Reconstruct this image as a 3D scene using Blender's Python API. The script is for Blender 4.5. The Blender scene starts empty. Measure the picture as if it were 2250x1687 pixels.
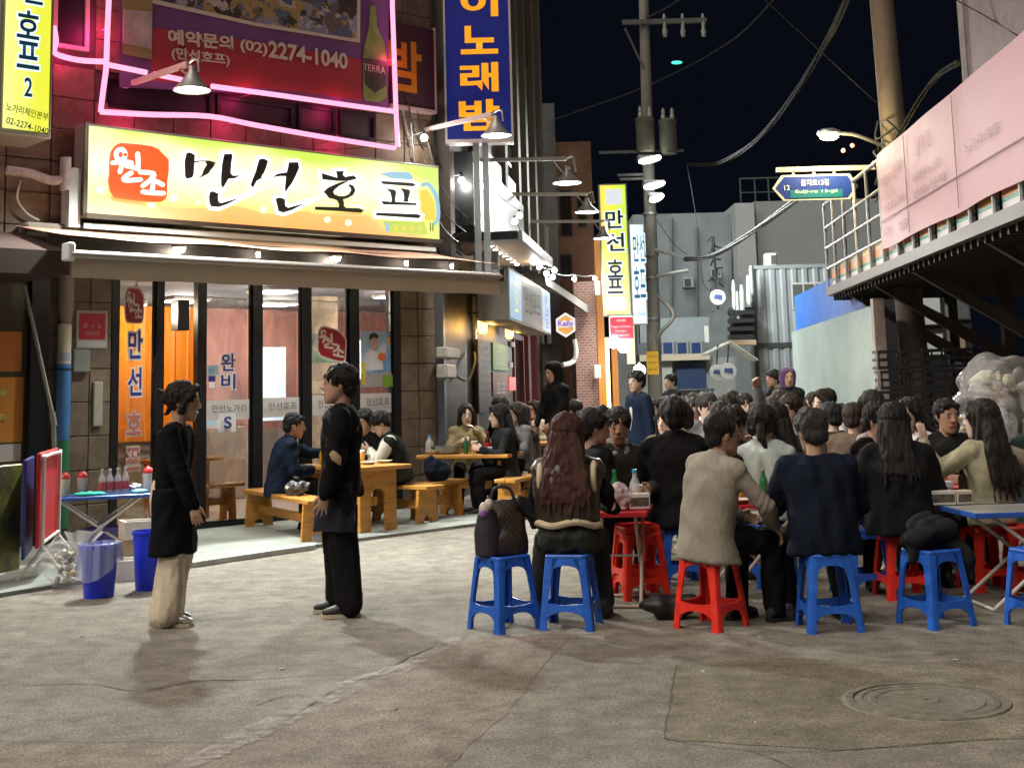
import bpy, bmesh, math, random
import numpy as np
from mathutils import Vector, Matrix, noise
from math import sin, cos, pi, radians
random.seed(7)
SC = bpy.context.scene
COL = SC.collection
# ------------------------------------------------------------------ camera, sky, added fill light, exposure
FPX, CX, CY, CAMH = 2900., 1125., 450., 1.525        # focal length and principal point in photograph pixels, eye height
PITCH, ROLL = radians(7.99), radians(-1.5)
cam = bpy.data.cameras.new('camera')
cam.sensor_width = 36.0
cam.lens = 36.0 * FPX / 2250.
cam.shift_y = -(843.5 - CY) / 2250.
cam.clip_start, cam.clip_end = 0.05, 500.
camo = bpy.data.objects.new('camera', cam)
COL.objects.link(camo)
camo.location = (0, 0, CAMH)
CAMR = Matrix.Rotation(pi/2 + PITCH, 3, 'X') @ Matrix.Rotation(ROLL, 3, 'Z')
camo.rotation_euler = CAMR.to_euler()
SC.camera = camo
wd = bpy.data.worlds.new('World'); SC.world = wd; wd.use_nodes = True
wd.node_tree.nodes['Background'].inputs['Color'].default_value = (0.16, 0.22, 0.42, 1)
wd.node_tree.nodes['Background'].inputs['Strength'].default_value = 0.008
night_fill = bpy.data.lights.new('night_fill', 'SUN'); night_fill.energy = 1.6; night_fill.angle = radians(60); night_fill.color = (1.0, .90, .80)  # night scene without sun: soft fill added from behind the camera
night_fill_ob = bpy.data.objects.new('night_fill', night_fill); COL.objects.link(night_fill_ob)
night_fill_ob.rotation_euler = Vector((0.55, 0.50, -1.0)).to_track_quat('-Z', 'Y').to_euler()
SC.view_settings.view_transform = 'Standard'; SC.view_settings.look = 'None'
SC.view_settings.exposure = 0.9; SC.view_settings.gamma = 1.0
cy = SC.cycles
cy.use_denoising = True; cy.max_bounces = 5; cy.diffuse_bounces = 2; cy.glossy_bounces = 2
cy.transmission_bounces = 6; cy.transparent_max_bounces = 12
cy.caustics_reflective = False; cy.caustics_refractive = False
cy.sample_clamp_indirect = 4.0
cy.use_light_tree = True; cy.use_adaptive_sampling = True; cy.adaptive_threshold = .025
# ------------------------------------------------------------------ where a point of the photograph lies
def ray(u, v):
    return CAMR @ Vector(((u-CX)/FPX, -(v-CY)/FPX, -1.))
CAMP = Vector((0, 0, CAMH))
def G(u, v, z=0.):                     # on a level plane
    d = ray(u, v); return CAMP + d*((z-CAMH)/d.z)
def AY(u, v, y):                       # at a depth
    d = ray(u, v); return CAMP + d*(y/d.y)
def AX(u, v, x):
    d = ray(u, v); return CAMP + d*(x/d.x)
def APL(u, v, p, n):
    d = ray(u, v); return CAMP + d*((Vector(p)-CAMP).dot(n)/d.dot(n))
# storefront frame: s along the front, o outwards, z up
FA = radians(47.)
FO = G(560, 1156)
FS = Vector((sin(FA), cos(FA), 0)); FN = Vector((cos(FA), -sin(FA), 0))
FM = Matrix(((FS.x, FN.x, 0, FO.x), (FS.y, FN.y, 0, FO.y), (0, 0, 1, 0), (0, 0, 0, 1)))
def AF(u, v, o=0.):                    # photograph point on the plane o metres before the storefront -> (s, o, z)
    P = APL(u, v, FO + FN*o, FN) - FO
    return Vector((P.dot(FS), o, P.z))
# alley frame: a along the alley (away), b to the right
AA = radians(5.6)
AD = Vector((sin(AA), cos(AA), 0)); AB = Vector((cos(AA), -sin(AA), 0))
def frame(origin, yaw):                # local x = along yaw direction, y = left of it
    return Matrix.Translation(origin) @ Matrix.Rotation(yaw, 4, 'Z')
TMP = bpy.data.scenes.new('workshop')     # meshes are shaped here, it is removed at the end
# ------------------------------------------------------------------ materials
MATS = {}
def nodes(m):
    return m.node_tree.nodes, m.node_tree.links
def mat(name, col=(.5, .5, .5), rough=.6, metal=0., var=0., scale=8., bump=0., bscale=60., emit=None, estr=1., trans=0., alpha=1., coat=0., spec=.5, stretch=None, var2=None, sheen=0., sss=0.):
    if name in MATS: return MATS[name]
    m = bpy.data.materials.new(name); m.use_nodes = True; MATS[name] = m
    n, l = nodes(m); b = n['Principled BSDF']
    b.inputs['Base Color'].default_value = (*col, 1); b.inputs['Roughness'].default_value = rough
    b.inputs['Metallic'].default_value = metal; b.inputs['Transmission Weight'].default_value = trans
    b.inputs['Alpha'].default_value = alpha; b.inputs['Coat Weight'].default_value = coat
    b.inputs['Specular IOR Level'].default_value = spec; b.inputs['Sheen Weight'].default_value = sheen
    b.inputs['Subsurface Weight'].default_value = sss
    if sss: b.inputs['Subsurface Radius'].default_value = (.012, .005, .003)
    if emit is not None:
        b.inputs['Emission Color'].default_value = (*emit, 1); b.inputs['Emission Strength'].default_value = estr*(.58 if estr < 3 else 1.)
    if var or bump:
        tc = n.new('ShaderNodeTexCoord'); mp = n.new('ShaderNodeMapping'); l.new(tc.outputs['Object'], mp.inputs['Vector'])
        if stretch: mp.inputs['Scale'].default_value = stretch
    if var:
        oi = n.new('ShaderNodeObjectInfo')
        ad = n.new('ShaderNodeVectorMath'); ad.operation = 'ADD'; l.new(mp.outputs[0], ad.inputs[0])
        sc_ = n.new('ShaderNodeVectorMath'); sc_.operation = 'SCALE'; sc_.inputs[0].default_value = (17, 31, 11)
        l.new(oi.outputs['Random'], sc_.inputs['Scale']); l.new(sc_.outputs[0], ad.inputs[1])
        t = n.new('ShaderNodeTexNoise'); t.inputs['Scale'].default_value = scale; t.inputs['Detail'].default_value = 5
        t.inputs['Roughness'].default_value = .65; l.new(ad.outputs[0], t.inputs['Vector'])
        r = n.new('ShaderNodeValToRGB'); l.new(t.outputs[0], r.inputs[0])
        c2 = var2 or tuple(min(1, c*(1+var)) for c in col)
        r.color_ramp.elements[0].position = .3; r.color_ramp.elements[0].color = (*[c*(1-var) for c in col], 1)
        r.color_ramp.elements[1].position = .7; r.color_ramp.elements[1].color = (*c2, 1)
        l.new(r.outputs[0], b.inputs['Base Color'])
        rr = n.new('ShaderNodeMapRange'); rr.inputs[3].default_value = max(0, rough-.12); rr.inputs[4].default_value = min(1, rough+.12)
        l.new(t.outputs[0], rr.inputs[0]); l.new(rr.outputs[0], b.inputs['Roughness'])
    if bump:
        t2 = n.new('ShaderNodeTexNoise'); t2.inputs['Scale'].default_value = bscale; t2.inputs['Detail'].default_value = 4
        l.new(mp.outputs[0], t2.inputs['Vector'])
        bp = n.new('ShaderNodeBump'); bp.inputs['Strength'].default_value = bump; bp.inputs['Distance'].default_value = .01
        l.new(t2.outputs[0], bp.inputs['Height']); l.new(bp.outputs[0], b.inputs['Normal'])
    return m
def emat(name, col, strength, base=(.14, .14, .14)):
    return mat(name, base, .4, emit=col, estr=strength)
# ------------------------------------------------------------------ mesh building
class MB:
    def __init__(s, m=None): s.v = []; s.f = []; s.mi = []; s.m = m or Matrix(); s.cur = 0
    def add(s, vs, fs):
        o = len(s.v); s.v += [s.m @ Vector(p) for p in vs]; s.f += [tuple(i+o for i in f) for f in fs]; s.mi += [s.cur]*len(fs); return s
    def box(s, a, b, c=0.):
        x0, y0, z0 = [min(p, q) for p, q in zip(a, b)]; x1, y1, z1 = [max(p, q) for p, q in zip(a, b)]
        if c <= 0:
            return s.add([(x0,y0,z0),(x1,y0,z0),(x1,y1,z0),(x0,y1,z0),(x0,y0,z1),(x1,y0,z1),(x1,y1,z1),(x0,y1,z1)],
                         [(0,3,2,1),(4,5,6,7),(0,1,5,4),(1,2,6,5),(2,3,7,6),(3,0,4,7)])
        bm = bmesh.new(); bmesh.ops.create_cube(bm, size=1)
        for v in bm.verts: v.co = Vector(((x0+x1)/2+v.co.x*(x1-x0), (y0+y1)/2+v.co.y*(y1-y0), (z0+z1)/2+v.co.z*(z1-z0)))
        bmesh.ops.bevel(bm, geom=list(bm.edges), offset=c, segments=1, affect='EDGES', profile=.5)
        return s.bm(bm)
    def bm(s, bm):
        bm.verts.index_update()
        s.add([v.co.copy() for v in bm.verts], [[v.index for v in f.verts] for f in bm.faces]); bm.free(); return s
    def loft(s, rings, cap=True, closed=True):      # rings: lists of points of equal length
        n = len(rings[0]); vs = [p for r in rings for p in r]; fs = []
        for i in range(len(rings)-1):
            for j in range(n if closed else n-1):
                k = (j+1) % n
                fs.append((i*n+j, i*n+k, (i+1)*n+k, (i+1)*n+j))
        if cap:
            fs.append(tuple(reversed(range(n)))); fs.append(tuple((len(rings)-1)*n+j for j in range(n)))
        return s.add(vs, fs)
    def lathe(s, prof, c=(0,0,0), n=16, cap=True):  # prof: (r, z)
        return s.loft([[(c[0]+r*cos(2*pi*j/n), c[1]+r*sin(2*pi*j/n), c[2]+z) for j in range(n)] for r, z in prof], cap)
    def tube(s, pts, r, n=8, cap=True):
        P = [Vector(p) for p in pts]; R = r if isinstance(r, (list, tuple)) else [r]*len(P); rings = []
        up = Vector((0, 0, 1)); prev = None
        for i, p in enumerate(P):
            t = (P[min(i+1, len(P)-1)] - P[max(i-1, 0)]).normalized()
            if prev is None:
                a = t.cross(up if abs(t.z) < .95 else Vector((1, 0, 0))).normalized()
            else:
                a = (prev - t*prev.dot(t)); a = a.normalized() if a.length > 1e-6 else t.orthogonal().normalized()
            prev = a; b = t.cross(a)
            rings.append([p + (a*cos(2*pi*j/n) + b*sin(2*pi*j/n))*R[i] for j in range(n)])
        return s.loft(rings, cap)
    def prism(s, poly, h0, h1, ax='z'):             # closed polygon (two coords) extruded between two levels of the third axis
        def q(p, h): return {'z': (p[0], p[1], h), 'y': (p[0], h, p[1]), 'x': (h, p[0], p[1])}[ax]
        n = len(poly); vs = [q(p, h0) for p in poly] + [q(p, h1) for p in poly]
        fs = [tuple(reversed(range(n))), tuple(range(n, 2*n))] + [(i, (i+1) % n, n+(i+1) % n, n+i) for i in range(n)]
        return s.add(vs, fs)
    def sphere(s, c, r, n=12, k=8):
        r = r if isinstance(r, (list, tuple)) else (r, r, r)
        bm = bmesh.new(); bmesh.ops.create_uvsphere(bm, u_segments=n, v_segments=k, radius=1)
        for v in bm.verts: v.co = Vector((c[0]+v.co.x*r[0], c[1]+v.co.y*r[1], c[2]+v.co.z*r[2]))
        return s.bm(bm)
    def mesh(s, name, mats, smooth=False):
        me = bpy.data.meshes.new(name); me.from_pydata([tuple(p) for p in s.v], [], s.f)
        for m in (mats if isinstance(mats, (list, tuple)) else [mats]): me.materials.append(m)
        if any(s.mi): me.polygons.foreach_set('material_index', s.mi)
        bm = bmesh.new(); bm.from_mesh(me); bmesh.ops.recalc_face_normals(bm, faces=bm.faces); bm.to_mesh(me); bm.free()
        if smooth: smooth_mesh(me, smooth if not isinstance(smooth, bool) else 40)
        return me
    def build(s, name, mats, parent=None, smooth=False, world=False):
        return link(name, s.mesh(name, mats, smooth), parent, world)
def smooth_mesh(me, ang=40):
    me.polygons.foreach_set('use_smooth', [True]*len(me.polygons))
    try: me.set_sharp_from_angle(angle=radians(ang))
    except Exception: pass
def WM(o):
    return (WM(o.parent) @ o.matrix_parent_inverse @ o.matrix_basis) if o.parent else o.matrix_basis.copy()
def link(name, data, parent=None, world=False):
    o = bpy.data.objects.new(name, data); COL.objects.link(o)
    if parent is not None:
        o.parent = parent
        if world: o.matrix_parent_inverse = WM(parent).inverted()
    return o
def tag(o, label, cat, group=None, kind=None):
    if label: o['label'] = label
    if cat: o['category'] = cat
    if group: o['group'] = group
    if kind: o['kind'] = kind
    return o
def thing(name, label, cat, loc=(0,0,0), rot=0., group=None):
    o = bpy.data.objects.new(name, None); COL.objects.link(o); o.empty_display_size = .1
    o.location = loc; o.rotation_euler = (0, 0, rot)
    return tag(o, label, cat, group)
def copy_tree(o, parent=None, mats=None):
    c = o.copy(); COL.objects.link(c); c.parent = parent
    if mats and c.data and len(c.material_slots):
        for sl in c.material_slots:
            if sl.material and sl.material.name in mats:
                mm = mats[sl.material.name]; sl.link = 'OBJECT'; sl.material = mm
    for ch in list(o.children): copy_tree(ch, c, mats)
    return c
def dup(o, loc, rot, label, group=None, mats=None, scale=1.):
    c = copy_tree(o, None, mats); c.location = loc; c.rotation_euler = (0, 0, rot); c['label'] = label
    if scale != 1.: c.scale = (scale,)*3
    if group: c['group'] = group
    return c
def smooth_path(pts, n=6):               # Catmull-Rom
    P = [Vector(p) for p in pts]; out = []
    for i in range(len(P)-1):
        a, b, c, d = P[max(i-1, 0)], P[i], P[i+1], P[min(i+2, len(P)-1)]
        for k in range(n):
            t = k/n
            out.append(.5*((2*b) + (c-a)*t + (2*a-5*b+4*c-d)*t*t + (3*b-a-3*c+d)*t**3))
    return out + [P[-1]]
def sag(a, b, drop, n=16):
    a, b = Vector(a), Vector(b)
    return [a.lerp(b, k/n) - Vector((0, 0, drop*4*(k/n)*(1-k/n))) for k in range(n+1)]
def text_mesh(body, size, extrude=.002, offset=0., align='CENTER', shear=0., spacing=1.):
    c = bpy.data.curves.new('lettering', 'FONT'); c.body = body; c.size = size; c.extrude = extrude; c.offset = offset
    c.align_x = align; c.align_y = 'CENTER'; c.shear = shear; c.space_character = spacing; c.resolution_u = 4
    o = bpy.data.objects.new('lettering', c)
    me = bpy.data.meshes.new_from_object(o)
    bpy.data.objects.remove(o); bpy.data.curves.remove(c)
    return me
def lettering(body, m4, size, material, parent, name='lettering', wfit=None, hfit=None, offset=0., extrude=.0015, spacing=1.):
    """text lying in the local xy plane of m4, fitted to a width/height"""
    me = text_mesh(body, 1.0, 0., offset, spacing=spacing)
    co = np.empty(len(me.vertices)*3); me.vertices.foreach_get('co', co); co = co.reshape(-1, 3)
    if len(co) == 0: return None
    lo, hi = co.min(0), co.max(0); cen = (lo+hi)/2
    sx = sy = size
    if hfit: sy = hfit/(hi[1]-lo[1]); sx = sy
    if wfit: sx = wfit/(hi[0]-lo[0]); sy = sy if hfit else sx
    co = (co-cen)*np.array([sx, sy, 1.])
    M = np.array(m4); co = co @ M[:3, :3].T + M[:3, 3]
    me.vertices.foreach_set('co', co.ravel()); me.materials.clear(); me.materials.append(material)
    return link(name, me, parent, True)
def plane_m(o, ex, ey):                   # matrix whose xy plane is spanned by ex, ey at o
    ex = Vector(ex).normalized(); ey = Vector(ey).normalized(); ez = ex.cross(ey)
    return Matrix(((ex.x, ey.x, ez.x, o[0]), (ex.y, ey.y, ez.y, o[1]), (ex.z, ey.z, ez.z, o[2]), (0, 0, 0, 1)))
def lamp(name, kind, loc, energy, col=(1, 1, 1), parent=None, size=.05, spot=None, blend=.6, aim=None):
    L = bpy.data.lights.new(name, kind); L.energy = energy; L.color = col
    if kind in ('POINT', 'SPOT'): L.shadow_soft_size = size
    if kind == 'AREA': L.size = size
    if kind == 'SPOT': L.spot_size = spot or radians(120); L.spot_blend = blend
    o = bpy.data.objects.new(name, L); COL.objects.link(o)
    o.location = loc
    if aim is not None: o.rotation_euler = Vector(aim).to_track_quat('-Z', 'Y').to_euler()
    if parent is not None:
        o.parent = parent; o.matrix_parent_inverse = WM(parent).inverted()
    return o
# ================================================================== materials of the setting
def asphalt():
    m = bpy.data.materials.new('asphalt'); m.use_nodes = True; n, l = nodes(m); b = n['Principled BSDF']
    tc = n.new('ShaderNodeTexCoord')
    def nz(scale, det, rg=.6):
        t = n.new('ShaderNodeTexNoise'); t.inputs['Scale'].default_value = scale; t.inputs['Detail'].default_value = det; t.inputs['Roughness'].default_value = rg
        l.new(tc.outputs['Object'], t.inputs['Vector']); return t
    big, mid, fine = nz(.55, 5), nz(5., 6, .7), nz(70., 3, .8)
    vo = n.new('ShaderNodeTexVoronoi'); vo.inputs['Scale'].default_value = 95.; l.new(tc.outputs['Object'], vo.inputs['Vector'])
    r = n.new('ShaderNodeValToRGB'); r.color_ramp.elements[0].color = (.215, .194, .165, 1); r.color_ramp.elements[0].position = .3
    r.color_ramp.elements[1].color = (.335, .312, .275, 1); r.color_ramp.elements[1].position = .72
    l.new(big.outputs[0], r.inputs[0])
    r2 = n.new('ShaderNodeValToRGB'); r2.color_ramp.elements[0].color = (.62, .60, .58, 1); r2.color_ramp.elements[0].position = .35
    r2.color_ramp.elements[1].color = (1.2, 1.2, 1.18, 1); r2.color_ramp.elements[1].position = .68; l.new(mid.outputs[0], r2.inputs[0])
    r3 = n.new('ShaderNodeValToRGB'); r3.color_ramp.elements[0].color = (.5, .5, .5, 1); r3.color_ramp.elements[0].position = .36
    r3.color_ramp.elements[1].color = (1.45, 1.42, 1.38, 1); r3.color_ramp.elements[1].position = .66; l.new(fine.outputs[0], r3.inputs[0])
    r4 = n.new('ShaderNodeValToRGB'); r4.color_ramp.elements[0].color = (1.35, 1.32, 1.28, 1); r4.color_ramp.elements[0].position = .0
    r4.color_ramp.elements[1].color = (.86, .86, .86, 1); r4.color_ramp.elements[1].position = .5; l.new(vo.outputs['Distance'], r4.inputs[0])
    c = r.outputs[0]
    for q in (r2, r3, r4):
        mx = n.new('ShaderNodeMix'); mx.data_type = 'RGBA'; mx.blend_type = 'MULTIPLY'; mx.inputs[0].default_value = 1.
        l.new(c, mx.inputs[6]); l.new(q.outputs[0], mx.inputs[7]); c = mx.outputs[2]
    l.new(c, b.inputs['Base Color']); b.inputs['Roughness'].default_value = .82; b.inputs['Specular IOR Level'].default_value = .3
    bp = n.new('ShaderNodeBump'); bp.inputs['Strength'].default_value = .55; bp.inputs['Distance'].default_value = .006
    l.new(fine.outputs[0], bp.inputs['Height']); l.new(bp.outputs[0], b.inputs['Normal'])
    return m
def thin_glass(name, tint=(.93, .96, .95), refl=.10):
    m = bpy.data.materials.new(name); m.use_nodes = True; n, l = nodes(m); n.remove(n['Principled BSDF'])
    t = n.new('ShaderNodeBsdfTransparent'); t.inputs[0].default_value = (*tint, 1)
    g = n.new('ShaderNodeBsdfGlossy'); g.inputs['Roughness'].default_value = .03; g.inputs[0].default_value = (.9, .9, .9, 1)
    fr = n.new('ShaderNodeFresnel'); fr.inputs[0].default_value = 1.45
    ad = n.new('ShaderNodeMath'); ad.operation = 'ADD'; ad.inputs[1].default_value = refl - .04; l.new(fr.outputs[0], ad.inputs[0])
    mx = n.new('ShaderNodeMixShader'); l.new(ad.outputs[0], mx.inputs[0]); l.new(t.outputs[0], mx.inputs[1]); l.new(g.outputs[0], mx.inputs[2])
    l.new(mx.outputs[0], n['Material Output'].inputs[0]); return m
def tint(base, name, c):
    m = base.copy(); m.name = name; n, l = nodes(m); b = n['Principled BSDF']; src = b.inputs['Base Color'].links[0].from_socket
    mx = n.new('ShaderNodeMix'); mx.data_type = 'RGBA'; mx.blend_type = 'MULTIPLY'; mx.inputs[0].default_value = 1.; mx.inputs[7].default_value = (*c, 1); l.new(src, mx.inputs[6]); l.new(mx.outputs[2], b.inputs['Base Color']); return m
ASPH = asphalt()
GLASS = thin_glass('glass', refl=.15); GLASSD = thin_glass('glass_dark', (.5, .52, .55), .14)
M_concrete = mat('concrete', (.24, .255, .23), .85, var=.28, scale=2.2, bump=.3, bscale=90)
M_curb = mat('curb_stone', (.42, .43, .40), .85, var=.2, scale=5, bump=.3, bscale=70)
M_tile = mat('stone_tile', (.155, .108, .072), .75, var=.35, scale=6, bump=.35, bscale=45)
M_mortar = mat('mortar', (.07, .055, .045), .9)
M_black = mat('black_metal', (.012, .013, .015), .35, metal=.3)
M_dark = mat('dark_paint', (.018, .018, .02), .5, var=.3, scale=4)
M_steel = mat('galvanised_steel', (.42, .43, .43), .42, metal=.75, var=.2, scale=9)
M_white = mat('white_paint', (.72, .72, .70), .5, var=.06, scale=5)
M_grime = mat('grimy_grey', (.16, .16, .155), .75, var=.35, scale=2.5)
M_brown = mat('brown_wall', (.16, .085, .05), .8, var=.3, scale=2.)
M_orange = mat('orange_wall', (.80, .30, .045), .55, var=.10, scale=1.5)
M_salmon = mat('salmon_wall', (.66, .32, .26), .6, var=.12, scale=1.2)
M_cream = mat('cream_paint', (.62, .56, .44), .6, var=.1, scale=3)
M_wood = mat('pine_wood', (.50, .225, .040), .42, var=.30, scale=5, stretch=(1, 1, 8), coat=.25)
M_cable = mat('cable_black', (.03, .03, .032), .5)
M_cableg = mat('cable_grey', (.22, .22, .21), .6)
M_bulb = emat('bulb_white', (1, .97, .9), 26.)
M_red = mat('red_plastic', (.80, .035, .018), .38, var=.22, scale=11)
M_blue = mat('blue_plastic', (.022, .125, .56), .40, var=.25, scale=11)
M_inkb = mat('black_ink', (.015, .014, .013), .6)
# ================================================================== ground
gm = MB(); gm.add([(-80, -20, 0), (80, -20, 0), (80, 140, 0), (-80, 140, 0)], [(0, 1, 2, 3)])
ground = gm.build('ground', ASPH); tag(ground, 'worn brownish asphalt of the alley junction', None, kind='structure')
# concrete strip before the shop front with a low curb
ap = [G(u, v) for u, v in ((-60, 1322), (405, 1247), (560, 1224), (700, 1203), (760, 1193))]
ap = [(p.x, p.y) for p in ap]
q1 = FO + FS*3.2 + FN*2.2; q2 = FO + FS*3.2 - FN*.2; q3 = FO + FS*(-5.5) - FN*.2
poly = ap + [(q1.x, q1.y), (q2.x, q2.y), (q3.x, q3.y)]
a_ = MB(); a_.prism(poly, .0, .035)
apron = a_.build('concrete_apron', M_concrete); tag(apron, 'pale concrete strip along the restaurant front', None, kind='structure')
cb = MB()
cb.loft([[Vector((p.x, p.y, 0)) + Vector((0, dy, dz)) for dy, dz in ((-.05, .004), (-.045, .05), (.05, .055), (.055, .004))] for p in (G(395, 1251), G(480, 1238), G(600, 1220), G(692, 1207))])
cb.build('curb', M_curb, apron)
def patch(pts, c, name, z=.002):
    P = [G(u, v) for u, v in pts]; m = MB(); rd = random.Random(len(pts)); Q = []
    for a, b in zip(P, P[1:]+P[:1]):
        for k in range(12): Q.append(a.lerp(b, k/12)+Vector((rd.uniform(-.012, .012), rd.uniform(-.012, .012), z)))
    m.add(Q, [tuple(range(len(Q)))]); return m.build(name, tint(ASPH, name+'_asphalt', c), ground)
patch([(1485, 1462), (1680, 1446), (2300, 1462), (2300, 1618), (1850, 1648), (1458, 1624)], (.90, .88, .76), 'asphalt_patch')
patch([(-60, 1629), (540, 1633), (1020, 1402), (1250, 1398), (1120, 1560), (900, 1760), (-60, 1760)], (1.06, .97, .94), 'asphalt_patch')
# cracks and dusty streaks that belong to the asphalt
M_crack = mat('crack_tar', (.115, .102, .088), .9)
def crack(pts, w, seed, name='crack', material=None, z=.004):
    rnd = random.Random(seed); P = smooth_path([G(u, v) for u, v in pts], 10); L = MB(); ring = []
    for i, p in enumerate(P):
        t = (P[min(i+1, len(P)-1)]-P[max(i-1, 0)]).normalized(); s = Vector((-t.y, t.x, 0))
        jit = s*rnd.uniform(-1, 1)*w*.7; k = w*rnd.uniform(.12, .75)
        ring.append([p+jit-s*k+Vector((0, 0, z)), p+jit+s*k+Vector((0, 0, z))])
    L.loft(ring, cap=False, closed=False); return L.build(name, material or M_crack, ground)
crack([(-10, 1629), (150, 1630), (330, 1631), (540, 1633)], .008, 1)
crack([(540, 1633), (590, 1605), (640, 1575), (740, 1515), (830, 1480), (930, 1430), (1020, 1402)], .010, 2)
crack([(45, 1508), (110, 1503), (210, 1504), (300, 1518), (420, 1497), (560, 1493), (700, 1483), (790, 1480)], .009, 3)
crack([(320, 1520), (430, 1497), (520, 1494)], .011, 31)
crack([(560, 1552), (610, 1533), (660, 1527), (720, 1545)], .007, 4)
crack([(1485, 1462), (1478, 1500), (1470, 1560), (1458, 1622)], .009, 5)
crack([(1458, 1622), (1560, 1640), (1700, 1652), (1850, 1648), (2020, 1635), (2260, 1618)], .006, 6)
crack([(1640, 1648), (1700, 1668), (1760, 1700)], .006, 61)
crack([(1485, 1462), (1560, 1442), (1680, 1446), (1850, 1452)], .006, 7)
md = bpy.data.materials.new('dust_streak'); md.use_nodes = True; n_, l_ = nodes(md)
bs = n_['Principled BSDF']; bs.inputs['Base Color'].default_value = (.56, .50, .48, 1); bs.inputs['Roughness'].default_value = .95
t_ = n_.new('ShaderNodeTexNoise'); t_.inputs['Scale'].default_value = 7; t_.inputs['Detail'].default_value = 8; t_.inputs['Roughness'].default_value = .75
tc_ = n_.new('ShaderNodeTexCoord'); l_.new(tc_.outputs['Object'], t_.inputs['Vector'])
r_ = n_.new('ShaderNodeValToRGB'); r_.color_ramp.elements[0].position = .40; r_.color_ramp.elements[1].position = .70
r_.color_ramp.elements[1].color = (.8, .8, .8, 1); l_.new(t_.outputs[0], r_.inputs[0]); l_.new(r_.outputs[0], bs.inputs['Alpha'])
def streak(pts, w, seed, z=.008):
    rnd = random.Random(seed); P = smooth_path([G(u, v) for u, v in pts], 12); L = MB(); ring = []
    for i, p in enumerate(P):
        t = (P[min(i+1, len(P)-1)]-P[max(i-1, 0)]).normalized(); s = Vector((-t.y, t.x, 0)); e = sin(pi*min(1, max(0, i/(len(P)-1))))**.3
        ring.append([p-s*w*e*rnd.uniform(.6, 1)+Vector((0, 0, z)), p+s*w*e*rnd.uniform(.6, 1)+Vector((0, 0, z))])
    L.loft(ring, cap=False, closed=False); return L.build('dust_streak', md, ground)
streak([(370, 1700), (480, 1650), (560, 1610), (680, 1555), (790, 1500), (880, 1470), (1010, 1405)], .11, 1)
streak([(760, 1505), (840, 1480), (900, 1462)], .06, 5, .012)
# ================================================================== corner restaurant
bld = thing('restaurant_building', 'stone-tiled corner restaurant with black framed glass front and pink neon', 'building', FO)
def fpart(mb, name, material, parent=None, smooth=False):
    mb.m = FM if mb.m == Matrix() else mb.m
    return mb.build(name, material, parent or bld, smooth, True)
def fbox(name, a, b, material, parent=None, c=0.):
    m = MB(FM); m.box(a, b, c); return m.build(name, material, parent or bld, False, True)
M_wallback = M_mortar
# backing walls with the shop opening left free
w = MB(FM)
w.box((-3.9, -.30, 0), (-3.12, -.02, 3.0)); w.box((-2.62, -.30, 0), (-1.86, -.02, 3.0)); w.box((2.22, -.30, 0), (2.84, -.02, 3.0)); w.box((-3.9, -.30, 3.0), (2.84, -.02, 8.0))
fpart(w, 'wall', M_wallback)
tw, th, td = .252, .366, .03
tm = MB(); tm.box((-.5, -.5, -.5), (.5, .5, .5)); 
def tile_mesh(wd_, hg):
    m = MB(FM.to_3x3().to_4x4()); m.box((-wd_/2+.004, -td/2, -hg/2+.004), (wd_/2-.004, td/2, hg/2-.004), .007); return m.mesh('tile', M_tile)
tmA = tile_mesh(tw, th); tmB = tile_mesh(.49, th)
def put_tile(me, s, o, z):
    t = link('tile', me, bld); P = FO + FS*s + FN*o + Vector((0, 0, z)); t.location = P - FO; return t
rt = random.Random(3)
for s0, nc in ((-2.62, 3), (2.225, 0)):
    for r in range(8):
        for c in range(nc): put_tile(tmA, s0+tw*(c+.5), -.005+rt.uniform(-.003, .003), .05+th*(r+.5))
tmC = tile_mesh(.30, th)
for r in range(8):
    for c in range(2): put_tile(tmC, 2.225+.305*(c+.5), -.005+rt.uniform(-.003, .003), .08+th*(r+.5))
upwin = [(-1.95, -.62, 4.84, 5.18), (-.55, .55, 4.86, 5.18), (.62, 1.20, 4.86, 5.22), (1.26, 1.85, 4.86, 5.22), (-2.62, -2.2, 5.45, 7.1)]
for r in range(12):
    for c in range(13):
        s, z = -3.6+.495*(c+.5), 3.06+th*(r+.5)
        if any(a-.18 < s < b+.18 and z0-.12 < z < z1+.12 for a, b, z0, z1 in upwin): continue
        if 5.6 < z and -1.7 < s < 1.6: continue
        put_tile(tmB, s, -.005+rt.uniform(-.003, .003), z)
M_winframe = mat('window_frame_pale', (.5, .42, .40), .5)
for k, (a, b, z0, z1) in enumerate(upwin):
    f = MB(FM); t = .045
    f.box((a, -.02, z0), (b, .03, z0+t)); f.box((a, -.02, z1-t), (b, .03, z1)); f.box((a, -.02, z0+t), (a+t, .03, z1-t)); f.box((b-t, -.02, z0+t), (b, .03, z1-t))
    wn = f.build('window', M_winframe if k == 4 else M_black, bld, False, True)
    p = MB(FM); p.box((a+t, -.012, z0+t), (b-t, -.004, z1-t)); p.build('pane', mat('dark_pane', (.012, .008, .012), .5), wn, False, True)
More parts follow.
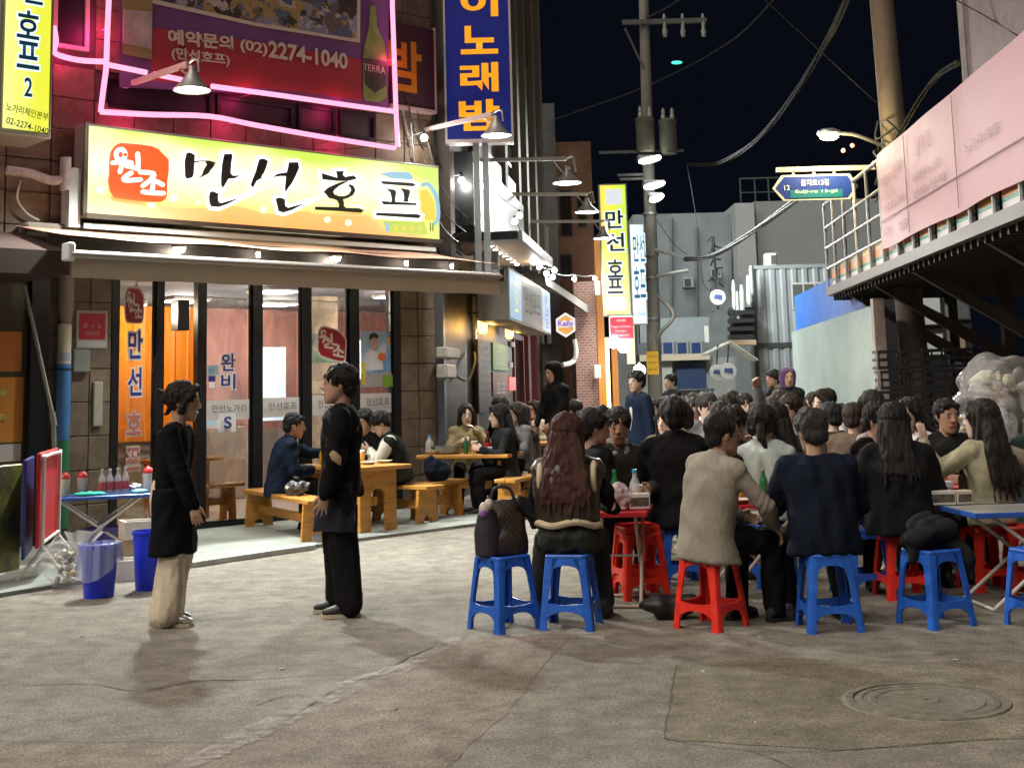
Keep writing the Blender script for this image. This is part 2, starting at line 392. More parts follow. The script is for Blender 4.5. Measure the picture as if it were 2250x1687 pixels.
# shop front: frames and panes
frm = [(-1.86, -1.78), (-1.315, -1.215), (-.785, -.675), (-.035, .095), (.68, .81), (1.40, 1.55), (2.115, 2.225)]
m = MB(FM)
for a, b in frm: m.box((a, -.09, .06), (b, .012, 2.98))
m.box((-1.86, -.095, 2.93), (2.225, .016, 3.02)); m.box((-1.86, -.095, .0), (2.225, .016, .075))
fpart(m, 'shopfront_frame', M_black)
gl = [(-1.78, -1.315), (-.675, -.035), (.095, .68), (.81, 1.40), (1.55, 2.115)]
for a, b in gl:
    f = MB(FM); t = .028
    f.box((a, -.05, .075), (a+t, -.02, 2.93)); f.box((b-t, -.05, .075), (b, -.02, 2.93)); f.box((a+t, -.05, .075), (b-t, -.02, .075+t)); f.box((a+t, -.05, 2.93-t), (b-t, -.02, 2.93))
    wn = f.build('window', M_black, bld, False, True)
    p = MB(FM); p.add([(a+t, -.035, .1), (b-t, -.035, .1), (b-t, -.035, 2.9), (a+t, -.035, 2.9)], [(0, 1, 2, 3)]); p.build('pane', GLASS, wn, False, True)
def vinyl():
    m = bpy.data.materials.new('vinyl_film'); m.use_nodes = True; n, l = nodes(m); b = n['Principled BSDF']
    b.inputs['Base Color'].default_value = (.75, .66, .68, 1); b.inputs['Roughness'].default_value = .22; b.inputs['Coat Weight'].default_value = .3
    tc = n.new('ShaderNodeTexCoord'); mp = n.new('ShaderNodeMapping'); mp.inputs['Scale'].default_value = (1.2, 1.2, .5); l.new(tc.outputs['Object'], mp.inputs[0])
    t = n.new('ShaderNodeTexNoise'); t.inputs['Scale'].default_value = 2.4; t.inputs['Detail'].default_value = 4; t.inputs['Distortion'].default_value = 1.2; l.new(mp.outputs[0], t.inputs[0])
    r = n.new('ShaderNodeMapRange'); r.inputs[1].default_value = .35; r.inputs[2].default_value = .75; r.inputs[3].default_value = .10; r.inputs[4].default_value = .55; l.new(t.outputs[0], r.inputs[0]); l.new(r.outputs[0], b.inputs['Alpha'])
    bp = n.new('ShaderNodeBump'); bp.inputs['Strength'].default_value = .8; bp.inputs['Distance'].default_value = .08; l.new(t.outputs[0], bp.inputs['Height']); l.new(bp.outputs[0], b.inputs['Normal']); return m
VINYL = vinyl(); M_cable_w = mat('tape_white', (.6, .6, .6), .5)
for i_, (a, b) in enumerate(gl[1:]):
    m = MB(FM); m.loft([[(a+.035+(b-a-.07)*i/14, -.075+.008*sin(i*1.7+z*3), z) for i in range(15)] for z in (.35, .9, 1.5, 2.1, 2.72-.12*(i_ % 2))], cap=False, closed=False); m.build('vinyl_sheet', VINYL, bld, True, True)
    m = MB(FM); m.tube([(a+.03, -.07, 2.72-.12*(i_ % 2)), (b-.03, -.07, 2.70-.12*(i_ % 2))], .008, 5); m.build('hem_tape', M_cable_w, bld, True, True)
# open door leaf swung inwards, with its long handle
hinge = FO + FS*(-1.215) - FN*.05
dd = (FS*.25 - FN*.97).normalized(); DM = Matrix(((dd.x, FN.x, 0, hinge.x), (dd.y, FN.y, 0, hinge.y), (0, 0, 1, 0), (0, 0, 0, 1)))
f = MB(DM); t = .05
f.box((0, -.02, .08), (t, .02, 2.45)); f.box((.42-t, -.02, .08), (.42, .02, 2.45)); f.box((t, -.02, .08), (.42-t, .02, .2)); f.box((t, -.02, 2.38), (.42-t, .02, 2.45))
door = f.build('door', M_black, bld, False, True)
h = MB(FM); h.tube([(-1.36, .06, 1.15), (-1.36, .06, 2.02)], .014); h.tube([(-1.36, 0, 1.3), (-1.36, .06, 1.3)], .01); h.tube([(-1.36, 0, 1.85), (-1.36, .06, 1.85)], .01)
h.build('handle', M_black, door, True, True)
# inside
fl_ = [(-3.0, -.1), (2.75, -.1), (8.6, -5.0), (8.6, -5.4), (-3.0, -5.4)]
m = MB(FM); m.prism(fl_, -.02, .05); m.build('interior_floor', mat('interior_floor', (.30, .22, .16), .5, var=.2, scale=3), bld, False, True)
m = MB(FM); m.prism([(-3.0, -.30), (2.9, -.30), (8.6, -5.0), (8.6, -5.4), (-3.0, -5.4)], 2.98, 3.04); m.build('interior_ceiling', mat('interior_ceiling', (.10, .11, .13), .8), bld, False, True)
fbox('interior_partition', (-1.9, -2.2, .05), (.55, -2.1, 2.75), M_orange)
fbox('interior_backwall', (-3.0, -5.4, .05), (8.9, -5.3, 2.98), M_salmon)
m = MB(FM); m.loft([[(s_, o_, z_) for s_, o_ in ((2.95, -.3), (8.75, -5.1), (8.69, -5.17), (2.88, -.37))] for z_ in (.05, 2.98)]); m.build('interior_sidewall', M_salmon, bld, False, True)
fbox('interior_sidewall', (-3.0, -5.3, .05), (-2.9, -.3, 2.98), M_orange)
fbox('wainscot', (-1.9, -2.098, .05), (.55, -2.06, 1.05), mat('wainscot', (.40, .33, .25), .6, var=.15, scale=4))
fbox('wainscot', (.56, -5.298, .05), (8.5, -5.26, 1.0), mat('wainscot2', (.5, .46, .42), .6, var=.1))
pm = MB(FM); pm.lathe([(.26, .05), (.26, 2.98)], (2.75, -2.6, 0), 20); fpart(pm, 'interior_column', mat('column_bark', (.42, .33, .22), .7, var=.35, scale=3), smooth=True)
for z0, cl in ((1.55, (.62, .50, .36)), (2.0, (.10, .22, .14)), (2.25, (.05, .10, .08))):
    pm = MB(FM); pm.lathe([(.265, z0), (.265, z0+.18)], (2.75, -2.6, 0), 20); fpart(pm, 'column_sign_band', mat('column_band%d' % int(z0*100), cl, .6), smooth=True)
# folds of the orange curtain hung behind the door
cu = MB(FM); cu.loft([[(-1.15+.06*i, -1.9+.035*sin(i*1.9)+.02*sin(i*.7), z) for i in range(27)] for z in (1.0, 2.72)], cap=False, closed=False)
fpart(cu, 'curtain', mat('orange_curtain', (.85, .28, .01), .55), smooth=True)
# neighbouring shop at the far end
nb = thing('neighbour_shop', 'dim neighbouring shop bay with orange posters at the picture edge', 'shop', FO + FS*(-3.4))
def npart(name, a, b, material, c=0.): 
    m = MB(FM); m.box(a, b, c); return m.build(name, material, nb, False, True)
npart('frame', (-2.80, -.12, 0), (-2.60, .05, 2.9), M_black)
npart('pane', (-4.2, -.06, .9), (-2.80, -.05, 2.85), mat('dusky_pane', (.10, .08, .05), .15))
npart('wall', (-4.2, -.12, 0), (-2.80, .0, .9), mat('neighbour_wall', (.30, .18, .10), .7, var=.2))
npart('poster', (-3.6, -.048, 1.86), (-2.86, -.04, 2.28), mat('poster_orange', (.62, .20, .04), .5, var=.15, scale=2))
npart('poster', (-3.6, -.048, 1.12), (-2.83, -.04, 1.8), mat('poster_olive', (.62, .24, .03), .5))
m = MB(FM); 
for k in range(16): m.sphere((-3.35+.045*(k % 8)+rt.uniform(-.03, .03), -.035, 1.2+.07*(k//2)*.9+rt.uniform(-.02, .02)), (.045, .006, .035), 8, 5)
m.build('poster_print', mat('poster_food', (.55, .36, .09), .5, var=.4, scale=9), nb, True, True)
npart('notice_strip', (-3.6, -.048, .92), (-2.84, -.04, 1.1), mat('strip_white', (.6, .55, .5), .5))
m = MB(FM); m.tube([(-2.93, .16, 2.75), (-2.66, .34, 1.35)], .022, 8); m.tube([(-2.66, .34, 1.33), (-2.60, .36, .1)], .026, 8); m.tube([(-2.675, .335, 1.42), (-2.65, .342, 1.28)], .034, 8)
m.build('prop_pole', mat('pole_olive', (.30, .29, .24), .5, metal=.3), nb, True, True)
m = MB(FM); m.prism([(-.0, 2.80), (1.25, 2.78), (1.25, 3.02), (.0, 3.34)], -4.4, -2.93, 'x'); m.build('dark_awning', mat('awning_umber', (.045, .022, .016), .8), nb, False, True)
# ================================================================== awning over the front
aw = thing('awning', 'brown retractable awning with beige valance over the restaurant glass front', 'awning', FO + Vector((0, 0, 3.2)))
M_awn = mat('awning_fabric', (.34, .19, .13), .75, var=.1, scale=3); M_val = mat('valance_beige', (.44, .36, .26), .7, var=.06, scale=2); M_under = mat('awning_underside', (.06, .045, .035), .8)
S0, S1 = -3.02, 2.68
def awp(name, fn, material, smooth=False):
    m = MB(FM); fn(m); return m.build(name, material, aw, smooth, True)
def sheet(m):
    n = 40; top = []; 
    for o, z in ((.12, 3.40), (.5, 3.33), (1.0, 3.235), (1.46, 3.145)):
        top.append([(S0+(S1-S0)*i/n, o, z + .012*sin(i*.55+o)*(o > .2) - .012*(o > .3)*(o < 1.3)) for i in range(n+1)])
    m.loft(top, cap=False, closed=False); m.loft([[(a, b, c-.012) for a, b, c in r] for r in top], cap=False, closed=False)
awp('canopy', sheet, M_awn, True)
def valance(m):
    n = 60; m.loft([[(S0+(S1-S0)*i/n, 1.505+.006*sin(i*.9)*k, 2.93-.20*k + .004*sin(i*.6)) for i in range(n+1)] for k in (0, .5, 1)], cap=False, closed=False)
    m.loft([[(S0+(S1-S0)*i/n, 1.498+.006*sin(i*.9)*k, 2.93-.20*k + .004*sin(i*.6)) for i in range(n+1)] for k in (0, .5, 1)], cap=False, closed=False)
awp('valance', valance, M_val, True)
awp('front_bar', lambda m: m.tube([(S0-.02, 1.5, 2.965), (S1+.02, 1.5, 2.965)], .045, 12), mat('bar_metal', (.30, .27, .24), .45, metal=.5), True)
awp('roller_box', lambda m: m.box((S0+.06, .02, 3.30), (S1-.05, .22, 3.44), .03), mat('roller_box', (.20, .17, .14), .5))
for s in (S0+.5, -.3, S1-.5):
    awp('folding_arm', lambda m, s=s: (m.tube([(s, .15, 3.18), (s+.35, .85, 3.06)], .028, 8), m.tube([(s+.35, .85, 3.06), (s+.05, 1.46, 2.97)], .024, 8)), M_white, True)
awp('end_bracket', lambda m: m.box((S0-.06, 1.38, 2.90), (S0+.02, 1.54, 3.08), .015), M_white)
awp('end_bracket', lambda m: m.box((S1-.02, 1.38, 2.90), (S1+.06, 1.54, 3.08), .015), M_black)
awp('added_shade_screen', lambda m: m.box((S0+.05, .80, 2.99), (S1-.05, .82, 3.26)), M_under)  # dark sheet added behind the lights to imitate the shade under the awning
awp('light_rail', lambda m: (m.box((S0+.2, .92, 3.185), (S1-.2, .98, 3.21))), M_under)
M_led = emat('led_white', (1, .97, .90), 60.)
for s, big in ((-1.55, 1), (.52, 1), (-.55, 0), (1.6, 0), (2.35, 0)):
    o = awp('downlight', lambda m, s=s, b=big: m.lathe([(.075 if b else .03, 3.155), (.08 if b else .035, 3.18), (.03, 3.19)], (s, .95, 0), 14), M_steel, True)
    d = MB(FM); d.lathe([(.02, 3.105), (.055 if big else .018, 3.12), (.068 if big else .022, 3.156)], (s, .95, 0), 14); d.build('led_disc', M_led, o, False, True)
    P = FO + FS*s + FN*.95 + Vector((0, 0, 3.08))
    lamp('downlight_beam', 'SPOT', P, 80 if big else 18, (.93, 1, .95), o, .06, radians(150), .7, (0.25, -.30, -1))
# ================================================================== main sign board
sg = thing('shop_signboard', 'wide backlit yellow and green restaurant signboard with black brush lettering and red seal', 'sign', FO + FS*.15 + FN*.35 + Vector((0, 0, 4.03)))
def smat_grad():
    m = bpy.data.materials.new('backlit_print'); m.use_nodes = True; n, l = nodes(m); b = n['Principled BSDF']
    tc = n.new('ShaderNodeTexCoord'); sp = n.new('ShaderNodeSeparateXYZ'); l.new(tc.outputs['Generated'], sp.inputs[0])
    nz = n.new('ShaderNodeTexNoise'); nz.inputs['Scale'].default_value = 1.4; nz.inputs['Detail'].default_value = 1
    mp = n.new('ShaderNodeMapping'); mp.inputs['Scale'].default_value = (2.6, 2.6, 1.); l.new(tc.outputs['Generated'], mp.inputs[0]); l.new(mp.outputs[0], nz.inputs[0])
    # wave of orange along the foot
    ma = n.new('ShaderNodeMath'); ma.operation = 'MULTIPLY_ADD'; ma.inputs[1].default_value = .5; ma.inputs[2].default_value = -.25; l.new(nz.outputs[0], ma.inputs[0])
    ad = n.new('ShaderNodeMath'); ad.operation = 'ADD'; l.new(ma.outputs[0], ad.inputs[0]); l.new(sp.outputs[2], ad.inputs[1])
    r = n.new('ShaderNodeValToRGB'); l.new(ad.outputs[0], r.inputs[0]); e = r.color_ramp.elements
    e[0].position = 0; e[0].color = (1, .36, .06, 1); e[1].position = .17; e[1].color = (1, .46, .10, 1)
    for p_, c_ in ((.20, (1, .83, .16)), (.33, (1, .93, .42)), (.55, (1, .97, .72)), (.80, (.98, .95, .45)), (.97, (.55, .86, .06))):
        k = e.new(p_); k.color = (*c_, 1)
    nz2 = n.new('ShaderNodeTexNoise'); nz2.inputs['Scale'].default_value = 2.2; nz2.inputs['Detail'].default_value = 1; mp2 = n.new('ShaderNodeMapping'); mp2.inputs['Scale'].default_value = (2, 2, .8); mp2.inputs['Location'].default_value = (3, 1, 2)
    l.new(tc.outputs['Generated'], mp2.inputs[0]); l.new(mp2.outputs[0], nz2.inputs[0])
    r2 = n.new('ShaderNodeValToRGB'); l.new(nz2.outputs[0], r2.inputs[0]); r2.color_ramp.elements[0].position = .62; r2.color_ramp.elements[0].color = (0, 0, 0, 1); r2.color_ramp.elements[1].position = .72; r2.color_ramp.elements[1].color = (.5, .5, .5, 1)
    mx = n.new('ShaderNodeMix'); mx.data_type = 'RGBA'; l.new(r2.outputs[0], mx.inputs[0]); l.new(r.outputs[0], mx.inputs[6]); mx.inputs[7].default_value = (.85, .95, .12, 1)
    g_ = n.new('ShaderNodeMapRange'); g_.interpolation_type = 'SMOOTHSTEP'; g_.inputs[1].default_value = .90; g_.inputs[2].default_value = 1.; g_.inputs[4].default_value = .85; l.new(sp.outputs[0], g_.inputs[0])
    m3 = n.new('ShaderNodeMix'); m3.data_type = 'RGBA'; l.new(g_.outputs[0], m3.inputs[0]); l.new(mx.outputs[2], m3.inputs[6]); m3.inputs[7].default_value = (.42, .80, .05, 1)
    l.new(m3.outputs[2], b.inputs['Emission Color']); b.inputs['Emission Strength'].default_value = .62
    b.inputs['Base Color'].default_value = (.3, .3, .25, 1); b.inputs['Roughness'].default_value = .3
    return m
SGO = .35
def sgp(name, fn, material, smooth=False, parent=None):
    m = MB(FM); fn(m); return m.build(name, material, parent or sg, smooth, True)
sgp('light_box', lambda m: m.box((-2.37, .06, 3.52), (2.68, SGO-.02, 4.56), .01), mat('sign_box_grey', (.40, .38, .34), .5, metal=.3))
face = sgp('sign_face', lambda m: m.box((-2.335, SGO-.018, 3.56), (2.645, SGO, 4.525)), smat_grad())
sgp('edge_trim', lambda m: (m.box((-2.38, SGO-.015, 3.50), (2.69, SGO+.012, 3.555)), m.box((-2.385, SGO-.015, 3.50), (-2.34, SGO+.012, 4.565))), mat('trim_bronze', (.10, .085, .065), .4, metal=.5))
sgp('under_strip', lambda m: m.box((-2.35, .28, 3.395), (2.62, .31, 3.455)), mat('white_strip', (.70, .74, .70), .4))
sgp('side_post', lambda m: m.box((-2.52, .10, 3.40), (-2.39, .30, 4.05)), mat('side_post_white', (.55, .58, .58), .4))
def poly_mesh(polys, o, dz, material, parent, name, offset=0., ext=.004):
    """closed outlines of the photograph put on the plane o metres before the front; offset grows them"""
    c = bpy.data.curves.new('outline', 'CURVE'); c.dimensions = '2D'; c.fill_mode = 'BOTH'; c.offset = offset; c.extrude = ext; c.resolution_u = 2
    for pl in polys:
        q = [AF(u, v, o) for u, v in pl]; sp = c.splines.new('POLY'); sp.points.add(len(q)-1)
        for k, p in enumerate(q): sp.points[k].co = (p.x, p.z, 0, 1)
        sp.use_cyclic_u = True
    ob = bpy.data.objects.new('outline', c)
    me = bpy.data.meshes.new_from_object(ob)
    bpy.data.objects.remove(ob); bpy.data.curves.remove(c)
    M = np.array(plane_m(FO + FN*(o+dz), FS, (0, 0, 1)))
    co = np.empty(len(me.vertices)*3); me.vertices.foreach_get('co', co); co = co.reshape(-1, 3) @ M[:3, :3].T + M[:3, 3]
    me.vertices.foreach_set('co', co.ravel()); me.materials.clear(); me.materials.append(material)
    return link(name, me, parent, True)
def z3(L): return [(190+x/5.395, 270+y/5.395) for x, y in L]
def z4(L): return [(560+x/5.267, 330+y/5.267) for x, y in L]
def stroke(pts, w):                       # round-ended thick line as an outline
    P = smooth_path([(*p, 0) for p in pts], 3) if len(pts) > 2 else [Vector((*p, 0)) for p in pts]
    Lf, Rt = [], []
    for i, p in enumerate(P):
        t = (P[min(i+1, len(P)-1)]-P[max(i-1, 0)]).normalized(); s = Vector((-t.y, t.x, 0))*w/2
        Lf.append(p+s); Rt.append(p-s)
    t0 = (P[0]-P[1]).normalized()*w/2; t1 = (P[-1]-P[-2]).normalized()*w/2
    out = Lf + [P[-1]+(Lf[-1]-P[-1])*.6+t1*.8, P[-1]+t1, P[-1]+(Rt[-1]-P[-1])*.6+t1*.8] + Rt[::-1] + [P[0]+(Rt[0]-P[0])*.6+t0*.8, P[0]+t0, P[0]+(Lf[0]-P[0])*.6+t0*.8]
    return [(p.x, p.y) for p in out]
GLYPH = {
 'syllable_man': [z3(L) for L in (
  [(1180,365),(1215,360),(1268,388),(1262,460),(1255,610),(1238,650),(1180,663),(1162,640),(1155,470),(1170,400)],
  [(1262,455),(1345,447),(1440,448),(1522,472),(1500,520),(1460,570),(1440,605),(1385,635),(1350,650),(1295,668),(1355,620),(1375,560),(1412,500),(1395,470),(1345,465),(1268,482)],
  [(1625,380),(1700,375),(1715,395),(1700,470),(1690,600),(1720,635),(1790,632),(1745,658),(1665,665),(1640,710),(1605,768),(1588,740),(1588,640),(1600,500),(1615,420)],
  [(1455,830),(1480,818),(1545,845),(1540,900),(1555,950),(1590,958),(1770,905),(1650,965),(1555,998),(1470,990),(1450,950),(1445,880)])],
 'syllable_seon': [z3(L) for L in (
  [(2040,440),(2090,432),(2135,460),(2110,540),(2090,590),(2065,625),(2050,660),(2000,690),(1960,765),(1940,740),(1955,690),(2000,580),(2020,500)],
  [(2050,645),(2130,670),(2180,730),(2175,770),(2140,788),(2100,740),(2070,680)])] + [z4(L) for L in (
  [(385,150),(485,148),(495,210),(460,290),(410,390),(375,430),(345,480),(340,440),(352,320),(350,302),(290,300),(205,312),(260,280),(360,265),(375,210)],
  [(232,570),(270,555),(330,570),(335,650),(370,675),(540,628),(420,690),(320,722),(265,705),(250,640)])],
 'syllable_ho': [z4(L) for L in (
  [(765,275),(945,330),(942,280),(930,252),(1012,250),(1000,290),(1030,318),(1125,300),(1165,330),(1130,345),(1050,358),(930,355),(775,340)],
  [(1055,367),(960,415),(905,460),(890,490),(905,520),(960,540),(1030,540),(1080,515),(1105,475),(1100,440),(1070,410),(1090,402),(1130,425),(1147,470),(1120,520),(1060,555),(1000,572),(1015,610),(1012,645),(1035,675),(1190,680),(1243,700),(1215,725),(950,705),(690,690),(688,662),(960,668),(965,630),(940,580),(900,565),(850,555),(790,485),(830,445),(900,410),(1000,372)])],
 'syllable_peu': [z4(L) for L in (
  [(1452,365),(1800,385),(1843,402),(1820,420),(1470,392)], [(1520,452),(1600,465),(1620,490),(1605,570),(1612,597),(1572,597),(1575,560),(1560,490)],
  [(1680,450),(1775,465),(1780,490),(1755,580),(1768,599),(1710,598),(1720,560),(1710,490)], [(1455,595),(1480,630),(1855,637),(1855,618),(1480,598)],
  [(1395,730),(1870,748),(1905,765),(1885,788),(1395,755)])]}
M_halo = emat('halo_white', (1, 1, .97), 1.35, (.8, .8, .8)); M_ink = mat('sign_ink', (.022, .020, .016), .5)
kk = 0
for nm, pl in GLYPH.items():
    g = poly_mesh(pl, SGO, .024, M_ink, sg, nm, .004, .004)
    poly_mesh(pl, SGO, .008+.001*kk, M_halo, g, 'letter_halo', .045, .003); kk += 1
seal_out = [(355,260),(390,245),(600,262),(760,285),(830,315),(900,385),(955,440),(958,560),(940,700),(938,850),(920,905),(870,940),(780,945),(600,930),(430,905),(320,885),(270,810),(250,700),(262,600),(265,450),(280,350),(315,290)]
seal = poly_mesh([z3(seal_out)], SGO, .022, emat('seal_red', (1, .10, .012), .95, (.5, .05, .02)), sg, 'seal', 0, .016)
sealstrokes = [[(385+55*cos(t*pi/5), 385+62*sin(t*pi/5)) for t in range(11)], [(290,482),(400,470),(510,480)], [(395,490),(390,540),(375,588)], [(455,520),(520,530),(570,550)], [(585,375),(590,460),(588,555)], [(510,600),(425,655),(440,690),(620,680)],
  [(615,592),(775,608),(740,680),(645,755)], [(735,690),(810,705),(880,742)], [(765,750),(752,818)], [(645,825),(760,838),(890,842)]]
for k, st in enumerate(sealstrokes):
    poly_mesh([z3(stroke(st, 52))], SGO, .042+.0007*k, M_halo, seal, 'seal_stroke', 0, .002)
# beer mug print, bubbles, numeral
M_mugb = emat('mug_blue', (.30, .62, .85), .8); M_mugy = emat('mug_yellow', (1, .72, .04), .85); M_bub = emat('bubble_cream', (1, .96, .62), 1.2); M_mugg = emat('mug_green', (.55, .74, .05), .85)
mug = poly_mesh([z4([(1440,270),(1600,250),(1780,258),(1820,300),(1825,345),(1600,335)])], SGO, .003, M_mugb, sg, 'beer_mug_print', 0, .002)
poly_mesh([z4(stroke([(1935,405),(2000,395),(2070,480),(2110,600),(2120,780),(2080,850)], 42))], SGO, .005, M_mugb, mug, 'mug_handle', 0, .002)
poly_mesh([z4([(1480,815),(1960,830),(2000,980),(1530,945)])], SGO, .003, M_mugg, mug, 'mug_glass', 0, .002)
poly_mesh([z4([(1900,470),(1990,450),(2080,600),(2095,820),(1975,815),(1925,700)])], SGO, .004, M_mugy, mug, 'beer_body', 0, .002)
poly_mesh([z4([(1500,850),(1540,830),(1560,945),(1515,945)])], SGO, .0065, M_mugb, mug, 'mug_edge', 0, .002)
for k in range(4): poly_mesh([z4([(1600+k*95,930),(1625+k*95,850),(1655+k*95,935)])], SGO, .0065, M_mugy, mug, 'glass_facet', 0, .001)
for cxb, cyb, r_ in ((165,790,52), (1035,895,48), (1330,945,30), (770,960,50), (2100,1035,42)):
    poly_mesh([z3([(cxb+r_*cos(t*pi/7), cyb+r_*sin(t*pi/7)) for t in range(14)])], SGO, .002, M_bub, sg, 'bubble', 0, .002)
for cxb, cyb in ((840,805), (1080,840), (100,695)):
    poly_mesh([z4([(cxb+38*cos(t*pi/7), cyb+38*sin(t*pi/7)) for t in range(14)])], SGO, .002, M_bub, sg, 'bubble', 0, .002)
p_ = AF(560+2045/5.267, 330+890/5.267, SGO+.01); lettering('II', plane_m(FO+FS*p_.x+FN*(SGO+.012)+Vector((0, 0, p_.z)), FS, (0, 0, 1)), .1, M_ink, sg, 'numeral', hfit=.115)
lamp('signboard_glow', 'AREA', FO+FS*.15+FN*(SGO+.05)+Vector((0, 0, 4.03)), 40, (1, .93, .62), sg, 2.0, aim=FN-Vector((0, 0, .35)))
# ================================================================== neon tube frame
M_neon = emat('neon_pink', (1, .10, .42), 9., (.9, .5, .7)); M_neonw = emat('neon_core', (1, .33, .52), 1.55)
NO = .34
ne = thing('neon_frame', 'glowing pink neon tube frame around the restaurant banner', 'neon sign', FO + FN*NO + Vector((0, 0, 5.0)))
def ntube(pts, name='neon_tube', r=.032):
    P = []
    for u, v in pts:
        q = AF(u, v, NO); P.append((q.x, q.y, q.z))
    m = MB(FM); m.tube(smooth_path(P, 4) if len(P) > 2 else P, r, 8); t = m.build(name, M_neonw, ne, True, True); return t
ntube([(240, -60), (239, 0), (236, 70), (233, 150), (228, 190), (221, 246)])
ntube([(863, -60), (862, 0), (866, 120), (870, 240), (873, 300), (874, 322)])
ntube([(221, 246), (330, 252), (460, 256), (560, 275), (720, 303), (868, 326)])
ntube([(238, 143), (322, 160)]); ntube([(338, 163), (400, 176)]); ntube([(465, 190), (600, 208), (740, 228), (872, 246)])
ntube([(118, 58), (123, 90), (120, 116), (150, 128), (185, 134), (232, 136)])
# a faint glow of the neon on the wall is its own light
for (u, v) in ((300, 250), (520, 262), (760, 308), (240, 60), (866, 130), (560, 205), (760, 232), (150, 100)):
    q = AF(u, v, NO+.05); lamp('neon_light', 'POINT', FO+FS*q.x+FN*(NO-.12)+Vector((0, 0, q.z)), 6.5 if u < 250 else 3.4, (1, .03, .20), ne, .12)
sgb = MB(FM)
for (u, v) in ((300, 252), (520, 268), (740, 306), (240, 60), (866, 130), (560, 203), (122, 95)):
    q = AF(u, v, NO); sgb.tube([(q.x, -.02, q.z), (q.x, NO, q.z)], .007, 6)
sgb.build('standoff', M_steel, ne, True, True)
# ================================================================== printed banner
bn = thing('restaurant_banner', 'large red and purple printed banner with phone number behind the neon', 'banner', FO + FN*.2 + Vector((0, 0, 6)))
BO = .20
def bpoly(name, px, dz, material, parent=None): return poly_mesh([px], BO, dz, material, parent or bn, name, 0, .002)
bpoly('cloth', [(262,-120),(855,-120),(853,242),(700,222),(560,207),(430,200),(262,192)], 0, mat('banner_purple', (.16, .06, .20), .6, var=.1, scale=2))
bpoly('red_field', [(325,70),(345,62),(560,92),(795,132),(795,222),(700,208),(560,193),(440,188),(335,178)], .006, mat('banner_red', (.36, .035, .05), .6, var=.12, scale=2))
M_cream_ink = mat('cream_ink', (.62, .54, .47), .6)
pf = bpoly('picture_border', [(333,-120),(792,-120),(790,95),(560,58),(333,8)], .009, M_cream_ink)
pm_ = bpy.data.materials.new('picture_print'); pm_.use_nodes = True; n_, l_ = nodes(pm_); b_ = n_['Principled BSDF']; b_.inputs['Roughness'].default_value = .6
tc_ = n_.new('ShaderNodeTexCoord'); vo_ = n_.new('ShaderNodeTexVoronoi'); vo_.inputs['Scale'].default_value = 9; nw_ = n_.new('ShaderNodeTexNoise'); nw_.inputs['Scale'].default_value = 5; nw_.inputs['Detail'].default_value = 4; l_.new(tc_.outputs['Object'], nw_.inputs[0]); va_ = n_.new('ShaderNodeMix'); va_.data_type = 'RGBA'; va_.inputs[0].default_value = .45; l_.new(tc_.outputs['Object'], va_.inputs[6]); l_.new(nw_.outputs['Color'], va_.inputs[7])
l_.new(va_.outputs[2], vo_.inputs[0]); rr_ = n_.new('ShaderNodeValToRGB'); sp_ = n_.new('ShaderNodeSeparateColor'); l_.new(vo_.outputs['Color'], sp_.inputs[0]); l_.new(sp_.outputs[0], rr_.inputs[0])
rr_.color_ramp.interpolation = 'CONSTANT'; e_ = rr_.color_ramp.elements; e_[0].color = (.05, .04, .04, 1); e_[1].color = (.45, .38, .36, 1); e_[1].position = .75
for p__, c__ in ((.2, (.10, .12, .20)), (.35, (.30, .26, .26)), (.5, (.16, .10, .09)), (.62, (.35, .24, .10)), (.88, (.22, .24, .36))):
    k_ = e_.new(p__); k_.color = (*c__, 1)
l_.new(rr_.outputs[0], b_.inputs['Base Color'])
bpoly('picture', [(342,-120),(784,-120),(783,87),(560,50),(342,0)], .012, pm_, pf)
def ftext(body, u0, v0, u1, v1, hpx, material, parent, name='lettering', o=BO+.02, off=0., wf=True):
    a, b = AF(u0, v0, o), AF(u1, v1, o); h = AF(u0, v0-hpx/2, o).z - AF(u0, v0+hpx/2, o).z
    A = FO+FS*a.x+FN*o+Vector((0, 0, a.z)); B = FO+FS*b.x+FN*o+Vector((0, 0, b.z)); ex = (B-A).normalized()
    ey = Vector((0, 0, 1)); ey = (ey - ex*ey.dot(ex)).normalized()
    return lettering(body, plane_m((A+B)/2, ex, ey), .1, material, parent, name, wfit=(B-A).length if wf else None, hfit=h, offset=off)
ftext('예약문의', 369, 80, 513, 96, 34, M_cream_ink, bn, off=.035)
ftext('(만선호프)', 377, 118, 505, 134, 30, M_cream_ink, bn, off=.03)
ftext('(02)', 528, 100, 588, 112, 30, M_cream_ink, bn, off=.03)
ftext('2274-1040', 590, 108, 764, 136, 38, M_cream_ink, bn, off=.03)
M_bott = mat('bottle_print_green', (.22, .30, .08), .5, var=.3, scale=6); M_bottlab = mat('bottle_print_label', (.05, .055, .04), .5)
bt = bpoly('bottle_print', [(812,14),(824,14),(827,60),(843,95),(848,130),(848,215),(835,226),(800,222),(797,212),(797,130),(800,100),(810,60)], .014, M_bott)
bpoly('bottle_label', [(797,128),(848,136),(846,190),(822,205),(800,186)], .019, M_bottlab, bt)
ftext('TERRA', 798, 147, 847, 156, 15, M_cream_ink, bt, o=BO+.024)
bt = bpoly('bottle_print', [(268,-60),(330,-60),(334,20),(332,132),(268,120)], .014, mat('bottle_print_olive', (.30, .24, .10), .5, var=.2, scale=4))
bpoly('bottle_label', [(270,22),(333,28),(331,110),(268,96)], .019, mat('label_pale', (.45, .36, .36), .5, var=.3, scale=5), bt)
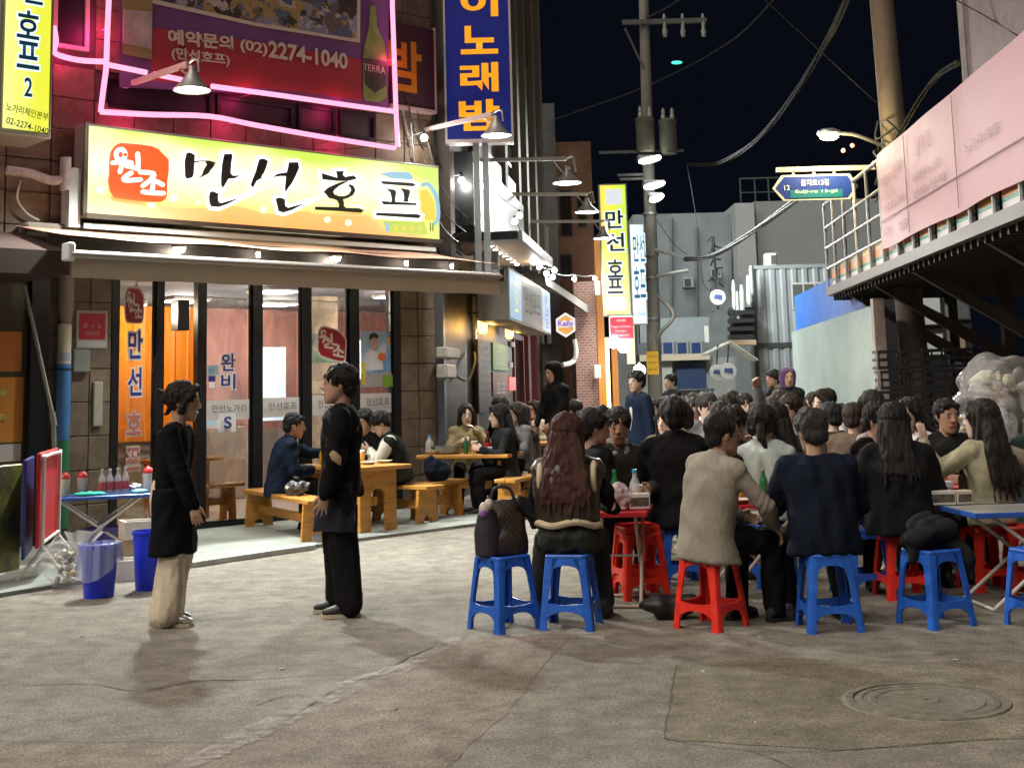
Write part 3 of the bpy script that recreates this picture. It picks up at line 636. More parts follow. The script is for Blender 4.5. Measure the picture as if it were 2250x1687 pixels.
# ================================================================== other hanging signs at the front
ms = thing('maroon_sign', 'dark maroon box sign with orange letter beside the neon frame', 'sign', FO+FS*2.4+FN*.1+Vector((0, 0, 5.9)))
m = MB(FM); m.box((2.02, .03, 5.38), (2.78, .15, 6.53), .01); m.build('sign_box', mat('sign_maroon', (.045, .012, .03), .5), ms, False, True)
m = MB(FM); m.box((2.0, .02, 5.33), (2.80, .17, 5.375)); m.box((2.785, .02, 5.38), (2.81, .16, 6.55)); m.build('edge_trim', mat('trim_pinkish', (.35, .22, .22), .5), ms, False, True)
lettering('밤', plane_m(FO+FS*2.26+FN*.155+Vector((0, 0, 5.93)), FS, (0, 0, 1)), .5, mat('letter_orange', (.55, .18, .01), .5), ms, hfit=.72, wfit=.58, offset=.03)
YS = 18.25
def zy(v, u, y): return AY(u, v, y).z
bs_ = thing('karaoke_sign', 'tall dark blue hanging sign with orange letters at the alley corner', 'sign', AY(1056, 315, YS))
xl, xr = AY(984, 300, YS).x, AY(1124, 300, YS).x; zb = AY(1056, 309, YS).z
m = MB(); m.box((xl, YS-.12, zb), (xr, YS+.12, zb+3.3), .01); m.build('sign_box', mat('sign_navy', (.012, .018, .13), .35, emit=(.01, .022, .28), estr=.22), bs_, False, True)
m = MB(); m.box((xl-.03, YS-.13, zb-.05), (xr+.03, YS+.13, zb)); m.box((xr, YS-.13, zb), (xr+.03, YS+.13, zb+3.3)); m.box((xl-.03, YS-.13, zb), (xl, YS+.13, zb+3.3)); m.build('edge_trim', mat('trim_silver', (.55, .50, .50), .4, metal=.3), bs_, False, True)
M_amber = emat('letter_amber', (1, .40, .005), .62, (.7, .3, .02))
for ch, v, hp in (('이', 6, 62), ('노', 88, 62), ('래', 170, 64), ('밤', 253, 68)):
    c0 = AY(1053, v, YS-.125); hh = (AY(1053, v-hp/2, YS).z - AY(1053, v+hp/2, YS).z)
    lettering(ch, plane_m(c0, (1, 0, 0), (0, 0, 1)), .5, M_amber, bs_, hfit=hh, wfit=hh*1.28, offset=.035)
m = MB()
for u in (1046, 1066): 
    a = AY(u, 318, YS); m.box((a.x-.045, YS-.03, 2.9), (a.x+.045, YS+.06, a.z))
m.build('support_post', mat('post_galv', (.26, .29, .29), .5, metal=.4), bs_, False, True)
ls = thing('pension_sign', 'tall backlit yellow vertical sign with blue letters at the left edge', 'sign', FO+FS*(-3.2)+FN*.9+Vector((0, 0, 4.2)))
LO = .9
m = MB(FM); m.box((-3.56, .25, 4.22), (-2.99, LO-.02, 6.6), .01); m.build('sign_box', mat('sign_box_grey2', (.35, .33, .30), .5, metal=.3), ls, False, True)
def lgrad(name, c0, c1, strength, axis=0):
    m = bpy.data.materials.new(name); m.use_nodes = True; n, l = nodes(m); b = n['Principled BSDF']
    tc = n.new('ShaderNodeTexCoord'); sp = n.new('ShaderNodeSeparateXYZ'); l.new(tc.outputs['Generated'], sp.inputs[0])
    nz = n.new('ShaderNodeTexNoise'); nz.inputs['Scale'].default_value = 3.; l.new(tc.outputs['Generated'], nz.inputs[0])
    ad = n.new('ShaderNodeMath'); ad.operation = 'MULTIPLY_ADD'; ad.inputs[1].default_value = .5; l.new(nz.outputs[0], ad.inputs[0]); l.new(sp.outputs[axis], ad.inputs[2])
    r = n.new('ShaderNodeValToRGB'); r.color_ramp.elements[0].position = .35; r.color_ramp.elements[1].position = 1.05; r.color_ramp.elements[0].color = (*c0, 1); r.color_ramp.elements[1].color = (*c1, 1); l.new(ad.outputs[0], r.inputs[0])
    l.new(r.outputs[0], b.inputs['Emission Color']); b.inputs['Emission Strength'].default_value = strength*.55; b.inputs['Base Color'].default_value = (.25, .25, .2, 1); return m
m = MB(FM); m.box((-3.50, LO-.02, 4.28), (-3.03, LO, 6.55)); m.build('sign_face', lgrad('yellow_print', (.92, .95, .25), (.80, .82, .03), 1.05), ls, False, True)
M_blueink = mat('blue_ink', (.02, .14, .32), .5)
M_halob = emat('halo_blue', (.75, .95, 1), 1.1)
for ch, u, v, w_, h_ in (('호', 62, 55, 50, 62), ('프', 62, 122, 50, 60), ('2', 62, 192, 18, 42), ('선', 70, -22, 50, 62)):
    q = AF(u, v, LO+.006); hh = AF(u, v-h_/2, LO).z-AF(u, v+h_/2, LO).z; ww = AF(u+w_/2, v, LO).x-AF(u-w_/2, v, LO).x
    P = FO+FS*q.x+FN*(LO+.010)+Vector((0, 0, q.z))
    lt = lettering(ch, plane_m(P, FS, (0, 0, 1)), .1, M_blueink, ls, hfit=hh, wfit=ww, offset=.02)
    lettering(ch, plane_m(P-FN*.006, FS, (0, 0, 1)), .1, M_halob, lt, 'letter_halo', hfit=hh*1.12, wfit=ww*1.12, offset=.07)
M_darkink = mat('dark_ink', (.04, .04, .035), .6)
ftext('노가리체인본부', 14, 234, 106, 258, 18, M_darkink, ls, o=LO+.012, off=.01)
ftext('02-2274-1040', 14, 264, 106, 290, 15, M_darkink, ls, o=LO+.012, off=.01)
# ================================================================== lamps on brackets over the front
def gooseneck(name, label, base, tip, shade, on, arm_m, group, lit=1., shade_r=.20, spot=600, col=(1, .97, .92)):
    """box-section arm from the wall, curved neck, conical shade with a lit disc"""
    t = thing(name, label, 'lamp', base, 0, group)
    b, p, s = Vector(base), Vector(tip), Vector(shade); d = (p-b).normalized(); sd = d.cross(Vector((0, 0, 1))).normalized()
    m = MB(); w = .028
    m.loft([[q+sd*w+Vector((0, 0, w)), q-sd*w+Vector((0, 0, w)), q-sd*w-Vector((0, 0, w)), q+sd*w-Vector((0, 0, w))] for q in (b, p)]); m.build('arm', arm_m, t, False, True)
    m = MB(); m.tube(smooth_path([p, p+d*.10+Vector((0, 0, .03)), s+d*.12+Vector((0, 0, .30)), s+d*.14+Vector((0, 0, .17))], 5), .013, 8); m.tube([p-d*.22, s-d*.06+Vector((0, 0, .16))], .012, 6); m.build('neck', M_steel, t, True, True)
    m = MB(); m.lathe([(.035, .26), (.045, .19), (.07, .165), (.085, .13), (shade_r*.62, .075), (shade_r, .0), (shade_r*.985, -.012), (shade_r*.55, .05), (.06, .10)], s, 24, cap=False); m.build('shade', mat('lamp_shade', (.32, .31, .29), .4, metal=.5), t, True, True)
    if on:
        m = MB(); m.lathe([(shade_r*.93, .0), (shade_r*.93, .006)], s, 24); m.build('lit_disc', emat('lamp_disc', (1, .98, .95), 30.), t, False, True)
        lamp('lamp_beam', 'SPOT', s-Vector((0, 0, .03)), spot, col, t, .12, radians(160), .5, (0.25, -.5, -1))
    return t
def FW(s, o, z): return FO+FS*s+FN*o+Vector((0, 0, z))
M_arm = mat('bracket_arm', (.55, .46, .44), .45)
gooseneck('bracket_lamp', 'bracket lamp with conical shade hanging in front of the pink neon frame', FW(-1.75, 0, 5.12), FW(-1.72, 1.42, 5.10), FW(-1.72, 1.50, 4.80), True, M_arm, 'bracket lamps', spot=1150, col=(.93, 1, .95))
gooseneck('bracket_lamp', 'bracket lamp with conical shade in front of the blue karaoke sign', FW(2.72, 0, 5.12), FW(2.70, 1.42, 5.10), FW(2.68, 1.50, 4.80), True, M_arm, 'bracket lamps', spot=200)
# ================================================================== pier fittings
dp = thing('downpipe', 'rain downpipe in white, blue and green sections on the tiled pier', 'pipe', FW(-2.45, .1, 0))
m = MB(FM); m.lathe([(.085, 2.55), (.085, 3.1)], (-2.44, .1, 0), 14); m.lathe([(.05, 2.35), (.085, 2.55)], (-2.44, .1, 0), 14); m.build('pipe_head', mat('pipe_taupe', (.30, .24, .19), .6, var=.2), dp, True, True)
for nm, z0, z1, r_, cl in (('upper_section', 1.93, 2.36, .072, (.62, .56, .42)), ('label_band', 1.96, 2.05, .075, (.35, .34, .38)), ('blue_section', 1.10, 1.93, .076, (.05, .16, .36)), ('pipe_ring', 1.86, 1.885, .081, (.02, .03, .06)), ('green_section', .20, 1.12, .080, (.03, .16, .07)), ('foot_section', 0, .2, .07, (.1, .1, .1))):
    m = MB(FM); m.lathe([(r_, z0), (r_, z1)], (-2.45, .1, 0), 16); m.build(nm, mat('pipe_'+nm, cl, .45, var=.15, scale=6), dp, True, True)
rs = thing('pier_notice', 'small red notice with white emblem on the tiled pier', 'sign', FW(-2.1, .03, 2.3))
for nm, a, b, cl in (('board', (-2.285, .012, 2.10), (-1.92, .028, 2.52), (.42, .38, .34)), ('red_panel', (-2.255, .028, 2.20), (-1.95, .032, 2.485), (.42, .015, .03)), ('strip', (-2.275, .028, 2.125), (-1.935, .032, 2.185), (.50, .50, .48))):
    m = MB(FM); m.box(a, b, .003 if nm == 'board' else 0); m.build(nm, mat('notice_'+nm, cl, .5), rs, False, True)
lettering('호 ㅅ 노', plane_m(FW(-2.10, .034, 2.355), FS, (0, 0, 1)), .1, M_cream_ink, rs, wfit=.22)
lettering('만선호프', plane_m(FW(-2.10, .034, 2.27), FS, (0, 0, 1)), .1, M_cream_ink, rs, wfit=.16)
m = MB(FM); m.box((-2.34, 0, 1.84), (-2.14, .09, 2.09), .012); eb = m.build('electric_box', mat('box_greygreen', (.20, .21, .18), .55, var=.1)); tag(eb, 'small grey electrical box under the red pier notice', 'box')
m = MB(FM); m.box((-2.08, 0, 1.25), (-1.97, .05, 1.74), .01); eb = m.build('meter_cover', mat('cover_beige', (.33, .29, .23), .6, var=.1)); tag(eb, 'narrow pale cover plate low on the tiled pier', 'cover plate')
# wall pipes above the left pier
vp_ = thing('wall_pipe', 'pale insulated pipe bent above the awning beside the signboard', 'pipe', FW(-2.7, .2, 4.0))
m = MB(FM); m.tube(smooth_path([(-3.15, .15, 3.98), (-2.9, .18, 3.96), (-2.7, .22, 3.9), (-2.55, .26, 3.92)], 5), [.05]*16, 10); m.tube([(-2.55, .26, 3.80), (-2.55, .26, 4.16)], .06, 10); m.build('pipe_run', mat('pipe_wrap', (.48, .45, .45), .6, var=.3, scale=14), vp_, True, True)
m = MB(FM); m.tube(smooth_path([(-2.95, .05, 3.9), (-3.0, .08, 3.7), (-2.9, .08, 3.55), (-2.75, .06, 3.48)], 6), .012, 6); m.build('loose_wire', M_cream, vp_, True, True)
# ================================================================== glass stickers
def gseal(name, u0, v0, u1, v1, parent, rot=0.):
    q0, q1 = AF(u0, v0), AF(u1, v1); cx_, cz_, sx, sz = (q0.x+q1.x)/2, (q0.z+q1.z)/2, abs(q1.x-q0.x), abs(q0.z-q1.z)
    px = []
    return cx_, cz_, sx, sz
def sticker_seal(u0, v0, u1, v1, skew, ink):
    o = .004
    def mp(x, y): 
        xx = (x-250)/708; yy = (y-245)/700
        return (u0+(u1-u0)*xx, v0+(v1-v0)*yy + skew*(xx-.5))
    base = poly_mesh([[mp(x, y) for x, y in seal_out]], o, 0, M_cream_ink, bld, 'seal_sticker', .018, .001)
    poly_mesh([[mp(x, y) for x, y in seal_out]], o, .003, mat('sticker_red', (.30, .008, .02), .4), base, 'seal_red', 0, .001)
    for k, st in enumerate(sealstrokes):
        poly_mesh([[mp(x, y) for x, y in stroke(st, 52)]], o, .006+.0003*k, ink, base, 'seal_stroke', 0, .0005)
sticker_seal(699, 722, 759, 790, 10, M_cream_ink)
sticker_seal(276, 632, 314, 710, -6, M_cream_ink)
def gsticker(ch, u, v, wpx, hpx, ink, halo, off=.05):
    q = AF(u, v); hh = AF(u, v-hpx/2).z-AF(u, v+hpx/2).z; ww = AF(u+wpx/2, v).x-AF(u-wpx/2, v).x
    P = FW(q.x, .004, q.z)
    h_ = lettering(ch, plane_m(P, FS, (0, 0, 1)), .1, halo, bld, 'window_lettering', hfit=hh*1.14, wfit=ww*1.14, offset=off*1.6, extrude=.0005)
    lettering(ch, plane_m(P+FN*.004, FS, (0, 0, 1)), .1, ink, h_, 'letter_face', hfit=hh, wfit=ww, offset=.02)
M_navy = mat('sticker_navy', (.03, .03, .18), .5); M_whs = mat('sticker_white', (.72, .70, .68), .5); M_rose = mat('sticker_rose', (.40, .14, .12), .5); M_pale = mat('sticker_pale', (.5, .38, .32), .5)
for ch, v, ink, hl, w_ in (('만', 757, M_navy, M_whs, 31), ('선', 838, M_navy, M_whs, 31), ('호', 930, M_rose, M_pale, 32), ('프', 1008, M_rose, M_pale, 32)):
    gsticker(ch, 297-(v-757)*.02, v, w_, 62 if v < 900 else 50, ink, hl)
gsticker('완', 501, 796, 32, 38, M_navy, M_whs); gsticker('비', 501, 838, 32, 34, M_navy, M_whs)
gsticker('S', 500, 928, 17, 26, M_navy, M_whs)
def gplate(u0, v0, u1, v1, material, name='window_sticker', o=-.028):
    q0, q1 = AF(u0, v0, o), AF(u1, v1, o); m = MB(FM); m.box((q0.x, o-.001, q1.z), (q1.x, o+.001, q0.z)); return m.build(name, material, bld, False, True)
M_frost = mat('frosted_strip', (.55, .50, .48), .5)
for u0, u1, tx in ((452, 553, '만선노가리'), (577, 664, '만선호프'), (686, 769, '만선노가리'), (792, 867, '만선호프')):
    y0 = 889-(u0-452)*.045
    gplate(u0, y0-9, u1, y0+31, M_frost)
    ftext(tx, u0+14, y0+9, u1-12, y0+7, 17, M_inkb, bld, 'window_lettering', o=.006)
gplate(480, 908, 518, 948, M_whs, o=-.024)
gplate(456, 803, 480, 825, mat('sticker_cyan', (.30, .45, .48), .5)); gplate(458, 826, 473, 838, M_navy); gplate(460, 840, 472, 852, M_whs)
ftext('문', 458, 815, 472, 815, 11, M_navy, bld, 'window_lettering', o=.004)
# poster of a man in white raising a glass
ps = gplate(793, 727, 863, 850, mat('poster_sky', (.10, .30, .62), .35, var=.35, scale=2.5, var2=(.45, .6, .75)), 'poster', -.026)
def ppoly(name, px, cl, dz): return poly_mesh([px], -.022, dz, mat('pp_'+name, cl, .5, var=.12, scale=6), ps, name, 0, .0008)
ppoly('poster_shirt', [(795,800),(803,775),(815,768),(828,772),(840,755),(846,752),(850,762),(840,790),(842,812),(800,815)], (.62, .62, .66), .001)
ppoly('poster_face', [(812,742),(822,735),(830,742),(829,762),(821,770),(814,762)], (.52, .32, .22), .003)
ppoly('poster_hair', [(810,748),(812,734),(822,730),(831,736),(830,744),(820,741),(814,746)], (.02, .015, .012), .005)
ppoly('poster_glass', [(850,742),(856,740),(857,757),(851,758)], (.75, .42, .05), .005)
ppoly('poster_ball', [(839+9*cos(t*.6), 784+9*sin(t*.6)) for t in range(10)], (.65, .14, .02), .005)
ppoly('poster_table', [(793,822),(863,815),(863,850),(793,850)], (.34, .30, .30), .001)
ppoly('poster_green', [(840,825),(863,822),(863,850),(840,849)], (.16, .30, .03), .003)
ppoly('poster_yellow', [(796,795),(803,797),(802,845),(794,846)], (.62, .45, .02), .004)
# interior fittings seen through the glass
def inbox(name, label, cat, a, b, material, c=.005):
    m = MB(FM); m.box(a, b, c); o = m.build(name, material); return tag(o, label, cat)
inbox('lit_panel', 'glowing white wall panel inside the restaurant', 'light panel', (2.62, -4.4, 1.15), (3.12, -4.1, 2.30), emat('fridge_glow', (.82, .95, 1), 1.7))
inbox('wall_menu', 'lit white menu panel on the inside wall behind the poster', 'menu board', (3.55, -3.1, 1.75), (3.62, -2.5, 2.35), emat('menu_glow', (.95, .97, 1), 1.8))
inbox('wall_notice', 'pale notice framed on the salmon wall inside the restaurant', 'notice', (1.55, -5.25, 1.35), (2.25, -5.22, 2.35), mat('notice_paper', (.50, .44, .42), .6, var=.1))
inbox('monitor', 'small pale blue screen on the counter inside the restaurant', 'monitor', (1.15, -3.6, 1.12), (1.7, -3.55, 1.42), emat('monitor_glow', (.45, .72, .85), .8))
inbox('speaker', 'black loudspeaker hung from the ceiling inside the doorway', 'speaker', (-.72, -.75, 2.35), (-.56, -.58, 2.72), M_black)
m = MB(FM); m.box((.55, -4.2, .05), (1.95, -3.4, 1.1), .01); cn = m.build('counter', mat('counter_cream', (.55, .47, .38), .6, var=.1)); tag(cn, 'cream serving counter inside the restaurant', 'counter')
pn = thing('pendant_lamp', 'warm disc ceiling lamp behind the doorway glass', 'lamp', FW(-1.0, -1.1, 2.75))
m = MB(FM); m.lathe([(.13, 2.68), (.13, 2.73), (.04, 2.78), (.012, 2.98)], (-1.0, -1.1, 0), 18); m.build('lamp_shade', M_white, pn, True, True)
m = MB(FM); m.lathe([(.12, 2.672), (.12, 2.678)], (-1.0, -1.1, 0), 18); m.build('lit_disc', emat('warm_disc', (1, .85, .5), 8.), pn, False, True)
lamp('pendant_light', 'POINT', FW(-1.0, -1.1, 2.6), 40, (1, .82, .55), pn, .1)
lb_i = ['rear', 'middle', 'far corner']
for k, (s, o) in enumerate(((1.2, -1.4), (2.6, -3.6), (.9, -3.4), (3.4, -1.5))):
    cl_ = thing('ceiling_lamp', 'square ceiling lamp inside the restaurant, %s' % ['over the front window table', 'over the glowing wall panel', 'over the serving counter', 'by the inside wall menu'][k], 'lamp', FW(s, o, 2.95), 0, 'ceiling lamps inside the restaurant')
    m = MB(FM); m.box((s-.3, o-.3, 2.93), (s+.3, o+.3, 2.975), .01); m.build('lamp_frame', M_white, cl_, False, True)
    m = MB(FM); m.box((s-.27, o-.27, 2.922), (s+.27, o+.27, 2.929)); m.build('diffuser', emat('diffuser_white', (1, .95, .9), 6.), cl_, False, True)
    lamp('ceiling_light', 'POINT', FW(s, o, 2.75), 42, (1, .90, .80), cl_, .2)
# ================================================================== alley: the row of shops past the corner
AO = FO + FS*2.85; AO.z = 0
AT = Vector((.13, 1, 0)).normalized(); AN = Vector((1, -.13, 0)).normalized()
AM = Matrix(((AT.x, AN.x, 0, AO.x), (AT.y, AN.y, 0, AO.y), (0, 0, 1, 0), (0, 0, 0, 1)))
def AL(u, v, o=0.):
    P = APL(u, v, AO+AN*o, AN)-AO; return Vector((P.dot(AT), o, P.z))
def AW(a, o, z): return AO+AT*a+AN*o+Vector((0, 0, z))
ab = thing('alley_shop_building', 'dark shop row along the alley past the blue sign', 'building', AO)
def apart(name, fn, material, smooth=False, parent=None):
    m = MB(AM); fn(m); return m.build(name, material, parent or ab, smooth, True)
apart('wall', lambda m: m.box((0.05, -.22, 0), (13.2, 0, 14.)), M_grime)
apart('side_wall', lambda m: m.box((.05, .002, 0), (7.3, .06, 3.1)), M_dark)
for a in (.3, 3.1, 6.2, 8.2, 9.6, 11.2, 12.7):
    apart('pilaster', lambda m, a=a: m.box((a, .0, 3.2), (a+.35, .18, 13.5)), mat('pilaster_taupe', (.13, .11, .09), .7, var=.2, scale=1.5))
for a in (1.4, 4.3, 7.2, 10.4):
    for z in (5.9, 8.6): 
        w_ = apart('window', lambda m, a=a, z=z: m.box((a, .0, z), (a+1.1, .06, z+1.5)), M_black)
        apart('pane', lambda m, a=a, z=z: m.box((a+.06, .061, z+.06), (a+1.04, .066, z+1.44)), mat('dark_pane2', (.012, .014, .018), .08), parent=w_)
apart('metal_pilaster', lambda m: m.box((0.0, -.02, 0), (.16, .10, 3.1)), mat('pilaster_steel', (.13, .14, .15), .45, metal=.5))
apart('metal_pilaster', lambda m: m.box((2.75, .0, 0), (2.92, .10, 3.0)), mat('pilaster_steel2', (.30, .31, .31), .4, metal=.6))
apart('stair_panel', lambda m: m.box((3.0, .0, 3.4), (8.5, .12, 5.6)), mat('ribbed_panel', (.06, .063, .066), .5, metal=.3, var=.4, scale=2.))
apart('sign_band', lambda m: (m.box((1.0, .08, 3.9), (7.0, .40, 5.0), .01)), mat('band_dark', (.03, .033, .036), .4))
apart('ledge', lambda m: m.box((.2, .0, 3.30), (9.0, .50, 3.38)), mat('ledge_pale', (.22, .19, .15), .7, var=.3))
apart('shop_door', lambda m: (m.box((7.4, .0, 0), (7.5, .10, 2.6)), m.box((8.8, .0, 0), (8.9, .10, 2.6)), m.box((7.5, .0, 2.5), (8.8, .10, 2.6))), mat('door_maroon', (.12, .02, .025), .45))
apart('door_pane', lambda m: m.box((7.5, .0, 0), (8.8, .03, 2.5)), mat('door_dark', (.02, .012, .015), .15))
for a_ in (9.3, 10.9): apart('door_jamb', lambda m, a_=a_: m.box((a_, .0, 0), (a_+.12, .14, 2.7)), mat('frame_maroon', (.20, .035, .04), .4))
lp = apart('lit_doorway', lambda m: m.box((9.75, .02, .3), (10.15, .05, 2.55)), emat('door_pink', (.80, .42, .85), 1.1))
# canopy with downlights
cn = thing('black_canopy', 'flat black entrance canopy with a row of tiny downlights', 'canopy', AW(2, .5, 3.6))
def cpart(name, fn, material, smooth=False, parent=None):
    m = MB(AM); fn(m); return m.build(name, material, parent or cn, smooth, True)
cpart('slab', lambda m: m.box((.55, .02, 3.66), (4.6, 1.12, 3.72)), M_black)
cpart('edge_trim', lambda m: m.box((.5, 1.10, 3.60), (4.65, 1.16, 3.74)), mat('canopy_edge', (.14, .15, .15), .5))
cpart('front_trim', lambda m: m.box((.5, .02, 3.62), (.56, 1.09, 3.74)), M_black)
cpart('soffit', lambda m: m.box((.57, .03, 3.63), (4.6, 1.09, 3.655)), mat('soffit_brown', (.22, .13, .07), .5))
for k in range(7):
    d = cpart('downlight', lambda m, k=k: m.lathe([(.04, 3.61), (.045, 3.63)], (1.2+.5*k, .6, 0), 12), M_steel, True)
    cpart('led_disc', lambda m, k=k: m.lathe([(.032, 3.604), (.032, 3.609)], (1.2+.5*k, .6, 0), 12), M_led, False, d)
    if k in (1, 3, 5): lamp('downlight_beam', 'SPOT', AW(1.2+.5*k, .6, 3.59), 32, (1, .95, .85), d, .05, radians(130), .6, (0, 0, -1))
# backlit sign box along the alley
bx = thing('backlit_alley_sign', 'pale blue backlit shop sign box with vertical lettering under the black canopy', 'sign', AW(3.5, .7, 2.9))
def bpart(name, fn, material, smooth=False, parent=None):
    m = MB(AM); fn(m); return m.build(name, material, parent or bx, smooth, True)
bpart('box', lambda m: m.box((1.0, .42, 2.52), (6.7, .88, 3.30), .01), mat('box_beige', (.28, .26, .22), .5))
bpart('face_end', lambda m: m.box((1.05, .88, 2.56), (2.4, .886, 3.26)), emat('face_blue', (.28, .52, .80), .6))
bpart('face_middle', lambda m: m.box((2.4, .88, 2.56), (5.3, .886, 3.26)), mat('face_photo', (.07, .065, .065), .4, var=.5, scale=1.2, emit=(.30, .27, .25), estr=.3))
bpart('face_end', lambda m: m.box((5.3, .88, 2.56), (6.65, .886, 3.26)), emat('face_blue2', (.36, .58, .85), .65))
lettering('호', plane_m(AW(1.75, .892, 2.92), AT, (0, 0, 1)), .3, emat('letter_yellow', (1, .8, .05), .8), bx, hfit=.5, wfit=.4)
lettering('만선호프', plane_m(AW(3.85, .892, 2.95), AT, (0, 0, 1)), .3, M_inkb, bx, hfit=.42, wfit=2.2)
lettering('노가리', plane_m(AW(6.0, .892, 2.92), Vector((0, 0, -1)), AT), .3, M_navy, bx, wfit=.6, hfit=.5)
# wall lanterns
M_lan = emat('lantern_amber', (1, .52, .08), 5.)
for k, (u, v, a_) in enumerate(((1060, 716, 1.7), (1119, 729, 3.5))):
    o = .28; q = AL(u, v, o); P = AW(q.x, o, q.z)
    ln = thing('wall_lantern', 'amber wall lantern %s' % ('over the purple menu board' if k == 0 else 'over the green notice, second from the corner'), 'lantern', P, 0, 'amber wall lanterns')
    m = MB(); m.lathe([(.012, .26), (.03, .23), (.10, .14), (.105, .12), (.07, .12)], P, 14); m.build('cap', mat('lantern_cap', (.25, .23, .2), .45, metal=.4), ln, True, True)
    m = MB(); m.lathe([(.062, .12), (.078, .02), (.07, -.08), (.05, -.12)], P, 14); m.build('glass', M_lan, ln, True, True)
    m = MB()
    for j in range(4):
        t = j*pi/2+.4; m.tube([P+Vector((.078*cos(t), .078*sin(t), .12)), P+Vector((.083*cos(t), .083*sin(t), .0)), P+Vector((.054*cos(t), .054*sin(t), -.125))], .005, 5)
    m.tube([P+Vector((0, 0, .2)), P-AN*.26+Vector((0, 0, .2))], .014, 6); m.build('bracket', M_black, ln, True, True)
    lamp('lantern_light', 'POINT', P+Vector((.12, -.1, -.02)), 7, (1, .55, .15), ln, .07)
# boards on the dark shop wall
def wallboard(name, label, cat, u0, v0, u1, v1, o, material, texts=()):
    q0, q1 = AL(u0, v0, o), AL(u1, v1, o); t = thing(name, label, cat, AW(q0.x, o, q1.z))
    m = MB(AM); m.box((q0.x, o-.04, q1.z), (q1.x, o, q0.z), .005); m.build('board', material, t, False, True)
    for body, fv, fw, fh, ink in texts:
        c0 = AW((q0.x+q1.x)/2, o+.006, q0.z+(q1.z-q0.z)*fv); lettering(body, plane_m(c0, AT, (0, 0, 1)), .1, ink, t, wfit=(q1.x-q0.x)*fw, hfit=fh)
    return t
M_lilac = mat('ink_lilac', (.5, .46, .5), .6)
wallboard('menu_board', 'tall purple menu board with pale lettering by the dark shop', 'menu board', 1050, 745, 1081, 905, .16, mat('board_purple', (.06, .035, .065), .5), [('예약문의', .12, .7, .1, M_lilac)] + [('만선 노가리', .25+.1*k, .75, .08, M_lilac) for k in range(6)])
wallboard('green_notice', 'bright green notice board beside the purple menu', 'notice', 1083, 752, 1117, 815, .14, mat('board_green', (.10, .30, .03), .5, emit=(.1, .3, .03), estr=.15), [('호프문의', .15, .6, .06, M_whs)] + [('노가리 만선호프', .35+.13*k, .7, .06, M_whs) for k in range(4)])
wallboard('brown_notice', 'brown food poster under the green notice board', 'poster', 1083, 817, 1117, 868, .14, mat('board_brown', (.22, .09, .05), .5, var=.4, scale=3), [('호프', .65, .6, .2, M_whs)])
wallboard('red_notice', 'small red lit mark on the dark shop door', 'sign', 1119, 828, 1134, 858, .12, emat('mark_red', (.9, .03, .03), .7))
for k, (u, v) in enumerate(((1128, 755), (1124, 800))):
    wallboard('white_notice', 'small white notice on the dark shop door, %s' % ('upper of the two' if k == 0 else 'lower of the two'), 'notice', u-4, v-5, u+4, v+8, .12, M_whs)
for k, (u0, v0, u1, v1) in enumerate(((963, 762, 992, 790), (964, 800, 985, 832))):
    q0, q1 = AL(u0, v0, .1), AL(u1, v1, .1); m = MB(AM); m.box((q0.x, .06, q1.z), (q1.x, .22, q0.z), .02); o = m.build('meter_box', mat('meter_pale', (.42, .38, .34), .5, var=.2)); tag(o, 'pale utility box on the black wall, %s' % ('upper of the two' if k == 0 else 'lower of the two'), 'utility box')
m = MB(AM); m.tube(smooth_path([(.3, .15, 1.85), (.6, .2, 1.72), (1.4, .2, 1.7), (2.0, .2, 1.95), (2.3, .15, 2.1)], 6), .02, 6); o = m.build('hose', M_cableg); tag(o, 'pale hose sagging along the black wall', 'hose')
# white awning further down
aw2 = thing('far_awning', 'pale slanting awning further along the shop row', 'awning', (1.0, 27, 3.4))
a0, a1, a2, a3 = AY(1196, 606, 24.), AY(1298, 676, 30.), AY(1199, 625, 24.), AY(1298, 692, 30.)
m = MB(); bk = AN*-1.2+Vector((0, 0, .55))
m.loft([[a0, a1], [a0+bk, a1+bk]], cap=False, closed=False); m.loft([[a0+Vector((0, 0, -.02)), a1+Vector((0, 0, -.02))], [a0+bk+Vector((0, 0, -.02)), a1+bk+Vector((0, 0, -.02))]], cap=False, closed=False); m.build('canopy', mat('awning_grey', (.20, .18, .16), .7), aw2, False, True)
m = MB(); m.loft([[a0+AN*.01, a1+AN*.01], [a2+AN*.01, a3+AN*.01]], cap=False, closed=False); m.loft([[a0, a1], [a2, a3]], cap=False, closed=False); m.build('valance', mat('valance_pale', (.26, .245, .22), .7), aw2, False, True)
# hexagonal beer sign
P = AY(1243, 714, 23.); hx = thing('hexagon_sign', 'lit white hexagonal beer sign with purple lettering', 'sign', P)
m = MB(); r_ = .19; m.prism([(P.x+r_*sin(pi/3*k), P.z+r_*1.12*cos(pi/3*k)) for k in range(6)], 22.97, 23.07, 'y'); m.build('sign_rim', emat('hex_white', (1, .98, .95), .9), hx, False, True)
m = MB(); r_ = .155; m.prism([(P.x+r_*sin(pi/3*k), P.z+r_*1.12*cos(pi/3*k)) for k in range(6)], 22.955, 22.965, 'y'); m.build('sign_face', emat('hex_orange', (1, .42, .05), .8), hx, False, True)
m = MB(); m.prism([(P.x-.16, P.z-.045), (P.x+.16, P.z-.045), (P.x+.16, P.z+.075), (P.x-.16, P.z+.075)], 22.945, 22.952, 'y'); m.build('name_band', emat('hex_band', (1, .93, .85), .8), hx, False, True)
lettering('Kelly', plane_m((P.x, 22.94, P.z+.01), (1, 0, 0), (0, 0, 1)), .1, emat('kelly_purple', (.25, .06, .7), .7), hx, wfit=.27, offset=.03)
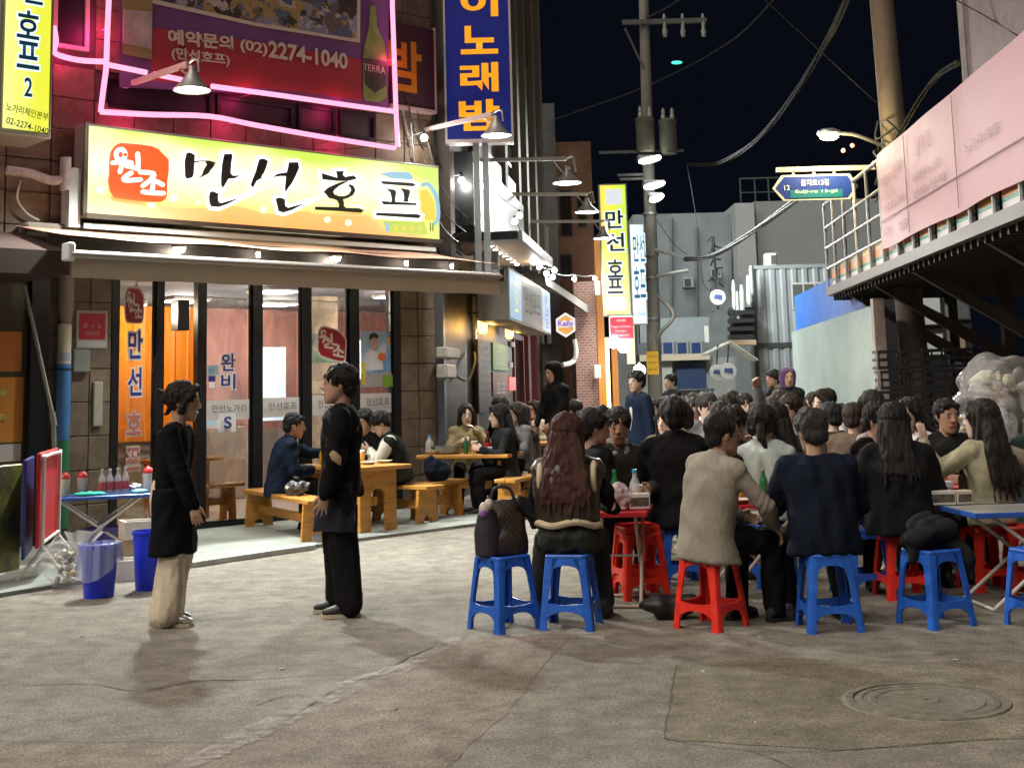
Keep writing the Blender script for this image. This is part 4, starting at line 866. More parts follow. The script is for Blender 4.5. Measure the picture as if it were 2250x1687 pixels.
# brown corner building, brick pier, orange posts, lit strips
bb = thing('brown_building', 'low brown building at the bend of the alley', 'building', (.5, 32, 0))
def wbox(name, a, b, material, parent, c=0.):
    m = MB(); m.box(a, b, c); return m.build(name, material, parent, False, True)
z1 = AY(1260, 315, 32).z
wbox('wall', (-4, 31.8, 0), (AY(1303, 500, 32).x, 45, z1), M_brown, bb)
wbox('taller_block', (-4, 31.75, 0), (AY(1219, 300, 32).x, 44, AY(1210, 232, 32).z), mat('block_grey', (.13, .13, .13), .8, var=.3, scale=1), bb)
for u in (1150, 1168, 1184, 1200):
    p = AY(u, 500, 31.6); wbox('pipe', (p.x-.05, 31.55, 2.6), (p.x+.05, 31.65, 5.4), mat('pipe_grey', (.30, .30, .27), .5), bb)
for u0, v0, u1, v1 in ((1230, 420, 1258, 520), (1268, 430, 1290, 500), (1230, 560, 1258, 610)):
    p0, p1 = AY(u0, v0, 31.78), AY(u1, v1, 31.78); w_ = wbox('window', (p0.x, 31.74, p1.z), (p1.x, 31.79, p0.z), M_black, bb); wbox('pane', (p0.x+.03, 31.73, p1.z+.03), (p1.x-.03, 31.738, p0.z-.03), mat('dark_pane3', (.02, .015, .012), .1), w_)
def brickmat():
    m = bpy.data.materials.new('brick_far'); m.use_nodes = True; n, l = nodes(m); b = n['Principled BSDF']; b.inputs['Roughness'].default_value = .85
    tc = n.new('ShaderNodeTexCoord'); mp = n.new('ShaderNodeMapping'); mp.inputs['Rotation'].default_value = (pi/2, 0, 0); l.new(tc.outputs['Object'], mp.inputs[0])
    br = n.new('ShaderNodeTexBrick'); br.inputs['Scale'].default_value = 4.2; br.inputs['Color1'].default_value = (.22, .085, .06, 1); br.inputs['Color2'].default_value = (.30, .15, .11, 1); br.inputs['Mortar'].default_value = (.34, .29, .26, 1); br.inputs['Mortar Size'].default_value = .035
    l.new(mp.outputs[0], br.inputs[0]); l.new(br.outputs[0], b.inputs['Base Color']); bp = n.new('ShaderNodeBump'); bp.inputs['Strength'].default_value = .5; l.new(br.outputs['Fac'], bp.inputs['Height']); bp.invert = True; l.new(bp.outputs[0], b.inputs['Normal']); return m
p0, p1 = AY(1262, 690, 29.6), AY(1309, 690, 29.6)
m = MB(); m.box((p0.x, 29.6, 0), (p1.x, 31.5, 3.9)); bp_ = m.build('brick_pier', brickmat()); tag(bp_, 'narrow reddish brick pier under the pale awning', 'brick pier')
M_orp = mat('post_orange', (.60, .24, .04), .5)
for k, (u0, u1, y) in enumerate(((1311, 1327, 30.2), (1341, 1354, 31.5))):
    p0, p1 = AY(u0, 700, y), AY(u1, 700, y); m = MB(); m.box((p0.x, y, 0), (p1.x, y+.25, AY(u0, 520, y).z)); o = m.build('orange_post', M_orp); tag(o, 'orange painted door post, %s' % ('nearest the brick pier' if k == 0 else 'beyond the yellow light strip'), 'post', 'orange posts')
p0 = AY(1331, 700, 30.6); m = MB(); m.box((p0.x-.035, 30.55, .8), (p0.x+.045, 30.62, AY(1331, 742, 30.6).z)); o = m.build('light_strip', emat('strip_yellow', (1, .85, .25), 3.)); tag(o, 'vertical yellow light strip between the orange posts', 'light strip')
p0 = AY(1388, 750, 33.); m = MB(); m.box((p0.x-.10, 33.3, 2.1), (p0.x+.10, 33.4, 3.5)); o = m.build('light_strip', emat('strip_pale', (.95, .95, .55), 1.2)); tag(o, 'pale yellow lit panel behind the red sign', 'light panel')
m = MB(); p0, p1 = AY(1304, 802, 29.4), AY(1320, 832, 29.4); m.box((p0.x, 29.3, p1.z), (p1.x, 29.45, p0.z), .02); o = m.build('switch_box', mat('switch_white', (.55, .55, .5), .5)); tag(o, 'white switch box on the brick pier', 'switch box')
m = MB(); p0, p1 = AY(1306, 618, 29.2), AY(1319, 650, 29.2); m.box((p0.x, 29.1, p1.z), (p1.x, 29.25, p0.z), .02); o = m.build('junction_box', mat('junction_grey', (.40, .46, .5), .5)); tag(o, 'pale grey junction box on the orange post top', 'junction box')
m = MB(); P0 = AY(1268, 745, 29.3)
m.tube(smooth_path([AY(1262, 745, 29.3), AY(1266, 775, 29.3), AY(1258, 795, 29.3), AY(1235, 802, 28.9)], 6), .055, 8); o = m.build('duct_hose', mat('duct_white', (.50, .50, .46), .6, var=.3, scale=20)); tag(o, 'pale flexible duct beside the brick pier', 'duct')
# vertical restaurant signs
def vsign(name, label, u0, v0, u1, v1, y, face, texts, rim=(.35, .36, .34)):
    p0, p1 = AY(u0, v0, y), AY(u1, v1, y); t = thing(name, label, 'sign', ((p0.x+p1.x)/2, y, p1.z))
    wbox('sign_box', (p0.x-.03, y, p1.z-.03), (p1.x+.03, y+.22, p0.z+.03), mat('vsign_rim', rim, .5), t)
    wbox('sign_face', (p0.x, y-.012, p1.z), (p1.x, y-.002, p0.z), face, t)
    for body, u, v, wp, hp, ink, off in texts:
        c = AY(u, v, y-.018); s = y/FPX
        lt = lettering(body, plane_m(c, (1, 0, 0), (0, 0, 1)), .1, ink, t, wfit=wp*s, hfit=hp*s, offset=off)
        if ink is M_inkb or ink is M_blueink: lettering(body, plane_m(c+Vector((0, .005, 0)), (1, 0, 0), (0, 0, 1)), .1, M_halob, lt, 'letter_halo', wfit=wp*s*1.15, hfit=hp*s*1.12, offset=.06)
    return t
YV = 29.
vs1 = vsign('vertical_sign', 'tall backlit yellow and lime vertical sign with black letters down the alley', 1318, 408, 1384, 690, YV, lgrad('lime_print', (1, .72, .06), (.60, .85, .03), 1.15), [('만', 1350, 482, 40, 40, M_inkb, .02), ('선', 1352, 532, 40, 40, M_inkb, .02), ('호', 1352, 590, 34, 40, M_inkb, .02), ('프', 1352, 628, 34, 34, M_inkb, .02), ('본점', 1355, 668, 36, 20, M_inkb, .01)])
wbox('seal_print', (AY(1331, 430, YV).x, YV-.02, AY(1345, 450, YV).z), (AY(1366, 430, YV).x, YV-.014, AY(1345, 416, YV).z), emat('seal_faded', (.72, .74, .80), .95), vs1)
wbox('foot_print', (AY(1330, 660, YV).x, YV-.0185, AY(1345, 682, YV).z), (AY(1374, 660, YV).x, YV-.0135, AY(1345, 652, YV).z), emat('foot_blue', (.65, .88, .95), 1.0), vs1)
vs2 = vsign('vertical_sign', 'tall backlit white and blue vertical sign beside the utility pole', 1384, 494, 1421, 710, 32., lgrad('white_print', (.85, 1, .95), (.62, .80, 1.), 1.05), [('만선', 1404, 545, 26, 60, M_blueink, .01), ('호프', 1406, 620, 26, 70, M_blueink, .01)])
lettering('노가리', plane_m(AY(1403, 690, 31.98), (1, 0, 0), (0, 0, 1)), .1, M_blueink, vs2, wfit=.3)
P0, P1 = AY(1340, 697, 28.6), AY(1391, 744, 28.6); rs_ = thing('red_square_sign', 'red rounded square sign with white lines under the yellow vertical sign', 'sign', ((P0.x+P1.x)/2, 28.6, P1.z))
wbox('sign_rim', (P0.x-.02, 28.6, P1.z-.02), (P1.x+.02, 28.72, P0.z+.02), M_whs, rs_, .03); wbox('sign_face', (P0.x, 28.585, P1.z), (P1.x, 28.598, P0.z), emat('sign_red', (.9, .02, .04), .62, (.5, .02, .03)), rs_, .006)
for body, v, wp, hp in (('HEE BEE', 704, 20, 5), ('Nogari & Chicken', 718, 42, 6), ('Gwanggyo', 727, 24, 4), ('Fresh draft beer', 736, 34, 4)):
    lettering(body, plane_m(AY(1365, v, 28.575), (1, 0, 0), (0, 0, 1)), .1, emat('sign_white_ink', (1, .9, .9), .8), rs_, wfit=wp*28.6/FPX, hfit=hp*28.6/FPX)
def globe(u, v, y, r, label, e=18., li=60, col=(1, .97, .92)):
    P = AY(u, v, y); t = thing('globe_lamp', label, 'lamp', P, 0, 'round white globe lamps')
    m = MB(); m.sphere(P, r, 14, 10); m.build('globe', emat('globe_white', (1, .98, .94), e), t, True, True)
    m = MB(); m.lathe([(.02, r*.9), (.03, r*1.3)], P, 8); m.build('cap', M_steel, t, True, True)
    if li: lamp('globe_light', 'POINT', P-Vector((0, r+.12, 0)), li, col, t, r)
globe(1348, 752, 28.5, .13, 'white globe lamp just below the red square sign, left one', li=10); globe(1370, 762, 28.5, .13, 'white globe lamp just below the red square sign, right one', li=10)
globe(1405, 814, 30., .14, 'white globe lamp above the man in the dark suit', li=26)
# bracket lamps along the alley
for k, (u0, v0, u1, v1, us, vs_, y, lb) in enumerate(((1012, 353, 1244, 349, 1246, 402, 20., 'lit bracket lamp on a long bar over the black canopy'), (1122, 427, 1290, 426, 1290, 466, 24., 'lit bracket lamp left of the yellow vertical sign'), (1158, 487, 1326, 486, 1326, 524, 28., 'lit bracket lamp overlapping the yellow vertical sign'))):
    gooseneck('bracket_lamp', lb, AY(u0, v0, y), AY(u1, v1, y), AY(us, vs_, y), True, mat('bracket_steel', (.42, .38, .34), .45, metal=.3), 'bracket lamps', shade_r=.23, spot=240)
# string of bulbs
bulbs = [(932, 303, 17.6), (975, 390, 18.4), (1014, 396, 19.), (1065, 410, 19.6), (1141, 474, 21.), (1131, 487, 21.3), (1172, 576, 22.), (1185, 586, 22.6), (1201, 601, 23.4), (1218, 594, 24.), (1214, 609, 24.4), (1262, 613, 27.), (1307, 612, 29.)]
st = thing('string_lights', 'string of white festoon bulbs swagged along the shop row', 'string lights', AY(932, 290, 17.6))
PB = [AY(*b) for b in bulbs]
m = MB()
for a, b in zip(PB[:-1], PB[1:]): m.tube(sag(a+Vector((0, 0, .09)), b+Vector((0, 0, .09)), .04, 6), .008, 5)
m.tube(sag(FW(.6, .1, 4.62), PB[0]+Vector((0, 0, .09)), .1, 8), .008, 5); m.build('wire', M_cable, st, True, True)
for k, P in enumerate(PB):
    m = MB(); m.lathe([(.02, .10), (.022, .06), (.03, .05)], P, 8); sk = m.build('socket', M_black, st, True, True)
    m = MB(); m.sphere(P, .048, 10, 8); m.build('bulb', M_bulb, sk, True, True)
    if k % 2 == 0: lamp('bulb_light', 'POINT', P+Vector((.02, -.16, -.08)), 7, (1, .96, .9), sk, .06)
# small sign box hung under the canopy, wires at the corner
m = MB(AM); m.box((.9, .35, 3.06), (1.05, .75, 3.5), .01); o = m.build('speaker_box', mat('speaker_pale', (.46, .45, .42), .5)); tag(o, 'pale speaker box hung under the black canopy', 'speaker')
rw = random.Random(11); wc = thing('corner_wires', 'tangle of loose cables at the corner beside the main signboard', 'cables', FW(2.8, .1, 4.2))
for k in range(14):
    m = MB(); a = FW(2.45+rw.uniform(-.3, .3), .12+rw.uniform(0, .1), 4.9+rw.uniform(-.3, .6)); b = AW(rw.uniform(.1, 1.6), rw.uniform(.1, .5), 3.3+rw.uniform(0, 1.0))
    c = a.lerp(b, .5)+Vector((rw.uniform(-.2, .2), rw.uniform(-.2, .2), rw.uniform(-.5, -.05)))
    m.tube(smooth_path([a, c, b], 8), rw.choice((.006, .009, .012)), 5); m.build('cable', rw.choice((M_cable, M_cable, M_cableg)), wc, True, True)
# ================================================================== utility poles, cables, street lamp, road sign
M_pole = mat('pole_concrete', (.21, .205, .182), .8, var=.18, scale=3, bump=.2, bscale=50)
YP = 33.
pb = AY(1440, 860, YP); pt = AY(1413, -40, YP)
up = thing('utility_pole', 'tall concrete utility pole with two transformers and floodlights', 'utility pole', (pb.x, YP, 0))
def ppart(name, fn, material, smooth=False, parent=None):
    m = MB(); fn(m); return m.build(name, material, parent or up, smooth, True)
ax_ = (pt-pb)/(pt.z-pb.z); base = pb - ax_*pb.z
ppart('pole', lambda m: m.tube([base, base+ax_*6, base+ax_*14], [.19, .155, .11], 16), M_pole, True)
def PP(v): # point of the pole axis at picture height v
    z = AY(1430, v, YP).z; return base+ax_*z
ppart('crossarm', lambda m: (m.box((AY(1366, 55, YP).x, YP-.2, PP(52).z-.06), (AY(1550, 55, YP).x, YP-.1, PP(52).z+.06))), mat('arm_grey', (.10, .10, .095), .6))
ppart('brace', lambda m: (m.tube([AY(1373, 62, YP-.15), AY(1414, 150, YP-.15)], .03, 6)), mat('arm_grey'), True)
for u in (1460, 1500, 1545): ppart('insulator', lambda m, u=u: m.lathe([(.05, -.35), (.07, -.2), (.04, -.1), (.06, 0), (.03, .25)], AY(u, 52, YP-.15), 8), mat('insulator_grey', (.3, .3, .28), .4), True)
for k, (u0, u1, v0, v1) in enumerate(((1396, 1440, 262, 335), (1447, 1489, 266, 338))):
    a, b = AY(u0, v0, YP-.5), AY(u1, v1, YP-.5); r_ = (b.x-a.x)/2
    t = ppart('transformer', lambda m, a=a, b=b, r_=r_: m.lathe([(r_*.9, b.z), (r_, b.z+.05), (r_, a.z-.06), (r_*1.05, a.z-.05), (r_*1.05, a.z), (r_*.7, a.z+.05)], ((a.x+b.x)/2, YP-.5, 0), 20), mat('transformer_olive', (.10, .10, .075), .55, var=.15), True)
    for s in (-.5, .5): ppart('bushing', lambda m, a=a, r_=r_, s=s, b=b: m.lathe([(.05, .02), (.06, .1), (.035, .14), (.05, .2), (.02, .3)], ((a.x+b.x)/2+s*r_, YP-.6, a.z), 8), mat('bushing_pale', (.4, .38, .36), .3), True, t)
ppart('bracket_bar', lambda m: (m.box((AY(1315, 335, YP).x, YP-.25, PP(336).z-.03), (AY(1500, 335, YP).x, YP-.18, PP(336).z+.03)), m.box((AY(1355, 385, YP).x, YP-.22, PP(386).z-.03), (AY(1412, 385, YP).x, YP-.15, PP(386).z+.03)), m.box((AY(1360, 396, YP).x, YP-.3, PP(396).z-.03), (AY(1412, 396, YP).x, YP-.23, PP(396).z+.03))), mat('arm_grey'))
ppart('cable_arm', lambda m: (m.tube([PP(548), AY(1470, 556, YP-.4), AY(1500, 566, YP-.4)], .05, 8), m.tube([PP(610), AY(1480, 600, YP-.5), AY(1512, 595, YP-.5)], .05, 8)), mat('arm_white', (.30, .31, .30), .5), True)
for k, (u, v, ry) in enumerate(((1427, 357, .5), (1437, 413, .35), (1442, 441, .2))):
    P = AY(u, v, YP-.6); s = (.30, .28, .19)[k]
    f = ppart('floodlight', lambda m, P=P, s=s: m.box((P.x-s, P.y-.05, P.z+.04), (P.x+s, P.y+.22, P.z+.2), .03), mat('flood_grey', (.12, .12, .12), .5))
    ppart('lit_lens', lambda m, P=P, s=s: m.loft([[P+Vector((s*.95*cos(t*pi/8), -.14+.10*sin(t*pi/8), .04+.10*sin(t*pi/8)+.06*cos(t*pi/8))) for t in range(16)], [P+Vector((s*.95*cos(t*pi/8), -.10+.10*sin(t*pi/8), .06+.10*sin(t*pi/8)+.06*cos(t*pi/8))) for t in range(16)]]), emat('flood_lens', (1, 1, .97), 9.), True, f)
    lamp('flood_beam', 'SPOT', P+(Vector((0, -1.0, -.1)) if k < 2 else Vector((.7, .9, -.1))), (1000, 900, 850)[k], (.96, 1, .96), f, .5, radians(130), .5, (((.1, -1.0, -.8), (.35, -.6, -.8), (.55, .75, -.35))[k]))
ppart('cable_bundle', lambda m: m.tube(smooth_path([PP(640), AY(1480, 690, YP-.4), AY(1452, 730, YP-.3), PP(760)], 6), .05, 6), M_cableg, True)
q = AY(1433, 800, YP); yn = ppart('notice', lambda m: m.box((AY(1421, 800, 32.6).x, 32.58, AY(1430, 823, 32.6).z), (AY(1447, 800, 32.6).x, 32.6, AY(1430, 772, 32.6).z)), mat('notice_yellow', (.65, .38, .01), .5))
yn['label'] = 'yellow notice with dark lettering tied to the pole'
for k in range(3): lettering(('예약문의', '본부문의', '24-10')[k], plane_m(AY(1434, 783+k*14, 32.57), (1, 0, 0), (0, 0, 1)), .1, M_inkb, yn, wfit=.22)
ppart('pole_band', lambda m: [m.lathe([(.20-.004*k, -.03), (.20-.004*k, .03)], PP(v), 14) for k, v in enumerate((470, 560, 610, 700))], M_steel, True)
Y2 = 20.
p2b = AY(1975, 420, Y2); p2t = AY(1934, -30, Y2); a2 = (p2t-p2b)/(p2t.z-p2b.z); b2 = p2b-a2*p2b.z
up2 = thing('utility_pole', 'thick leaning concrete pole rising behind the pink banner', 'utility pole', (b2.x, Y2, 0))
m = MB(); m.tube([b2, b2+a2*5, b2+a2*12], [.22, .195, .15], 16); m.build('pole', mat('pole_warm', (.15, .11, .082), .8, var=.15, scale=2), up2, True, True)
m = MB()
for k in range(26):
    t = random.uniform(0, 2*pi); z = 4.9+random.uniform(-.45, .45); c = b2+a2*z
    m.tube(smooth_path([c+Vector((.25*cos(t), .25*sin(t)-.1, random.uniform(-.3, .3))), c+Vector((.4*cos(t+.7), .4*sin(t+.7)-.15, random.uniform(-.3, .2))), c+Vector((.28*cos(t+1.6), .28*sin(t+1.6)-.1, random.uniform(-.35, .35)))], 4), .016, 5)
m.build('cable_tangle', M_cable, up2, True, True)
# street lamp
LP = AY(1822, 296, Y2-.3)
sl = thing('street_lamp', 'street lamp with yellow glow on a bracket of the leaning pole', 'street lamp', LP)
m = MB(); m.tube(smooth_path([b2+a2*5.0, AY(1890, 300, Y2-.2), LP+Vector((.15, 0, .02))], 6), .03, 8); m.build('bracket', M_steel, sl, True, True)
m = MB(); m.loft([[LP+Vector((x, .14*w*cos(t*pi/6), .02+.08*w*sin(t*pi/6))) for t in range(12)] for x, w in ((-.17, .5), (-.1, .95), (.05, 1.), (.16, .5))]); m.build('housing', M_steel, sl, True, True)
m = MB(); m.sphere(LP+Vector((-.02, -.06, -.045)), (.14, .12, .055), 14, 8); m.build('lit_lens', emat('street_lens', (1, .88, .35), 30.), sl, True, True)
lamp('street_light', 'POINT', LP+Vector((-.05, -.2, -.2)), 90, (1, .85, .40), sl, .1)
m = MB(); 
for u, v in ((1853, 331), (1873, 320)): m.sphere(AY(u, v, Y2-.3), .035, 8, 6)
o = m.build('warning_light', emat('warn_orange', (1, .22, .06), 2.)); tag(o, 'pair of small orange lights under the street lamp', 'light')
# road name sign
rn = thing('road_name_sign', 'blue hexagonal road name sign hung from a bar', 'road sign', AY(1785, 438, Y2))
xs = lambda u: AY(u, 410, Y2).x
zs = lambda v: AY(1785, v, Y2).z
m = MB(); m.box((xs(1708), Y2-.04, zs(377)), (xs(1960), Y2+.04, zs(367))); m.build('bar', mat('bar_cream', (.45, .40, .33), .5, metal=.2), rn, False, True)
m = MB(); [m.box((xs(u)-.02, Y2-.01, zs(388)), (xs(u)+.02, Y2+.01, zs(376))) for u in (1745, 1790, 1835)]; m.build('hanger', M_steel, rn, False, True)
hexp = [(1697, 412), (1718, 384), (1868, 384), (1885, 412), (1866, 440), (1720, 440)]
m = MB(); m.prism([(xs(u), zs(v)) for u, v in hexp], Y2-.015, Y2+.015, 'y'); m.build('plate', mat('plate_white', (.6, .58, .5), .5), rn, False, True)
cx_, cz_ = xs(1790), zs(412)
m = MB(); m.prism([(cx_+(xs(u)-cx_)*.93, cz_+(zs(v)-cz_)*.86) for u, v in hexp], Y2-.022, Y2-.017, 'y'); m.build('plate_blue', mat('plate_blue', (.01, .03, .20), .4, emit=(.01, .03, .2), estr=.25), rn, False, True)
m = MB(); m.box((xs(1735), Y2-.028, zs(435)), (xs(1850), Y2-.024, zs(418))); m.build('plate_teal', mat('plate_teal', (.01, .13, .18), .4), rn, False, True)
for body, u, v, wp, hp in (('을지로13길', 1790, 402, 62, 14), ('Eulji-ro 13-gil', 1792, 422, 92, 9), ('12', 1728, 412, 12, 11)):
    lettering(body, plane_m((xs(u), Y2-.032, zs(v)), (1, 0, 0), (0, 0, 1)), .1, M_whs, rn, wfit=wp*Y2/FPX, hfit=hp*Y2/FPX)
# overhead cables
M_cabled = mat('cable_dim', (.022, .022, .021), .95, spec=.05)
def cable(label, pts, r, m_=None, n=10, strands=1):
    r = r*.72; m_ = m_ or M_cabled
    P = smooth_path(pts, n); m = MB()
    for k in range(strands):
        ph = k*2*pi/max(1, strands)
        m.tube([p+Vector((0, 0, 0)) + (Vector((cos(ph+i*.15), 0, sin(ph+i*.15)))*r*1.5 if strands > 1 else Vector()) for i, p in enumerate(P)], r, 5)
    o = m.build('overhead_cable', m_ or M_cableg, None, True); return tag(o, label, 'cable', 'overhead cables')
cable('thick cable bundle drooping from the upper sky to the pole', [AY(1870, -20, 17), AY(1815, 95, 20), AY(1740, 215, 24), AY(1660, 310, 28), AY(1580, 358, 31), AY(1515, 362, 33)], .03, strands=4)
cable('thin cable running down to the leaning pole', [AY(1670, -10, 16), AY(1800, 110, 18), AY(1925, 225, 20)], .013)
cable('dark cable slanting across the sky behind the pole', [AY(1700, 0, 30), AY(1600, 95, 32), AY(1420, 190, 36), AY(1220, 262, 40)], .03, M_cable)
cable('cable from the upper pole to the sky corner', [AY(1420, 40, 33), AY(1470, 15, 30), AY(1530, -30, 26)], .03, M_cable)
cable('cable bundle from the leaning pole up past the pink banner', [b2+a2*5.1, AY(2040, 190, 18), AY(2110, 135, 16)], .025, strands=3)
cable('thin cable in the upper corner above the pink banner', [AY(2100, 0, 15), AY(2190, 50, 14), AY(2260, 95, 13)], .01)
cable('spiral wrapped cable bundle rising over the grey wall', [AY(1505, 570, 33), AY(1570, 560, 32), AY(1660, 505, 30), AY(1755, 435, 27)], .035, mat('cable_pale', (.09, .095, .092), .6), strands=4)
cable('long thin cable from the pole to the far building', [AY(1440, 480, 33), AY(1480, 535, 33), AY(1510, 560, 33)], .012)
cable('thin cable hanging before the grey wall', [AY(1505, 340, 34), AY(1520, 420, 35), AY(1535, 520, 36), AY(1545, 620, 37), AY(1565, 640, 38)], .012, M_cable)
m = MB(); 
for u, v in ((1487, 138),): m.sphere(AY(u, v, 36), (.16, .05, .05), 10, 6)
o = m.build('aviation_light', emat('light_green', (.05, .85, .55), 1.6)); tag(o, 'faint green light in the night sky', 'light')
# ================================================================== far end of the alley
gb = thing('grey_building', 'large blank grey wall closing the alley under the night sky', 'building', (7, 46, 0))
YG = 46.
M_gwall = mat('grey_render', (.28, .335, .36), .85, var=.2, scale=.9)
wbox('wall', (AY(1395, 600, YG).x, YG, 0), (AY(1632, 600, YG).x, YG+10, AY(1540, 468, YG).z), M_gwall, gb)
wbox('wall', (AY(1622, 600, YG-1).x, YG-1, 0), (AY(1664, 600, YG-1).x, YG+9, AY(1640, 446, YG-1).z), mat('grey_render_light', (.42, .45, .46), .85, var=.06, scale=.6), gb)
wbox('wall', (AY(1664, 600, YG-.6).x, YG-.6, 0), (AY(1960, 600, YG-.6).x, YG+9, AY(1740, 441, YG-.6).z), mat('grey_render_dark', (.27, .30, .31), .85, var=.08, scale=.6), gb)
m = MB(); zt = AY(1640, 446, YG-1).z
for u in (1628, 1660, 1690, 1720, 1750): x = AY(u, 440, YG).x; m.tube([(x, YG, zt), (x, YG, zt+1.0)], .03, 5)
m.tube([(AY(1628, 440, YG).x, YG, zt+1.0), (AY(1750, 440, YG).x, YG, zt+1.0)], .03, 5); m.tube([(AY(1628, 440, YG).x, YG, zt+.5), (AY(1750, 440, YG).x, YG, zt+.5)], .02, 5); m.build('roof_railing', mat('rail_green', (.05, .08, .07), .6), gb, True, True)
for u, v0, v1 in ((1475, 480, 700), (1530, 500, 760), (1605, 470, 640)):
    m = MB(); m.tube([AY(u, v0, YG-.1), AY(u, v1, YG-.1)], .07, 8); m.build('pipe', mat('pipe_wall', (.20, .23, .24), .6), gb, True, True)
for u, v in ((1500, 610), (1560, 590)):
    a, b = AY(u, v, YG-.3), AY(u+26, v+22, YG-.3); w_ = wbox('cooling_unit', (a.x, YG-.35, b.z), (b.x, YG-.02, a.z), mat('unit_pale', (.40, .43, .42), .5, var=.15), gb, .02); wbox('grille', (a.x+.05, YG-.37, b.z+.05), (a.x+.26, YG-.352, a.z-.05), mat('unit_dark', (.06, .07, .07), .5), w_)
YC = 36.
def far(u, v, y): return AY(u, v, y)
sh = thing('far_kiosk', 'small two-storey kiosk with blue windows and shutter at the alley end', 'building', far(1520, 880, 40))
def fb(name, u0, v0, u1, v1, y, d, material, parent=sh, c=0.):
    a, b = AY(u0, v0, y), AY(u1, v1, y); return wbox(name, (a.x, y, b.z), (b.x, y+d, a.z), material, parent, c)
fb('ledge', 1405, 780, 1560, 790, 39, 1.2, mat('ledge_cream', (.55, .48, .38), .6))
fb('wall', 1405, 790, 1620, 930, 39.6, .5, mat('kiosk_wall', (.30, .32, .30), .7, var=.1))
fb('pillar', 1452, 792, 1482, 930, 39.3, .3, mat('kiosk_pillar', (.50, .50, .46), .6))
fb('shutter', 1486, 796, 1552, 856, 39.4, .2, mat('shutter_blue', (.025, .05, .14), .5, var=.3, scale=1.5))
for k in range(3): 
    w_ = fb('window', 1454+k*31, 750, 1481+k*31, 779, 39.8, .1, mat('win_frame', (.30, .33, .35), .5)); fb('pane', 1457+k*31, 753, 1478+k*31, 776, 39.78, .015, mat('pane_blue', (.03, .06, .16), .15), w_)
fb('upper_wall', 1405, 700, 1560, 750, 39.9, .4, M_gwall)
fb('white_tube', 1547, 716, 1558, 752, 38.6, .1, mat('tube_white', (.62, .66, .62), .4))
m = MB()
for k in range(10):
    x = AY(1485+k*9, 880, 37).x; m.tube([(x, 37, .3), (x, 37, 1.45)], .025, 5)
for z in (.4, 1.4): m.tube([(AY(1482, 880, 37).x, 37, z), (AY(1572, 880, 37).x, 37, z)], .025, 5)
o = m.build('far_railing', mat('rail_dark', (.06, .065, .07), .5), None, True); tag(o, 'dark picket railing in front of the blue shutter', 'railing')
# containers
def corrugated(name, a, b, z0, z1, material, parent, pitch=.28, amp=.035, nrm=None, th=.02):
    a, b = Vector(a), Vector(b); L = (b-a).length; t = (b-a).normalized(); nn = nrm or Vector((t.y, -t.x, 0)); n = max(2, int(L/pitch)); prof = []
    for i in range(n):
        for f, o in ((0, 0), (.32, 0), (.5, 1), (.82, 1)):
            prof.append(a+t*((i+f)*L/n)+nn*o*amp)
    prof.append(b)
    m = MB(); m.loft([[p+Vector((0, 0, z)) for p in prof] for z in (z0, z1)], cap=False, closed=False); m.loft([[p-nn*th+Vector((0, 0, z)) for p in prof] for z in (z0, z1)], cap=False, closed=False)
    return m.build(name, material, parent, False, True)
M_cont = mat('container_grey', (.27, .31, .33), .5, var=.12, scale=1.)
ct = thing('shipping_container', 'grey corrugated shipping containers stacked two high', 'container', AY(1735, 880, YC))
xa, xb = AY(1662, 700, YC).x, AY(1830, 700, YC).x; zmid = AY(1735, 757, YC).z; ztop = AY(1735, 590, YC).z
corrugated('lower_front', (xa, YC, 0), (xb, YC, 0), .0, zmid-.06, M_cont, ct); corrugated('upper_front', (xa, YC-.02, 0), (xb, YC-.02, 0), zmid+.06, ztop, M_cont, ct)
wbox('body', (xa, YC+.06, 0), (xb, YC+3, ztop-.02), M_cont, ct)
wbox('corner_post', (xa-.10, YC-.08, 0), (xa, YC+.06, ztop+.03), mat('post_dark', (.05, .055, .06), .5), ct); wbox('rail', (xa, YC-.06, zmid-.06), (xb, YC+.0, zmid+.06), mat('post_dark'), ct); wbox('top_rail', (xa, YC-.07, ztop), (xb, YC+.05, ztop+.10), M_cont, ct)
w_ = wbox('window', (AY(1738, 650, YC).x, YC-.09, AY(1738, 680, YC).z), (AY(1812, 650, YC).x, YC-.065, AY(1738, 622, YC).z), mat('win_pale', (.5, .52, .5), .5), ct)
for k in range(3): wbox('pane', (AY(1741+k*25, 650, YC).x, YC-.10, AY(1738, 676, YC).z), (AY(1762+k*25, 650, YC).x, YC-.092, AY(1738, 626, YC).z), mat('pane_olive', (.10, .12, .10), .2), w_)
ac = thing('air_conditioner', 'pale outdoor air conditioner unit on the container roof', 'air conditioner', AY(1695, 590, YC))
fb('case', 1682, 556, 1708, 586, YC, .4, mat('ac_white', (.55, .57, .52), .5), ac, .02); fb('fan_grille', 1694, 561, 1706, 580, YC-.02, .018, mat('ac_dark', (.08, .09, .09), .5), ac)
